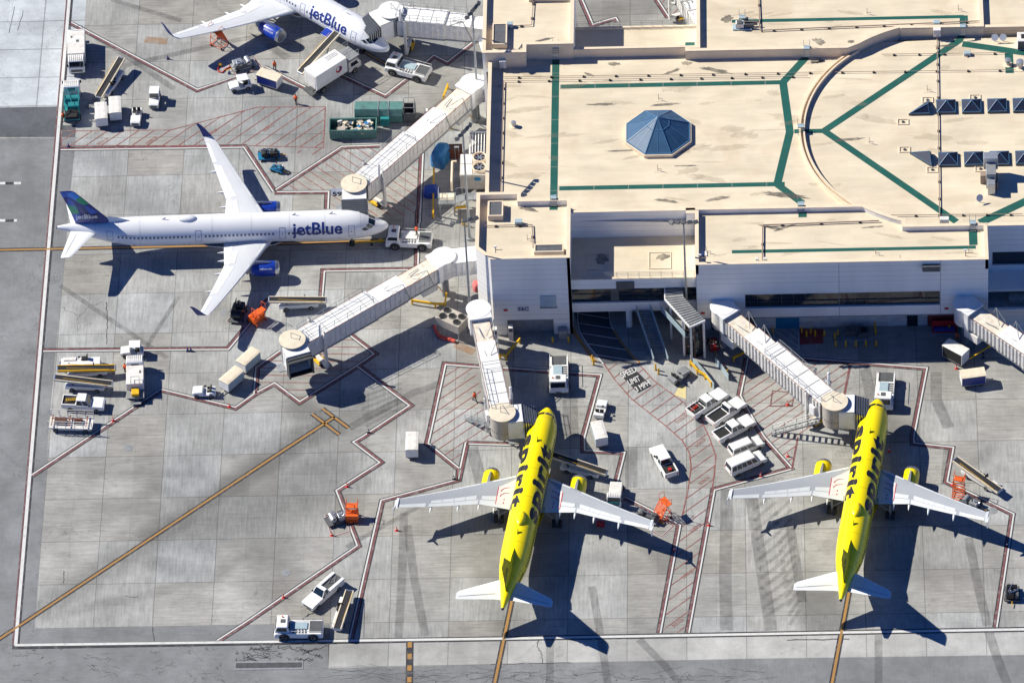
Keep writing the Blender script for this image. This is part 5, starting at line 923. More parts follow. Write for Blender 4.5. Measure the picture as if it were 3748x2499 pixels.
JB=dict(doors=[3.9+1.0,14.2,25.5,37.4],win=(6.4,7.6),side=-1,vis=-1,both=False,doorcol='navy',belly='fus',wing=mat('pale_wing_skin',(.56,.58,.61),.4,var=.05,vs_=.5),slat=mat('white_slat_skin',(.72,.74,.76),.4,var=.04),spoil=mat('white_slat_skin',(.7,.7,.7)),wing2='wing2',walk=False,tip='sharklet',er=1.06,nac='blue',pyl='alu',nactext=True,eng_stripe=False,fin='navy',findecal=[mosaic],stab='stabw',dome=None,ant=[7.5,12.5,30],
 text=[('jetBlue',12.9,6.1,103,36,-1,'navy',.02,'lettering',1.0,0),('jetBlue',6.1,12.9,103,36,1,'navy',.02,'lettering',1.0,0),('N979JT',36.2-.2,34.0-.2,70,65.5,-1,'navy',.0),('N979JT',33.8,36.0,70,65.5,1,'navy',.0)])
def dome_at(x): d=dict(JB); d['dome']=x; return d
j1=aircraft('passenger_jet','whole white airliner with a blue patterned tail parked across the left stand',44.51,'fus',dome_at(27.0),(-16.77,19.1),.021,'parked airliners',15.9)
JB2=dict(JB); JB2['dome']=None; JB2['text']=[t for t in JB['text'] if t[0]!='N979JT']
j2=aircraft('passenger_jet','white airliner cut off by the top picture edge, nose pointing down to the right',44.51,'fus',JB2,(-17.65,53.87),R(-39.6),'parked airliners',15.9)
SP=dict(doors=[4.9,31.2],win=(6.4,8.2),side=1,vis=-1,both=False,doorcol=mat('dark_yellow_line',(.5,.38,.0)),belly='yel',wing='wing',slat='wing2',spoil='wing2',wing2='wing2',walk=True,tip='fence',er=1.1,nac='yel',pyl='steel',nactext=False,eng_stripe=False,fin='yel',findecal=[spiritfin],stab='stabw',dome=22.4,ant=[8.2,24.8,29.6],
 text=[('spirit',22.2,8.6,88,14,-1,'ink',.05,'lettering',1.16,.12),('spirit',6.6,20.2,88,14,1,'ink',.05,'lettering',1.16,.12),('N534NK',32.6,30.6,84,74,-1,'ink',.02)])
s1=aircraft('passenger_jet','yellow airliner at gate 56C, the left one of the two yellow planes',37.57,'yel',SP,(5.07,-16.03),1.43,'parked airliners',11.75)
s2=aircraft('passenger_jet','yellow airliner at gate 56B, the right one of the two yellow planes',37.57,'yel',SP,(48.33,-15.57),1.424,'parked airliners',11.75)
# ================================================================ PASSENGER BRIDGES
def bridge(label,rot,cab,z0,z1,brk,cabdir,sign,signcol='navy',rotunda=True,conn=None,rails=(.5,.9),canopy='out',stair=None,cabon=True,ribd=.05,ribs=.8,drive=.84,box=(.12,),spread=(2.5,2.75,3.0),worn=True):
    """rot, cab: world xy; z0, z1: floor heights at the terminal end and at the cab"""
    o=thing('passenger_bridge',label,'jet bridge',(rot[0],rot[1],0),0,'passenger bridges'); dx,dy=cab[0]-rot[0],cab[1]-rot[1]; L=math.hypot(dx,dy); a=math.atan2(dy,dx); o.rotation_euler=(0,0,a)
    zf=lambda s: z0+(z1-z0)*s/L
    def sect(s0,s1,w,h,first,i):
        q=lambda s,t,u: (s,t,zf(s)+u); b=MB()
        b.add([q(s0,-w/2,0),q(s1,-w/2,0),q(s1,w/2,0),q(s0,w/2,0),q(s0,-w/2,h),q(s1,-w/2,h),q(s1,w/2,h),q(s0,w/2,h)],[(0,3,2,1),(4,5,6,7),(0,1,5,4),(1,2,6,5),(2,3,7,6),(3,0,4,7)])
        n=int((s1-s0)/ribs)
        for k in range(n+1):
            s=s0+.1+(s1-s0-.25)*k/max(1,n)
            for t0,t1 in ((-w/2-ribd,-w/2),(w/2,w/2+ribd)):
                b.add([q(s,t0,.12),q(s+ribs*.42,t0,.12),q(s+ribs*.42,t1,.12),q(s,t1,.12),q(s,t0,h-.18),q(s+ribs*.42,t0,h-.18),q(s+ribs*.42,t1,h-.18),q(s,t1,h-.18)],[(0,3,2,1),(4,5,6,7),(0,1,5,4),(1,2,6,5),(2,3,7,6),(3,0,4,7)])
        t=b.out('tunnel','white2',o)
        r=MB(); r.add([q(s0-.05,-w/2-.06,h+.01),q(s1,-w/2-.06,h+.01),q(s1,w/2+.06,h+.01),q(s0-.05,w/2+.06,h+.01),q(s0-.05,-w/2-.06,h+.07),q(s1,-w/2-.06,h+.07),q(s1,w/2+.06,h+.07),q(s0-.05,w/2+.06,h+.07)],[(0,3,2,1),(4,5,6,7),(0,1,5,4),(1,2,6,5),(2,3,7,6),(3,0,4,7)]); r.out('tunnel_roof','dtan' if (first and worn) else 'white',t)
        e=MB().beam(q(s0,-w/2-.08,h+.05),q(s1,-w/2-.08,h+.05),.05,.08).beam(q(s0,w/2+.08,h+.05),q(s1,w/2+.08,h+.05),.05,.08); e.out('roof_edge','rust' if worn else 'white2',t)
        MB().beam(q(s0,-w/2+.1,-.14),q(s1,-w/2+.1,-.14),.28,.26).beam(q(s0,w/2-.1,-.14),q(s1,w/2-.1,-.14),.28,.26).out('floor_beam','mgrey' if not first else 'steel',t)
        return t
    st=[1.2 if rotunda else 0]+[L*b for b in brk]+[L-1.3]
    for i,(s0,s1) in enumerate(zip(st,st[1:])): sect(s0,s1,spread[i],2.35+.22*i,i==0,i)
    if rotunda:
        c=MB().lathe([(1.5,z0-.25),(1.5,z0+2.75)],24); c.out('rotunda','white2',o,True); MB().lathe([(1.66,z0+2.76),(1.68,z0+2.9),(.3,z0+3.0)],28).prism([(0,-1.5),(1.9,-1.5),(1.9,1.5),(0,1.5)],z0+2.7,z0+2.86).out('rotunda_roof','white',o); MB().box(1.1,-1.45,z0-.2,1.75,1.45,z0+2.7).out('rotunda_collar','white',o)
        MB().lathe([(.55,0),(.5,z0-.25)],16).out('support_column','steel',o,True)
    if conn:
        cx,cy=conn; v=Vector((cx-rot[0],cy-rot[1],0)); v.rotate(Matrix.Rotation(-a,3,'Z')); b=MB(); b.beam((0,0,z0+1.25),(v.x,v.y,z0+1.25),2.6,2.5)
        n=int(v.length/.8); cn=b.out('connector','white2',o); u=v.normalized(); sd=Vector((-u.y,u.x,0))
        for k in range(n):
            for e_ in (-1.33,1.33): p=u*(1.7+k*.8)+sd*e_; MB().cbox((p.x,p.y,z0+1.2),(.3,.08,2.1),math.atan2(u.y,u.x)).out('rib','white',cn)
        MB().beam((u.x*1.2,u.y*1.2,z0+2.56),(v.x,v.y,z0+2.56),2.75,.08).out('connector_roof','white',cn)
    for f in box:
        s=L*f; MB().cbox((s,-.2,zf(s)-1.0),(2.4,2.2,1.3)).out('air_unit','white2',o,bevel=.06); MB().beam((s-1,.2,zf(s)-.4),(s-2.4,.2,.9),.12).out('strut','yp',o)
    # roof braces between the telescoping sections
    for i,b_ in enumerate([.12 if rotunda else .2]+list(brk[:1])):
        s=L*b_+.6; h=2.45; zz=zf(s)+h; w=2.6
        bb=MB().tube([(s-.9,w/2,zz-2.2),(s+.2,w/2+.25,zz+1.3),(s+2.0,w*.1,zz+.15)],.05,6).tube([(s+.2,w/2+.25,zz+1.3),(s+2.2,w/2,zz+.1)],.05,6).tube([(s+2.0,-w*.1,zz+.12),(s+.2,-w*.2,zz+.1)],.05,6); bb.out('roof_brace','steel',o)
    if rails:
        s0,s1=L*rails[0],L*rails[1]; w=spread[-1]; h=2.35+.22*(len(st)-2)+.07; rl=MB(); n=max(2,int((s1-s0)/1.9)); H=1.05
        for t in (-w/2+.1,w/2-.1):
            for k in range(n+1): s=s0+(s1-s0)*k/n; rl.cyl((s,t,zf(s)+h),(s,t,zf(s)+h+H),.035,n=5)
            for z in (.5,1.05): rl.cyl((s0,t,zf(s0)+h+z),(s1,t,zf(s1)+h+z),.035,n=5)
        for s in (s0,s1):
            for z in (.5,1.05): rl.cyl((s,-w/2+.1,zf(s)+h+z),(s,w/2-.1,zf(s)+h+z),.035,n=5)
        rl.out('roof_railing','steel',o)
        for k in range(n): s=s0+(s1-s0)*(k+.5)/n; MB().beam((s,-w/2+.05,zf(s)+h+.02),(s,w/2-.05,zf(s)+h+.02),.05,.04).out('roof_seam','mgrey',o)
    if not cabon: return o
    # cab
    ca=cabdir-a; c0=Vector((L,0,0)); r=1.62; zt=z1+3.3
    def cp(x,y,z): return (L+x*math.cos(ca)-y*math.sin(ca),x*math.sin(ca)+y*math.cos(ca),z)
    cy=MB().lathe([(r,z1-.3),(r,zt)],28,c=(L,0,0)).out('cab','tan' if signcol=='yel' else 'mgrey',o,True); rf=MB().lathe([(r+.14,zt),(r+.16,zt+.1),(.3,zt+.16)],30,c=(L,0,0)); rf.out('cab_roof','cream' if worn else 'white',cy,False)
    s0_=MB().cbox((0,0,0),(.03,.1,.22)).out('vent_slot','dgrey',cy)
    for k in range(26):
        t=2*PI*k/26; q_=s0_ if k==0 else s0_.copy()
        if k: COL.objects.link(q_); q_.parent=cy
        q_.location=(L+math.cos(t)*(r+.01),math.sin(t)*(r+.01),z1+.9); q_.rotation_euler=(0,0,t)
    def cbox_(mb,x0,y0,z0_,x1,y1,z1_): mb.add([cp(x0,y0,z0_),cp(x1,y0,z0_),cp(x1,y1,z0_),cp(x0,y1,z0_),cp(x0,y0,z1_),cp(x1,y0,z1_),cp(x1,y1,z1_),cp(x0,y1,z1_)],[(0,3,2,1),(4,5,6,7),(0,1,5,4),(1,2,6,5),(2,3,7,6),(3,0,4,7)]); return mb
    hd=MB(); cbox_(hd,.6,-1.6,z1-.1,2.6,-1.45,z1+2.9); cbox_(hd,.6,1.45,z1-.1,2.6,1.6,z1+2.9); cbox_(hd,.6,-1.6,z1+2.75,2.6,1.6,z1+2.95); cbox_(hd,.6,-1.6,z1-.2,2.6,1.6,z1-.08); hd.out('cab_hood','white',o)
    cn=MB(); ln=1.9 if canopy=='out' else 1.0; dr=.75
    for k in range(6 if canopy=='out' else 2):
        x0=2.6+ln*k/(6 if canopy=='out' else 2); x1=x0+ln/(6 if canopy=='out' else 2)*.96; d=dr*k/6
        for y0,y1,u0,u1 in ((-1.72,-1.5,-.2,2.7-d),(1.5,1.72,-.2,2.7-d),(-1.5,1.5,2.5-d,2.75-d)): cbox_(cn,x0,y0,z1+u0,x1,y1,z1+u1)
    cn.out('canopy_bellows','hood' if canopy=='out' else 'hood',o)
    rb=MB()
    for k in range(6 if canopy=='out' else 1):
        x0=2.62+ln*k/6; d=dr*k/6; cbox_(rb,x0,-1.78,z1-.2,x0+.08,-1.72,z1+2.78-d); cbox_(rb,x0,1.72,z1-.2,x0+.08,1.78,z1+2.78-d); cbox_(rb,x0,-1.78,z1+2.76-d,x0+.08,1.78,z1+2.84-d)
    rb.out('canopy_rib','alu',o)
    if canopy!='out': bk=MB(); cbox_(bk,1.2,-1.6,z1-.05,1.3,1.6,z1+2.7); bk.out('cab_opening_shade','black',o); dk=MB(); cbox_(dk,2.6,-1.6,z1-.3,3.3,1.6,z1-.12); dk.out('bumper','black',o)  # black sheet stands in for the shade inside the open cab; bumper below
    pl=MB(); cbox_(pl,.5,-2.6,z1-.15,1.9,-1.75,z1-.02) ; pl.out('landing','steel',o)
    # number board
    if sign:
        sg=MB(); cbox_(sg,1.1 if canopy=='out' else .8,-1.85 ,z1+2.1,2.6,-1.76,z1+2.95)
        sd=signside; 
    # drive column
    s=L*drive; zz=zf(s); d_=MB()
    for t in (-1.75,1.75): d_.cbox((s,t,(zz+3.0)/2+.3),(.34,.34,zz+2.7))
    d_.cbox((s,0,.85),(.5,3.8,.45)).cbox((s,0,zz-.35),(.4,3.8,.3)); dc=d_.out('lift_column','white2',o); tp=MB()
    for t in (-1.75,1.75): tp.cyl((s,t,zz+3.1),(s,t,zz+3.5),.1)
    tp.out('column_cap','alu',dc); MB().cbox((s,0,.5),(1.3,1.6,.25)).out('bogie','yp',o)
    for t in (-.75,.75):
        w_=MB().lathe([(.3,-.2),(.5,-.2),(.52,0),(.5,.2),(.3,.2)],14); w_=w_.out('wheel','black',o,True); w_.rotation_euler=(PI/2,0,0); w_.location=(s,t,.52)
    MB().cbox((s+1.2,-1.75,zz+.9),(1.0,.35,1.5)).out('control_cabinet','white',o,bevel=.04)
    # warning light post and camera on the roof
    MB().cyl((s+.6,1.6,zf(s)+3),(s+.6,1.6,zf(s)+4.6),.2,.16,10).ell((s+.6,1.6,zf(s)+4.9),(.22,.22,.3)).out('siren','white',o); MB().tube([(L,-.2,zt+.1),(L,-.2,zt+1.2)],.04).tube([(L-1.2,.3,zt+.1),(L,-.2,zt+1.1)],.035).out('roof_mast','steel',o)
    if stair:
        sx,sy,ln_=stair; n=12; b=MB(); ang=math.atan2(sy,sx)-a; 
        base=Vector((L,0,0))+Vector((math.cos(ang+0),math.sin(ang+0),0))*1.9; u=Vector((math.cos(ang),math.sin(ang),0))
        sdv=Vector((-u.y,u.x,0)); st_=MB()
        for k in range(n): p=base+u*(ln_*(k+.5)/n); st_.cbox((p.x,p.y,z1-.2-(z1-.3)*(k+.5)/n),(.3,1.0,.06),ang)
        for t in (-.52,.52): p0=base+sdv*t; p1=base+u*ln_+sdv*t; st_.beam((p0.x,p0.y,z1-.3),(p1.x,p1.y,.1),.05,.25)
        ss=st_.out('service_stair','steel',o); rl=MB()
        for t in (-.52,.52):
            p0=base+sdv*t; p1=base+u*ln_+sdv*t
            for z in (.5,1.0): rl.cyl((p0.x,p0.y,z1-.2+z),(p1.x,p1.y,.1+z),.03,n=5)
            for k in range(5): p=p0.lerp(p1,k/4); zb=z1-.2-(z1-.3)*k/4; rl.cyl((p.x,p.y,zb),(p.x,p.y,zb+1.0),.03,n=5)
        rl.out('stair_railing','steel',ss)
    return o
signside=-1
def gate_sign(br,body,p,w,h,col,dirx=(1,0,0)):
    """board facing the apron with the gate number"""
    iv=br.matrix_world.inverted() if False else None
    s=thing('gate_number_board') ; s.parent=br
    a=br.rotation_euler[2]; v=Vector((p[0]-br.location.x,p[1]-br.location.y,0)); v.rotate(Matrix.Rotation(-a,3,'Z')); s.location=(v.x,v.y,p[2]); s.rotation_euler=(R(-28),0,-a) if True else 0
    MB().box(-w/2,-.03,-h/2,w/2,.03,h/2).out('board',col,s); text_obj('gate_lettering',body,1,'ink',s,(0,-.045,-h*.34),(1,0,0),(0,0,1),ext=.005,bold=.03,fit=(w*.8,h*.66),center=True)
W=lambda t,x,y,z:tuple(T(t,x,y,z)[:2])
sgy=mat('yellow_sign_face',(.7,.62,.3),.5)
b59=bridge('long white bridge of gate 59 slanting down to the left above the long airliner',W('A1',1622,585,7.3),W('A1',775,1312,6.9),4.3,3.45,(.27,.52),R(-88),'59',conn=(-3.6,43.4),rails=(.54,.93),canopy='out',stair=None,spread=(2.3,2.55,2.8))
gate_sign(b59,'59',T('A1',655,1376,5.7),1.6,.95,'white')
b58=bridge('long white bridge of gate 58 with its open cab facing down, no plane at it',W('B1',1415,262,7.3),W('B1',332,862,6.9),4.3,3.45,(.28,.48),R(-70),'58',conn=(-4.2,T('B1',1650,300,5.5).y),rails=(.5,.93),canopy='in',spread=(2.3,2.55,2.8))
gate_sign(b58,'58',T('B1',315,945,5.9),1.7,.95,'white')
b56c=bridge('steep short bridge of gate 56C ending at the nose of the left yellow plane',W('B1',1668,640,7.3),W('B1',1838,1385,6.9),4.3,3.45,(.30,.52),R(6),'56C','yel',rails=(.55,.95),canopy='out',stair=(-.85,1.0,5.6),spread=(2.1,2.35,2.6),box=())
gate_sign(b56c,'56C',T('B2',195,1445,5.6),1.9,.85,sgy)
b56b=bridge('white ribbed bridge of gate 56B ending at the nose of the right yellow plane',W('B2',1655,625,7.3),W('B3',600,1305,6.9),4.3,3.45,(.26,.42),R(-2),'56B','yel',rails=(.45,.95),canopy='out',stair=(-1.0,.12,6.4),spread=(2.2,2.5,2.8),ribd=.14,ribs=.66,box=(.1,))
gate_sign(b56b,'56B',T('B3',710,1368,5.6),1.9,.85,sgy)
b56a=bridge('ribbed bridge running out of the picture at the right edge',W('B3',1540,600,7.3),W('B3',2640,1340,6.9),4.3,3.45,(.25,.42),R(180),'','yel',rails=(.45,.95),canopy='out',spread=(2.2,2.5,2.8),ribd=.14,ribs=.66,box=(.08,))
b57=bridge('grey bridge at the top edge leading to the nose of the cut off airliner',W('A1',1760,150,7.0),W('A1',1040,70,6.9),4.0,3.45,(.2,.45),R(212),'',rotunda=False,rails=(.25,.93),canopy='out',spread=(2.3,2.55,2.8),worn=False,box=())
bt=bridge('white bridge glimpsed at the top picture edge behind the terraces',W('A2',1500,160,6.5),W('A2',1330,-180,6.9),4.0,3.45,(.3,.5),R(90),'',rotunda=False,rails=(.5,.9),spread=(1.6,1.8,2.0),worn=False,box=())
for x,y,z,t_ in ((1130,60,0,0),): pass
o=thing('white_awning','torn white awning sheet hanging on the wall near the upper left corner block','awning',(-4.4,T('A1',1670,400,3).y,0)); MB().add([(-.9,1.6,4.6),(.35,1.9,5.0),(.35,-1.8,4.0),(-.2,-.9,3.9)],[(0,1,2,3)]).add([(-.9,1.6,4.53),(.35,1.9,4.93),(.35,-1.8,3.93),(-.2,-.9,3.83)],[(3,2,1,0)]).out('sheet','white',o); MB().cyl((.3,1.8,0),(.3,1.8,4.9),.04).cyl((.3,-1.7,0),(.3,-1.7,3.9),.04).out('pole','steel',o)
# ================================================================ VEHICLES
def side(mb,poly,y0,y1): return mb.prism(poly,y0,y1,'y')
def tractor(label,canopy,group='baggage tractors',t=None,x=0,y=0,dx=1,dy=0,col='white'):
    o=thing('baggage_tractor',label,'tractor',group=group); put(o,t,x,y,dx,dy,.6)
    side(MB(),[(-1.5,.32),(-1.5,.95),(-.75,.98),(-.6,.62),(.12,.62),(.2,1.08),(1.3,.98),(1.55,.85),(1.58,.32)],-.68,.68).out('body',col,o,bevel=.07)
    MB().box(1.56,-.45,.45,1.62,.45,.78).out('grille','dgrey',o)
    for yy in (-.3,.3): MB().box(-.95,yy-.22,.9,-.4,yy+.22,1.05).box(-1.0,yy-.22,1.0,-.85,yy+.22,1.5).out('seat','black',o,bevel=.04)
    MB().tube([(.1,-.3,1.0),(-.12,-.3,1.3)],.03).lathe([(.17,0),(.2,.03),(.15,.04)],10,c=(-.15,-.3,1.3)).out('steering_wheel','black',o)
    if canopy:
        MB().box(-1.15,-.68,1.92,.35,.68,2.0).out('canopy',col,o,bevel=.04); p=MB()
        for a,b in ((-1.1,-.62),(-1.1,.62),(.28,-.62),(.28,.62)): p.beam((a,b,.9),(a,b,1.95),.07)
        p.out('canopy_post',col,o); MB().add([(.3,-.6,1.1),(.3,.6,1.1),(.3,.6,1.85),(.3,-.6,1.85)],[(0,1,2,3)]).out('windscreen','glass',o); MB().box(-1.12,-.6,1.0,-1.08,.6,1.6).out('rear_panel','dgrey',o)
    for yy in (-.5,.5): MB().box(1.58,yy-.09,.7,1.63,yy+.09,.85).out('headlight','glassb',o)
    wheels(o,[(1.0,-.62),(1.0,.62),(-.95,-.62),(-.95,.62)],.33,.24); return o
def cart(label,t,x,y,dx,dy,open_=False,col='white2',curt='glassb',group='baggage carts',bar=True,h=1.95):
    o=thing('baggage_cart',label,'baggage cart',group=group); put(o,t,x,y,dx,dy,1.0)
    MB().box(-1.6,-.82,.42,1.6,.82,.55).out('platform','steel',o); MB().prism([(-.84,h-.06),(-.84,h),(-.5,h+.07),(.5,h+.07),(.84,h),(.84,h-.06)],-1.66,1.66,'x').out('roof',col,o)
    for xx in (-1.6,1.54): MB().box(xx,-.82,.55,xx+.06,.82,h-.06).out('end_panel','white',o)
    MB().box(-1.54,.78,.55,1.54,.82,h-.06).out('side_curtain' if not open_ else 'side_panel',curt,o)
    if not open_: MB().box(-1.54,-.82,.55,1.54,-.78,h-.06).out('side_curtain',curt,o)
    else: MB().beam((-1.5,-.8,1.3),(1.5,-.8,1.3),.05).beam((0,-.8,.55),(0,-.8,h),.05).out('rail','white',o); 
    if open_: MB().box(-1.5,-.4,.56,-.3,.5,1.0).box(.2,-.5,.56,1.2,.4,.9).out('cargo','dgrey',o)
    if bar: MB().beam((1.6,0,.4),(2.7,0,.28),.09).cyl((2.65,0,.22),(2.65,0,.4),.09,n=8).out('drawbar','cream',o)
    wheels(o,[(1.05,-.62),(1.05,.62),(-1.05,-.62),(-1.05,.62)],.24,.16); return o
def beltl(label,t,x,y,dx,dy,up=.8,flip=1,rail='cream',z0=.95,L=7.6,sh=0.0):
    """boom centre at the survey point; chassis under it"""
    o=thing('belt_loader',label,'belt loader',group='belt loaders'); put(o,t,x,y,dx,dy,z0+up/2)
    f=flip; c=MB(); side(c,[(-2.7,.4),(-2.7,1.0),(2.3,1.0),(2.55,.85),(2.55,.4)],-1.0 if f>0 else -.35,.35 if f>0 else 1.0); c.out('chassis','white',o,bevel=.06); yy=-.68*f
    MB().box(-.9,yy-.3,1.0,-.2,yy+.3,1.25).box(-1.05,yy-.3,1.2,-.9,yy+.3,1.7).out('seat','black',o,bevel=.03); MB().tube([(.3,yy,1.0),(.1,yy,1.35)],.03).lathe([(.17,0),(.2,.03),(.15,.04)],10,c=(.1,yy,1.35)).out('steering_wheel','black',o); MB().box(.5,yy-.3,1.0,2.2,yy+.3,1.15).out('engine_cover','white2',o,bevel=.04)
    zb=lambda s:z0+up*(s/L+.5)
    q=lambda s,y_,z:(s+sh,y_,zb(s)+z)
    bb=MB().add([q(-L/2,-.42,.06),q(L/2,-.42,.06),q(L/2,.42,.06),q(-L/2,.42,.06),q(-L/2,-.42,.2),q(L/2,-.42,.2),q(L/2,.42,.2),q(-L/2,.42,.2)],[(0,3,2,1),(4,5,6,7),(0,1,5,4),(1,2,6,5),(2,3,7,6),(3,0,4,7)]); bm_=bb.out('belt','belt',o)
    for s in (-1,1): MB().beam(q(-L/2,s*.49,.12),q(L/2,s*.49,.12),.13,.32).out('boom_rail',rail,o)
    [MB().cyl(q(s*L/2,-.45,.1),q(s*L/2,.45,.1),.14,n=10).out('roller','alu',bm_,True) for s in (-1,1)]
    MB().beam((1.4,.0,1.0),q(2.2,0,0),.16).out('lift_arm','dgrey',o); MB().beam((-1.6,.0,.9),q(-1.8,0,0),.16).out('lift_arm','dgrey',o); MB().beam(q(-L/2+.6,.5*f,.35),q(L/2-1.2,.5*f,.75),.04).out('hand_rail','yp',o)
    w0=(-.95,.3) if f>0 else (-.3,.95); wheels(o,[(1.6,w0[0]),(1.6,w0[1]),(-1.7,w0[0]),(-1.7,w0[1])],.34,.26); return o
def tug(label,t,x,y,dx,dy,beacon=True,mid='glassb'):
    o=thing('pushback_tug',label,'aircraft tug',group='pushback tugs'); put(o,t,x,y,dx,dy,.9)
    b=MB(); side(b,[(-3.1,.45),(-3.15,1.05),(-2.9,1.3),(-1.5,1.3),(1.2,1.3),(1.35,1.35),(3.0,1.25),(3.15,.9),(3.1,.45)],-1.25,1.25); b.out('body','white',o,bevel=.1)
    c=MB(); side(c,[(1.15,1.25),(1.3,2.2),(1.45,2.3),(2.75,2.3),(3.0,1.6),(3.08,1.2)],-1.2,1.0); cb=c.out('cab','white',o,bevel=.08)
    MB().add([(2.86,-1.05,2.12),(3.07,-1.05,1.45),(3.07,.85,1.45),(2.86,.85,2.12)],[(0,1,2,3)]).out('windscreen','glass',cb)
    for yy in (-1.215,1.015): side(MB(),[(1.5,1.5),(1.5,2.12),(2.65,2.12),(2.9,1.5)],yy-.01,yy+.01).out('side_window','glass',cb)
    MB().add([(1.13,-1.05,1.5),(1.13,.85,1.5),(1.26,.85,2.12),(1.26,-1.05,2.12)],[(0,1,2,3)]).out('rear_window','glass',cb)
    MB().box(1.7,-.4,2.31,2.3,.2,2.35).out('roof_hatch','dgrey',cb)
    MB().box(-1.1,-.75,1.31,1.0,.45,1.45).out('engine_cover',mid,o,bevel=.05); MB().box(-2.95,-.95,1.31,-1.35,.95,1.36).out('rear_deck','dgrey',o); g=MB()
    for k in range(5): g.box(-1.0+k*.4,.55,1.31,-.8+k*.4,1.1,1.37)
    g.out('deck_grating','dgrey',o); r=MB()
    for s in (-1.18,1.18): r.tube([(-3.0,s,1.3),(-3.0,s,1.7),(.9,s,1.75)],.035,5)
    r.out('hand_rail','white2',o)
    if beacon: MB().lathe([(.09,0),(.1,.16),(.03,.2)],8,c=(2.1,-.8,2.31)).out('beacon','oran',cb)
    MB().box(3.1,-.3,.5,3.3,.3,.7).box(-3.35,-.3,.5,-3.1,.3,.7).out('hitch','dgrey',o)
    for s in (-1.255,1.255):
        for xx in (1.85,-1.85): MB().lathe([(.72,-.01),(.72,.01)],18).out('wheel_arch','dgrey',o).matrix_local=Matrix.Translation((xx,s,.6))@Matrix.Rotation(PI/2,4,'X')
    wheels(o,[(1.85,-1.16),(1.85,1.16),(-1.85,-1.16),(-1.85,1.16)],.56,.4); return o
def pickup(label,t,x,y,dx,dy,crew=True,bed='black',load=None,L=5.7,rack=False,service=False):
    o=thing('pickup_truck',label,'pickup truck',group='pickup trucks'); put(o,t,x,y,dx,dy,.9); a=L/2; cf=.75; cr=-.95 if crew else -.25; W_=.96
    side(MB(),[(-a,.55),(-a,1.12),(cr-.02,1.12),(cr,1.15),(cf+.1,1.15),(a-.25,1.08),(a-.02,.95),(a,.5),(a-.7,.42),(-a+.5,.42)],-W_,W_).out('body','white',o,bevel=.08)
    cab=MB(); zt=1.92
    top=[(cr+.18,-.72),(cf-.35,-.72),(cf-.35,.72),(cr+.18,.72)]; bot=[(cr,-W_+.04),(cf+.35,-W_+.04),(cf+.35,W_-.04),(cr,W_-.04)]
    cab.add([(p[0],p[1],1.12) for p in bot]+[(p[0],p[1],zt) for p in top],[(4,5,6,7),(0,1,5,4),(1,2,6,5),(2,3,7,6),(3,0,4,7)]); c=cab.out('cab','white',o,bevel=.05)
    def lerpq(A,B,C_,D_,m=.1,off=.02,nrm=(0,0,0)):
        A,B,C_,D_=map(Vector,(A,B,C_,D_)); f=lambda u,v:(A*(1-u)+B*u)*(1-v)+(D_*(1-u)+C_*u)*v; n=(B-A).cross(D_-A).normalized()*off
        return [f(m,m*1.3)+n,f(1-m,m*1.3)+n,f(1-m,1-m)+n,f(m,1-m)+n]
    b3=[Vector((p[0],p[1],1.12)) for p in bot]; t3=[Vector((p[0],p[1],zt)) for p in top]
    for nm,i,j in (('windscreen',1,2),('rear_window',3,0)): MB().add(lerpq(b3[i],b3[j],t3[j],t3[i],.07),[(0,1,2,3)]).out(nm,'glass',c)
    for i,j in ((0,1),(2,3)):
        A,B,C_,D_=b3[i],b3[j],t3[j],t3[i]
        if crew:
            m1=(A+B)/2; m2=(C_+D_)/2
            MB().add(lerpq(A,m1,m2,D_,.1),[(0,1,2,3)]).out('side_window','glass',c); MB().add(lerpq(m1,B,C_,m2,.1),[(0,1,2,3)]).out('side_window','glass',c)
        else: MB().add(lerpq(A,B,C_,D_,.12),[(0,1,2,3)]).out('side_window','glass',c)
    if not service: MB().box(-a+.12,-.78,1.125,cr-.1,.78,1.135).out('bed_liner',bed,o); w=MB(); w.box(-a+.02,-W_,1.12,cr-.04,-W_+.16,1.3).box(-a+.02,W_-.16,1.12,cr-.04,W_,1.3).box(-a+.02,-W_+.16,1.12,-a+.12,W_-.16,1.3).out('bed_wall','white',o,bevel=.02)
    else: MB().box(-a,-1.02,1.1,cr-.1,-.6,1.5).box(-a,.6,1.1,cr-.1,1.02,1.5).out('tool_chest','white',o,bevel=.03); MB().box(-a,-.6,1.12,cr-.1,.6,1.3).out('service_deck','dgrey',o); MB().tube([(-a+.3,-.3,1.35),(-a+1.2,.4,1.4),(-a+1.9,-.2,1.4),(-a+1.0,-.4,1.38)],.04).out('hose','mgrey',o)
    MB().box(a-.04,-.6,.6,a+.03,.6,.85).out('grille','dgrey',o)
    for s in (-.8,.8): MB().box(a-.06,s-.13,.75,a+.02,s+.13,.95).out('headlight','glassb',o); MB().box(-a-.02,s-.06,.7,-a+.02,s+.1,1.05).out('tail_light','red',o); MB().box(cf+.05,s*1.2-.09,1.15,cf+.25,s*1.2+.09,1.38).out('mirror','black',o,bevel=.02)
    if load=='ladder': 
        l=MB(); l.beam((-a+.5,.0,1.4),(cr-.1,.25,1.4),.05).beam((-a+.5,-.35,1.4),(cr-.1,-.1,1.4),.05)
        for k in range(6): l.beam((-a+.6+k*.25,.02+k*.035,1.4),(-a+.6+k*.25,-.35+k*.035,1.4),.06)
        l.out('ladder_load','yp',o)
    if load=='cones':
        for k in range(5): MB().lathe([(.16,0),(.13,.05),(.03,.5)],8,c=(-a+.5+k*.26,.1,1.16)).out('cone_load','cone',o,True)
    if load=='red': MB().box(-a+.5,-.2,1.16,-a+.9,.2,1.45).out('tool_box','red',o)
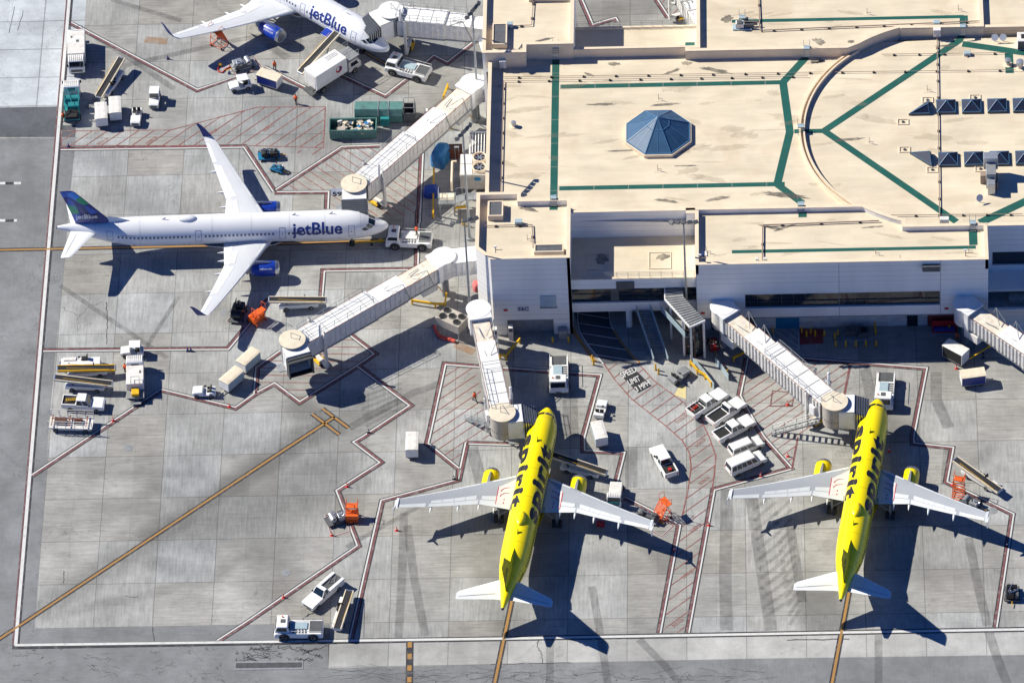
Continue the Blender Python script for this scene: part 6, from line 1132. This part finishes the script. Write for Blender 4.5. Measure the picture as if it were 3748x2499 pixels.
    if rack:
        r=MB()
        for xx in (-a+.1,-a+1.1,cr-.15):
            for s in (-.9,.9): r.cyl((xx,s,1.3),(xx,s,2.0),.03,n=5)
            r.cyl((xx,-.9,2.0),(xx,.9,2.0),.03,n=5)
        for s in (-.9,.9): r.cyl((-a+.1,s,2.0),(cr+.2,s,2.0),.03,n=5)
        r.out('rack','steel',o)
    wheels(o,[(a-1.05,-.84),(a-1.05,.84),(-a+1.15,-.84),(-a+1.15,.84)],.39,.26); return o
def car(label,t,x,y,dx,dy,van=False):
    o=thing('passenger_van' if van else 'estate_car',label,'van' if van else 'suv'); put(o,t,x,y,dx,dy,.9); a=2.7 if van else 2.35; W_=1.0 if van else .92; zt=2.05 if van else 1.68; z1=1.1 if van else 1.0
    side(MB(),[(-a,.4),(-a,z1),(a-1.1,z1),(a-.2,z1-.12),(a,.8),(a,.4)],-W_,W_).out('body','white',o,bevel=.1)
    bot=[(-a+.02,-W_+.04),(a-1.15,-W_+.04),(a-1.15,W_-.04),(-a+.02,W_-.04)]; top=[(-a+.2,-W_+.2),(a-1.75,-W_+.2),(a-1.75,W_-.2),(-a+.2,W_-.2)]
    c=MB().add([(p[0],p[1],z1-.02) for p in bot]+[(p[0],p[1],zt) for p in top],[(4,5,6,7),(0,1,5,4),(1,2,6,5),(2,3,7,6),(3,0,4,7)]).out('cab','white',o,bevel=.08)
    b3=[Vector((p[0],p[1],z1)) for p in bot]; t3=[Vector((p[0],p[1],zt)) for p in top]
    def pane(nm,A,B,C_,D_,u0,u1,v0=.12,v1=.8):
        f=lambda u,v:(A*(1-u)+B*u)*(1-v)+(D_*(1-u)+C_*u)*v; n=(B-A).cross(D_-A).normalized()*.03; MB().add([f(u0,v0)+n,f(u1,v0)+n,f(u1,v1)+n,f(u0,v1)+n],[(0,1,2,3)]).out(nm,'glass',c)
    pane('windscreen',b3[1],b3[2],t3[2],t3[1],.06,.94); pane('rear_window',b3[3],b3[0],t3[0],t3[3],.1,.48); pane('rear_window',b3[3],b3[0],t3[0],t3[3],.52,.9); n=5 if van else 3
    for k in range(n): pane('side_window',b3[0],b3[1],t3[1],t3[0],.03+k*.95/n,.95*(k+1)/n); pane('side_window',b3[2],b3[3],t3[3],t3[2],.05+k*.95/n,.03+.95*(k+1)/n)
    for s in (-.75,.75): MB().box(a-.03,s-.13,.65,a+.03,s+.13,.85).out('headlight','glassb',o); MB().box(-a-.03,s-.06,.8,-a,s+.08,1.2 if van else 1.0).out('tail_light','red',o)
    if not van: MB().tube([(-a+.4,-.68,zt+.05),(.5,-.68,zt+.05)],.03).out('roof_rail','black',o); MB().tube([(-a+.4,.68,zt+.05),(.5,.68,zt+.05)],.03).out('roof_rail','black',o)
    wheels(o,[(a-.9,-W_+.12),(a-.9,W_-.12),(-a+.95,-W_+.12),(-a+.95,W_-.12)],.36,.24); return o
def truck(label,t,x,y,dx,dy,kind='box'):
    o=thing('service_truck',label,'service truck',group='service trucks'); put(o,t,x,y,dx,dy,1.4); W_=1.12
    MB().box(-3.4,-.45,.55,3.3,.45,.8).out('chassis','dgrey',o)
    c=MB(); side(c,[(1.75,.55),(1.75,2.45),(1.9,2.55),(3.1,2.5),(3.4,1.7),(3.5,1.5),(3.5,.55)],-W_,W_); cb=c.out('cab','white',o,bevel=.09)
    MB().add([(3.16,-.95,2.38),(3.44,-.95,1.62),(3.44,.95,1.62),(3.16,.95,2.38)],[(0,1,2,3)]).out('windscreen','glass',cb)
    for yy in (-W_-.01,W_+.01): side(MB(),[(2.1,1.65),(2.1,2.3),(3.0,2.3),(3.25,1.65)],yy-.01,yy+.01).out('side_window','glass',cb)
    r=MB()
    for k in range(8): r.box(1.95,-1.0+k*.27,2.55,3.0,-.9+k*.27,2.6)
    r.out('roof_rib','white2',cb); MB().box(3.5,-.8,.8,3.54,.8,1.2).out('grille','dgrey',cb); MB().box(1.72,-.5,1.75,1.76,.5,2.2).out('rear_window','glass',cb)
    for s in (-1,1): MB().box(3.3,s*1.22-.1,1.7,3.42,s*1.22+.1,2.15).out('mirror','black',cb)
    if kind=='box':
        MB().box(-3.4,-1.2,.85,1.55,1.2,2.5).out('box_body','white2',o,bevel=.05); MB().box(-1.2,.0,2.51,-.8,.35,2.55).box(-2.0,-.75,2.51,-1.7,-.55,2.56).out('roof_fitting','dgrey',o); MB().tube([(-3.4,-.9,2.5),(-3.4,-.9,3.1),(-3.4,.9,3.1),(-3.4,.9,2.5)],.04).box(-3.9,-.9,.6,-3.4,.9,.7).out('rear_frame','steel',o)
    if kind=='flat':
        MB().box(-1.9,-1.15,.85,1.55,1.15,2.15).out('box_body','white2',o,bevel=.05); MB().box(-3.4,-1.15,.85,-1.9,1.15,1.0).out('rear_deck','mgrey',o); MB().box(-3.2,-.5,1.0,-2.0,.5,1.5).out('machinery','yp',o,bevel=.04); MB().tube([(-1.9,-.6,2.2),(-1.9,-.6,2.6),(-1.0,-.6,2.6),(-1.0,.5,2.6),(-1.9,.5,2.6),(-1.9,.5,2.2)],.04).box(-4.0,-.7,.35,-3.5,.7,.45).out('rear_frame','steel',o); MB().ell((.3,-.7,2.16),(.3,.16,.03)).out('roof_hatch','dgrey',o)
    if kind=='lav':
        MB().box(-3.3,-1.05,.85,1.5,1.05,1.1).out('deck','teal',o); MB().cyl((.2,-.95,1.65),(.2,.95,1.65),.55,n=14).out('tank','teal',o,True); MB().box(-1.6,-.9,1.1,-.6,.6,1.9).out('pump_cabinet','teal',o,bevel=.05); f=MB()
        for s in (-1,1): f.tube([(-1.9,s,1.1),(-1.9,s,2.3),(1.3,s,2.3),(1.3,s,1.1)],.05)
        f.tube([(-1.9,-1,2.3),(-1.9,1,2.3)],.05).tube([(1.3,-1,2.3),(1.3,1,2.3)],.05).tube([(-.4,-1,2.3),(-.4,1,2.3)],.05).tube([(-1.9,-.2,2.3),(1.3,.5,2.3)],.04); f.out('cage_frame','teal',o); MB().box(-3.3,-.95,1.1,-2.0,.95,1.55).out('rear_locker','black',o,bevel=.04); h=MB().tube([(-3.2,-.7,1.6),(-2.4,-.5,2.0),(-2.2,.5,1.9),(-3.0,.8,1.6)],.07); h.out('hose','black',o)
    if kind=='small':
        MB().box(-2.2,-1.0,.85,1.5,1.0,1.9).out('tank_body','white2',o,bevel=.12); MB().box(3.5,-.9,1.2,3.58,.9,1.7).out('blue_front','teal',cb)
    wheels(o,[(2.5,-1.0),(2.5,1.0),(-2.3,-1.0),(-2.3,1.0)],.46,.32); return o
def catering(label,t,x,y,dx,dy):
    o=thing('catering_truck',label,'catering truck'); put(o,t,x,y,dx,dy,3.0)
    MB().box(-3.6,-.5,.6,4.6,.5,.9).out('chassis','dgrey',o); bx=MB().box(-3.5,-1.25,1.3,2.1,1.25,3.9).out('box_body','white',o,bevel=.04)
    MB().box(-3.54,-1.0,1.4,-3.5,1.0,3.6).out('roller_door','white2',bx); s=MB()
    for k in range(3): s.box(-.2,.1+k*.3,3.9,1.8,.16+k*.3,3.93)
    s.out('roof_strip','mgrey',bx)
    lg=MB().lathe([(.55,0),(.55,.02)],20); l=lg.out('round_emblem','red',bx); l.location=(.6,-1.28,2.7); l.rotation_euler=(PI/2,0,0); l2=MB().prism([(-.1,-.5),(.5,.15),(.2,.5),(-.25,.1)],0,.03).out('emblem_blade','navy',l); l3=MB().prism([(-.5,.1),(-.1,-.2),(.1,.45),(-.2,.5)],.005,.035).out('emblem_blade','white',l)
    p=MB().box(2.1,-1.2,2.9,4.4,1.2,3.0).out('platform','steel',o); r=MB()
    for ss in (-1.15,1.15): r.tube([(2.15,ss,3.0),(2.15,ss,4.0),(4.35,ss,4.0),(4.35,ss,3.0)],.035,5).tube([(2.15,ss,3.5),(4.35,ss,3.5)],.03,5)
    r.out('railing','steel',p); c=MB(); side(c,[(2.5,.6),(2.5,2.5),(4.2,2.4),(4.7,1.5),(4.75,.6)],-1.1,1.1); cb=c.out('cab','white2',o,bevel=.08); MB().add([(4.28,-.95,2.3),(4.68,-.95,1.6),(4.68,.95,1.6),(4.28,.95,2.3)],[(0,1,2,3)]).out('windscreen','glass',cb); side(MB(),[(2.9,1.5),(2.9,2.2),(3.9,2.2),(4.2,1.5)],-1.13,-1.1).out('side_window','glass',cb)
    MB().beam((-2.5,-.6,.9),(1.0,-.6,1.3),.12).beam((-2.5,.6,1.3),(1.0,.6,.9),.12).out('scissor_lift','oran',o); MB().box(-4.2,-1.0,.5,-3.5,1.0,.7).out('rear_step','dgrey',o)
    wheels(o,[(3.5,-1.0),(3.5,1.0),(-2.2,-1.0),(-2.2,1.0)],.5,.35); return o
def standlad(label,t,x,y,dx,dy,h=2.6,w=1.6,m_='oran',style=0):
    o=thing('maintenance_stand',label,'maintenance stand',group='orange maintenance stands'); put(o,t,x,y,dx,dy,h/2); f=MB()
    for s in (-w/2,w/2): f.beam((-1.0,s,.15),(1.0,s,.15),.08).beam((-.9,s,.15),(.3,s,h),.07).beam((1.0,s,.15),(.3,s,h),.07).beam((-.2,s,.15),(.9,s,h*.6),.06).tube([(.2,s,h),(.2,s,h+1),(1.0,s,h+1),(1.0,s,h)],.035,5)
    for k in range(9): z=.35+k*(h-.4)/8; f.beam((-.9+1.2*(z-.15)/(h-.15),-w/2,z),(-.9+1.2*(z-.15)/(h-.15),w/2,z),.14,.04)
    f.beam((1.0,-w/2,.5),(1.0,w/2,.5),.06).beam((.95,-w/2,h*.5),(.6,w/2,h),.05); f.out('frame',m_,o); MB().box(.2,-w/2,h-.04,1.1,w/2,h+.03).out('platform',m_,o)
    if style: b=MB().box(-.6,-w/2-.05,.3,.6,w/2+.05,1.3); b.out('mesh_box',m_,o)
    wheels(o,[(-.8,-w/2),(-.8,w/2),(.8,-w/2),(.8,w/2)],.17,.1,'steel'); return o
def machine(label,t,x,y,dx,dy,c1='steel',c2='white2',L=2.6,W_=1.4,h=1.3,seed=1,tank=True,cat='service cart',name='fuelling_cart'):
    o=thing(name,label,cat,group='carts of pumps and ground units'); put(o,t,x,y,dx,dy,h/2); r=random.Random(seed); MB().box(-L/2,-W_/2,.3,L/2,W_/2,.42).out('frame',c1,o)
    if tank: MB().cyl((-L*.2,-W_*.35,.42+h*.35),(-L*.2,W_*.35,.42+h*.35),h*.33,n=12).out('tank',c2,o,True)
    MB().box(.1,-W_*.4,.42,L*.42,W_*.15,.42+h*.6).out('motor_cover',c2,o,bevel=.05); MB().box(L*.1,W_*.2,.42,L*.4,W_*.45,.42+h*.45).out('control_box','dgrey',o,bevel=.03)
    for k in range(4):
        p=[(r.uniform(-L/2,L/2),r.uniform(-W_/2,W_/2),r.uniform(.5,h+.2)) for _ in range(4)]; MB().tube(p,.05,6).out('pipe','alu' if k%2 else 'black',o,True)
    MB().cyl((L*.25,-W_*.1,.9),(L*.25,-W_*.1,h+.3),.09,n=8).lathe([(.16,h*.5),(.2,h*.55),(.16,h*.62)],10,c=(-.1,.3,.2)).out('filter','silver',o,True)
    MB().beam((L/2,0,.35),(L/2+.9,0,.25),.07).out('drawbar','yp',o); wheels(o,[(L*.32,-W_/2),(L*.32,W_/2),(-L*.32,-W_/2),(-L*.32,W_/2)],.22,.14,'steel'); return o
def skinned(verts,edges,radii,name,mt,parent,sub=1):
    me=bpy.data.meshes.new(name); me.from_pydata(verts,edges,[]); me.materials.append(M[mt]); o=bpy.data.objects.new(name,me); COL.objects.link(o); o.parent=parent
    md=o.modifiers.new('skin','SKIN'); 
    if not me.skin_vertices: me.attributes if 0 else None
    bm=bmesh.new(); bm.from_mesh(me); ly=bm.verts.layers.skin.verify()
    for i,v in enumerate(bm.verts): v[ly].radius=(radii[i],radii[i]); v[ly].use_root=(i==0)
    bm.to_mesh(me); bm.free()
    s=o.modifiers.new('subsurf','SUBSURF'); s.levels=sub; s.render_levels=sub; return o
def person(label,t,x,y,dx,dy,walk=.25,arm=.3,hat=False,z=0):
    o=thing('person',label,'person'); put(o,t,x,y,dx,dy,.9+z); o.location.z=z; k=walk
    V=[(0,0,.98),(0,0,1.15),(0,0,1.38),(.01,0,1.5),(.02,0,1.58),(.02,0,1.7),# 0 pelvis 1 waist 2 chest 3 neck 4 head base 5 head
       (0,.18,1.42),(-.02-arm*.3,.24,1.15),(arm*.6,.26,.93),(0,-.18,1.42),(-.04+arm*.5,-.24,1.16),(arm*1.0,-.25,.98),
       (0,.1,.9),(k*.45,.11,.5),(k*.9,.11,.1),(k*.9+.16,.11,.05),(0,-.1,.9),(-k*.2,-.11,.5),(-k*1.2,-.11,.12),(-k*1.2+.16,-.11,.05)]
    E=[(0,1),(1,2),(2,3),(3,4),(4,5),(2,6),(6,7),(7,8),(2,9),(9,10),(10,11),(0,12),(12,13),(13,14),(14,15),(0,16),(16,17),(17,18),(18,19)]
    Rr=[.13,.125,.14,.055,.085,.085,.06,.045,.032,.06,.045,.032,.085,.06,.042,.035,.085,.06,.042,.035]
    b=skinned(V,E,Rr,'body','skin',o)
    MB().lathe([(.19,.98),(.19,1.1),(.2,1.3),(.2,1.42),(.11,1.5),(.07,1.52)],12).out('vest','vest',o,True)
    tr=skinned([V[0],V[12],V[13],V[14],V[16],V[17],V[18]],[(0,1),(1,2),(2,3),(0,4),(4,5),(5,6)],[.155,.105,.078,.06,.105,.078,.06],'trousers','trouser',o)
    sl=skinned([V[2],V[6],V[7],V[9],V[10]],[(0,1),(1,2),(0,3),(3,4)],[.15,.078,.058,.078,.058],'sleeves','vest',o)
    MB().ell((.0,0,1.71),(.105,.1,.085)).out('hard_hat' if hat else 'hair','yp' if hat else 'hair',o,True); MB().cyl((.1,0,1.66),(.13,0,1.64),.015,n=5).out('nose','skin',o); 
    for q in (14,18): p=V[q]; MB().box(p[0]-.07,p[1]-.05,0,p[0]+.2,p[1]+.05,.1).out('shoe','black',o,bevel=.02)
    for q in (8,11):
        w=Vector(V[q]); h=MB(); h.ell(tuple(w+Vector((.03,0,-.05))),(.03,.04,.05),8,5)
        for i,ln in enumerate((.065,.075,.07,.055)): a=w+Vector((.03,-.03+i*.02,-.09)); h.tube([a,a+Vector((.01,0,-ln*.5)),a+Vector((-.01,0,-ln))],.009,5)
        a=w+Vector((.05,-.035 if V[q][1]<0 else .035,-.05)); h.tube([a,a+Vector((.03,0,-.03)),a+Vector((.03,0,-.06))],.01,5); h.out('hand','skin',o,True)
    return o
# ---------------------------------------------------------------- placements
A=tractor
A('white baggage tractor with a roof facing the camera, alone left of the top planes',True,t='A0',x=1110,y=712,dx=-8,dy=60)
A('small open white tractor with two black seats right of the two white carts',False,t='A0',x=978,y=838,dx=-8,dy=60)
A('white roofed tractor towing the beige topped cart by the top plane',True,t='A0',x=1722,y=612,dx=-60,dy=12)
A('white roofed tractor crossing the maroon line above the parked service truck',True,t='B0',x=950,y=952,dx=-60,dy=2)
A('open white tractor towing two white carts on the left stand',False,t='B0',x=1466,y=1240,dx=-60,dy=0)
A('small white tractor parked above the white cart near the yellow nose',False,t='B2',x=783,y=1366,dx=18,dy=-60)
A('open utility tractor with a dark body parked below the stairway',False,t='B2',x=1345,y=1125,dx=60,dy=-42,col='mgrey')
cart('white topped cart, left one of the pair by the teal truck','A0',728,830,-4,-60,curt='white'); cart('white topped cart, right one of the pair by the teal truck','A0',828,788,-3,-60,curt='white')
cart('beige topped cart with dark blue sides behind a tractor near the top plane','A1',170,572,-60,-20,col='cream',curt='navy')
cart('upper white cart of the two towed on the left stand, open on its right side','B0',1782,1022,-60,55,open_=True,col='cream'); cart('lower white cart of the two towed on the left stand, next to its tractor','B0',1662,1158,-60,52,open_=True,col='cream')
cart('lone grey white cart left of the hatched bay at gate 56C','C1',1062,55,2,-60,curt='glassb',bar=False); cart('pale cart standing below the small tractor near the left yellow nose','B2',772,1550,18,60,curt='glassb',bar=False)
cart('white topped cart with a dark blue side at the right of gate 56B','B3',1592,1142,60,-8,col='cream',curt='navy')
cart('large white topped trailer with dark open sides beneath the far right bridge','B3',1470,975,60,32,curt='black',h=2.4,bar=False)
beltl('belt loader standing at a slant above the two white carts','A0',790,562,170,-250,rail='cream'); beltl('belt loader raised to the open hold of the top plane','A1',525,380,270,-215,up=1.9,z0=1.7,rail='cream',L=8)
beltl('belt loader under the near wing tip of the long airliner','B1',372,588,-410,25,up=.7,rail='cream',z0=1.2); beltl('upper belt loader with a yellow edge in the row of parked equipment','B0',620,1078,-405,35,rail='yp',z0=1.1); beltl('second belt loader with a cream edge in the row of parked equipment','B0',600,1168,-480,-20,rail='cream',z0=1.3)
beltl('belt loader at the lower edge beside the white service pickup','C1',622,1105,-75,260,rail='cream'); beltl('belt loader at the hold of the left yellow plane in its shadow','C2',555,172,-320,-70,rail='cream',up=1.2,z0=1.3); beltl('belt loader leaning to the upper left beside the right plane wing','C3',1447,245,-310,-190,rail='cream')
beltl('grey narrow conveyor lying behind the yellow edged loader','B0',575,1050,-300,12,up=.1,z0=.5,rail='steel',L=5.4)
tug('white pushback tug near the nose of the top plane','A1',1165,495,-60,-16); tug('white pushback tug coupled to the nose of the long airliner','B1',1172,148,-60,-2,mid='white2'); tug('white pushback tug at the bottom edge left of the belt loader','C1',340,1222,-60,0); tug('white tug facing the camera above the left yellow nose','B2',482,1115,0,60); tug('white tug just behind the nose of the right yellow plane','B3',962,1235,-5,60)
pickup('white crew cab pickup with a ladder in its bed, parked at the left','B0',600,1318,60,3,load='ladder'); pickup('white service pickup with hoses on its deck near the bottom edge','C1',492,985,-60,52,crew=False,service=True,L=6.2)
pickup('white pickup with a rack and orange cones in its bed','B2',1545,1318,60,-40,load='cones',rack=True,L=6.1); pickup('white pickup with an empty black bed, second of the row','B2',1682,1378,60,-40,crew=False,L=5.8); pickup('white pickup third in the row above the estate car','B2',1738,1500,60,-32,L=5.9); pickup('white pickup alone left of the curved lane with a red box in its bed','C2',1098,148,-34,-60,load='red')
car('white estate car between the third pickup and the passenger van','C2',1622,50,60,-24); car('white passenger van at the end of the parked row','C2',1622,158,60,-26,van=True)
truck('white box truck facing the camera at the upper left edge line','A0',550,372,0,60,'box'); truck('teal tank truck with a caged deck at the upper left edge line','A0',516,728,0,-60,'lav'); truck('white service truck parked across the diagonal line by the equipment row','B0',970,1140,0,-60,'flat'); truck('short white truck with a blue front behind the left plane wing','C2',790,335,-8,60,'small').scale=(.62,.82,.82)
catering('white catering box truck with a red and blue emblem by the top plane','A1',600,470,60,-38)
standlad('orange maintenance stand under the wing of the top plane','A0',1570,262,-30,30,3.0,1.8); standlad('red orange tangled stand beside the dark generator under the long plane','B0',1838,692,30,20,2.2,1.8,style=1); standlad('orange boxed stand beside the pump cart at the centre bottom','C1',678,492,6,-60,2.0,1.5,style=1); standlad('orange stand at the wing tip of the left yellow plane','C2',1085,465,40,-20,2.4,1.7); standlad('orange red stand behind the wing of the right yellow plane','C3',1325,335,20,-60,2.8,1.4)
machine('silver pump cart inside the red pad below the top wing','A0',1745,455,-60,18,seed=2,c2='silver',L=3.4,W_=1.7); machine('blue machine with a drum beside the hatched lane','A1',165,1105,60,-6,'blu2','black',3.0,1.5,1.3,3); machine('small blue compressor below the larger blue machine','A1',225,1205,60,20,'blu2','blu2',1.8,1.1,1.0,4,tank=False)
machine('black boxy generator beside the red orange stand','B0',1705,665,20,-60,'dgrey','ink',3.2,1.9,1.9,5,name='generator',cat='generator'); machine('black and silver pump cart next to the orange boxed stand','C1',580,512,60,-20,'dgrey','silver',3.0,1.7,1.3,6); machine('silver unit with a slatted top by the left plane wing tip','C2',990,500,60,20,'steel','dgrey',3.2,1.5,1.3,7); machine('dark pump cart behind the tip of the right plane wing','C3',1400,412,60,24,'dgrey','steel',3.0,1.5,1.2,8); machine('dark round machine at the right picture edge near the bottom','C3',1667,985,0,60,'dgrey','ink',2.6,1.9,1.4,9)
machine('red trolley in the shade under the rotunda of gate 56B','B2',1590,900,20,60,'red','red',2.4,1.2,.8,10,tank=False)
# work platform trailer
o=thing('work_platform','long rusty railed work platform on wheels at the end of the equipment row','work platform'); put(o,'B0',510,1450,60,2,1.2); MB().box(-2.9,-1.1,.75,2.9,1.1,.9).out('deck','white2',o); f=MB()
for yy in (-1.1,1.1):
    for k in range(6): f.beam((-2.9+k*1.16,yy,.9),(-2.9+k*1.16,yy,2.1),.07)
    for z in (1.3,1.7,2.1): f.beam((-2.9,yy,z),(2.9,yy,z),.06)
f.out('guard_frame','white2',o); c=MB()
for k in range(3): c.beam((-2.5+k*2.3,-1.0,1.2),(-2.5+k*2.3,1.0,1.2),.12)
c.beam((-2.6,.2,1.4),(1.6,.1,1.4),.1); c.out('cross_brace','rust',o); MB().box(-2.2,-.5,.95,-.6,.4,1.4).out('stowed_gear','brown',o); MB().box(.4,-.4,.95,1.4,.5,1.3).out('stowed_gear','brown',o); MB().beam((-2.6,-.9,.5),(2.6,-.9,.5),.12,.25).beam((-2.6,.9,.5),(2.6,.9,.5),.12,.25).out('axle_beam','white2',o); wheels(o,[(2.0,-1.0),(2.0,1.0),(-2.0,-1.0),(-2.0,1.0)],.34,.22)
# skips
def wallbox(mb,x0,y0,x1,y1,z0,z1,t=.1): mb.box(x0,y0,z0,x1,y0+t,z1).box(x0,y1-t,z0,x1,y1,z1).box(x0,y0+t,z0,x0+t,y1-t,z1).box(x1-t,y0+t,z0,x1,y1-t,z1).box(x0+t,y0+t,z0,x1-t,y1-t,z0+.1)
o=thing('rubbish_skip','open green skip filled with cardboard and rubbish','skip'); put(o,'A1',770,925,60,-1,.9); b=MB(); wallbox(b,-3.2,-1.2,3.2,1.2,.15,1.75); b.out('tub','dgreen',o); r=MB()
for k in range(16): r.box(-3.1+k*.4,-1.27,.3,-3.02+k*.4,-1.2,1.0)
r.box(-3.25,-1.28,1.65,3.25,-1.18,1.8).box(-3.25,1.18,1.65,3.25,1.28,1.8).box(-3.25,-1.18,1.65,-3.15,1.18,1.8).box(3.15,-1.18,1.65,3.25,1.18,1.8); r.out('side_rib','dgreen',o)
rr3=random.Random(4)
for m_,nn in (('cream',20),('white',4),('bluet',7),('tan',24),('dgreen',3),('dgrey',8)):
    g=MB()
    for k in range(nn): g.cbox((rr3.uniform(-2.2,2.8),rr3.uniform(-.95,.95),rr3.uniform(.9,1.5)),(rr3.uniform(.3,.8),rr3.uniform(.2,.6),rr3.uniform(.08,.3)),rr3.uniform(0,3))
    struct(g.out('rubbish',m_,o),'stuff')
o=thing('rubbish_compactor','long closed green compactor behind the open skip','compactor'); put(o,'A1',960,800,60,0,1.2); MB().prism([(-1.2,.2),(-1.25,1.5),(-.8,2.35),(.8,2.35),(1.25,1.5),(1.2,.2)],-3.4,3.2,'x').out('container','dgreen',o,bevel=.05)
MB().prism([(-1.28,.2),(-1.33,1.5),(-.85,2.43),(.85,2.43),(1.33,1.5),(1.28,.2)],-.2,-.08,'x').prism([(-1.28,.2),(-1.33,1.5),(-.85,2.43),(.85,2.43),(1.33,1.5),(1.28,.2)],1.2,1.32,'x').out('strap','steel',o); f=MB(); wallbox(f,3.3,-1.1,4.9,1.1,.2,1.8,.12); f.out('hopper','dgrey',o); f=MB().tube([(3.3,-1.0,1.8),(3.3,-1.0,2.8),(4.8,-1.0,2.8),(4.8,-1.0,1.8)],.05).tube([(3.3,1.0,1.8),(3.3,1.0,2.8),(4.8,1.0,2.8),(4.8,1.0,1.8)],.05).tube([(3.3,-1,2.8),(3.3,1,2.8)],.05).tube([(4.8,-1,2.8),(4.8,1,2.8)],.05); f.out('guard_frame','steel',o); MB().box(.2,-1.9,.2,1.4,-1.35,1.5).out('power_pack','teal',o,bevel=.04); MB().box(6.2,-.3,0,6.6,.3,1.5).out('control_post','white2',o)
# tow bars
for lab,p,q in (('yellow tow bar between the long airliner nose wheel and its tug',T('B1',775,170,.4),T('B1',1030,158,.5)),('yellow tow bar arm folded beside the large trailer at the right','0','1')):
    if p=='0': p,q=T('B3',1570,1005,.8),T('B3',1765,880,1.6)
    o=thing('tow_bar',lab,'tow bar',(p.x,p.y,0)); v=q-p; MB().beam((0,0,p.z),(v.x,v.y,q.z),.16).out('bar','yp',o); MB().cbox((v.x*.75,v.y*.75,p.z+.1+(q.z-p.z)*.75),(.5,.35,.35),.4).out('joint','yp',o); wheels(o,[(v.x*.5,-.35+v.y*.5),(v.x*.5,.35+v.y*.5)],.18,.1,'steel')
# open hold door of the top plane
d=MB().box(-.9,0,-.04,.9,1.5,.04).out('cargo_door','white',j2); d.location=(-8.9,-1.75,3.6); d.rotation_euler=(R(195),0,0); dk=MB().box(-.88,.25,-.06,.88,1.48,-.041).out('door_band','blue',d)
# people
person('worker in an orange vest walking near the catering truck','A1',205,470,20,40,.3); person('worker in an orange vest standing above the hatched lane','A1',357,712,-30,40,.12); person('worker in red orange leaning by the door of the parked service truck','B0',897,1072,10,-40,.15); person('worker in an orange vest walking at the foot of the gate 56C stairs','B1',1640,1275,30,40,.4,.5); person('worker in an orange vest in the shade under the far right bridge','B3',1482,848,0,40,.1); person('worker in a red vest beside the rear of the teal truck','A0',453,838,30,30,.15); person('driver in a dark red vest standing on the tug at the long airliner','B1',1224,85,-40,0,.1,z=1.36)
# cones
cone0=None
def cone(label,t,x,y,m_='cone'):
    p=T(t,x,y,0); key=m_
    if key not in CONES:
        o=thing('traffic_cone',label,'traffic cone',(p.x,p.y,0),0,'traffic cones'); MB().box(-.2,-.2,0,.2,.2,.04).out('base','ink' if m_=='navy' else m_,o); MB().lathe([(.15,.04),(.03,.75)],10).out('body',m_,o,True); MB().lathe([(.115,.3),(.085,.45)],10).out('reflective_band','white' if m_!='navy' else 'navy',o); CONES[key]=o; return o
    return clone(CONES[key],label,(p.x,p.y,0))
CONES={}
for s,t,x,y in [('on the maroon line corner below the towed carts','B0',1645,1350),('on the diagonal line right of the work platform','B0',812,1450),('on the zigzag line above the orange boxed stand','C1',645,315),('on the lower diagonal line left of the service pickup','C1',240,1022),('at the corner of the red pad by the pump cart','C1',548,626),('alone on the concrete below the left wing tip','C1',962,594),('on the line by the shadow of the left wing tip','C2',1165,722),('on the right border line of the curved lane','C2',1385,562),('inside the tip of the hatched bay right of the van','C3',236,122),('at the line corner below the passenger van','C3',63,248),('in the shade left of the right engine nacelle','C3',884,88),('on the line above the orange red stand','C3',1290,305),('in the small red pad near the gate 56B bridge','B3',265,1335),('at the corner of the large open sided trailer','B3',1475,1075),('in the shade beside the right ramp barrier','B2',1662,1075)]: cone('red orange cone '+s,t,x,y)
for s,t,x,y in [('on the bare concrete right of the slanted belt loader','A0',1205,425),('at the left end of the hatched lane','A0',492,1055),('at the lower corner of the red pad by the top wing','A0',1645,530),('on the maroon line below the long airliner, left one','B0',1347,950),('on the maroon line below the long airliner, right one','B0',1370,950)]: cone('dark blue cone '+s,t,x,y,'navy')
for s,t,x,y in [('black cone at the line corner above the left wing','C1',1328,268),('black cone on the zigzag line below the gate 58 bridge','B1',880,1535),('black cone in the wing shadow at the right picture edge','C3',1635,692)]: cone(s,t,x,y,'ink')
for s,t,x,y,m_ in [('red chock box under the left plane right wing','C2',695,552,'red')]:
    o=thing('equipment_box',s,'box'); put(o,t,x,y,30,5,.3); MB().box(-.5,-.3,0,.5,.3,.55).out('body',m_,o,bevel=.05); MB().box(-.52,-.32,.55,.52,.32,.6).out('lid',m_,o)
o=thing('fuel_hose','dark red fuel hose looping from the pump cart below the top wing','hose'); p0=T('A0',1660,480,.1); o.location=(p0.x,p0.y,0); MB().tube([Vector((q.x-p0.x,q.y-p0.y,.1)) for q in TP('A0',1660,480,1620,500,1595,525,1570,520,1560,500,1575,480,1590,470)],.09,8).out('hose_tube','red',o,True); MB().ell((T('A0',1580,465,.2).x-p0.x,T('A0',1580,465,.2).y-p0.y,.25),(.3,.3,.25)).out('coupling','yp',o)
for lab,t,x,y in (('small pale manhole cover left of the tall diagonal band','C0',820,65),('pale square cover in the middle bottom','C1',256,863),('round cover near the near wing tip of the long airliner','B0',1608,672),('round cover behind the tip of the right plane wing','C3',1545,468)):
    p=T(t,x,y); o=thing('manhole_cover',lab,'manhole cover',(p.x,p.y,0),0,'manhole covers'); MB().lathe([(.62,0),(.6,.03)],16).out('rim','mgrey',o); MB().lathe([(.3,.03),(.28,.05)],14).out('lid','steel',o)
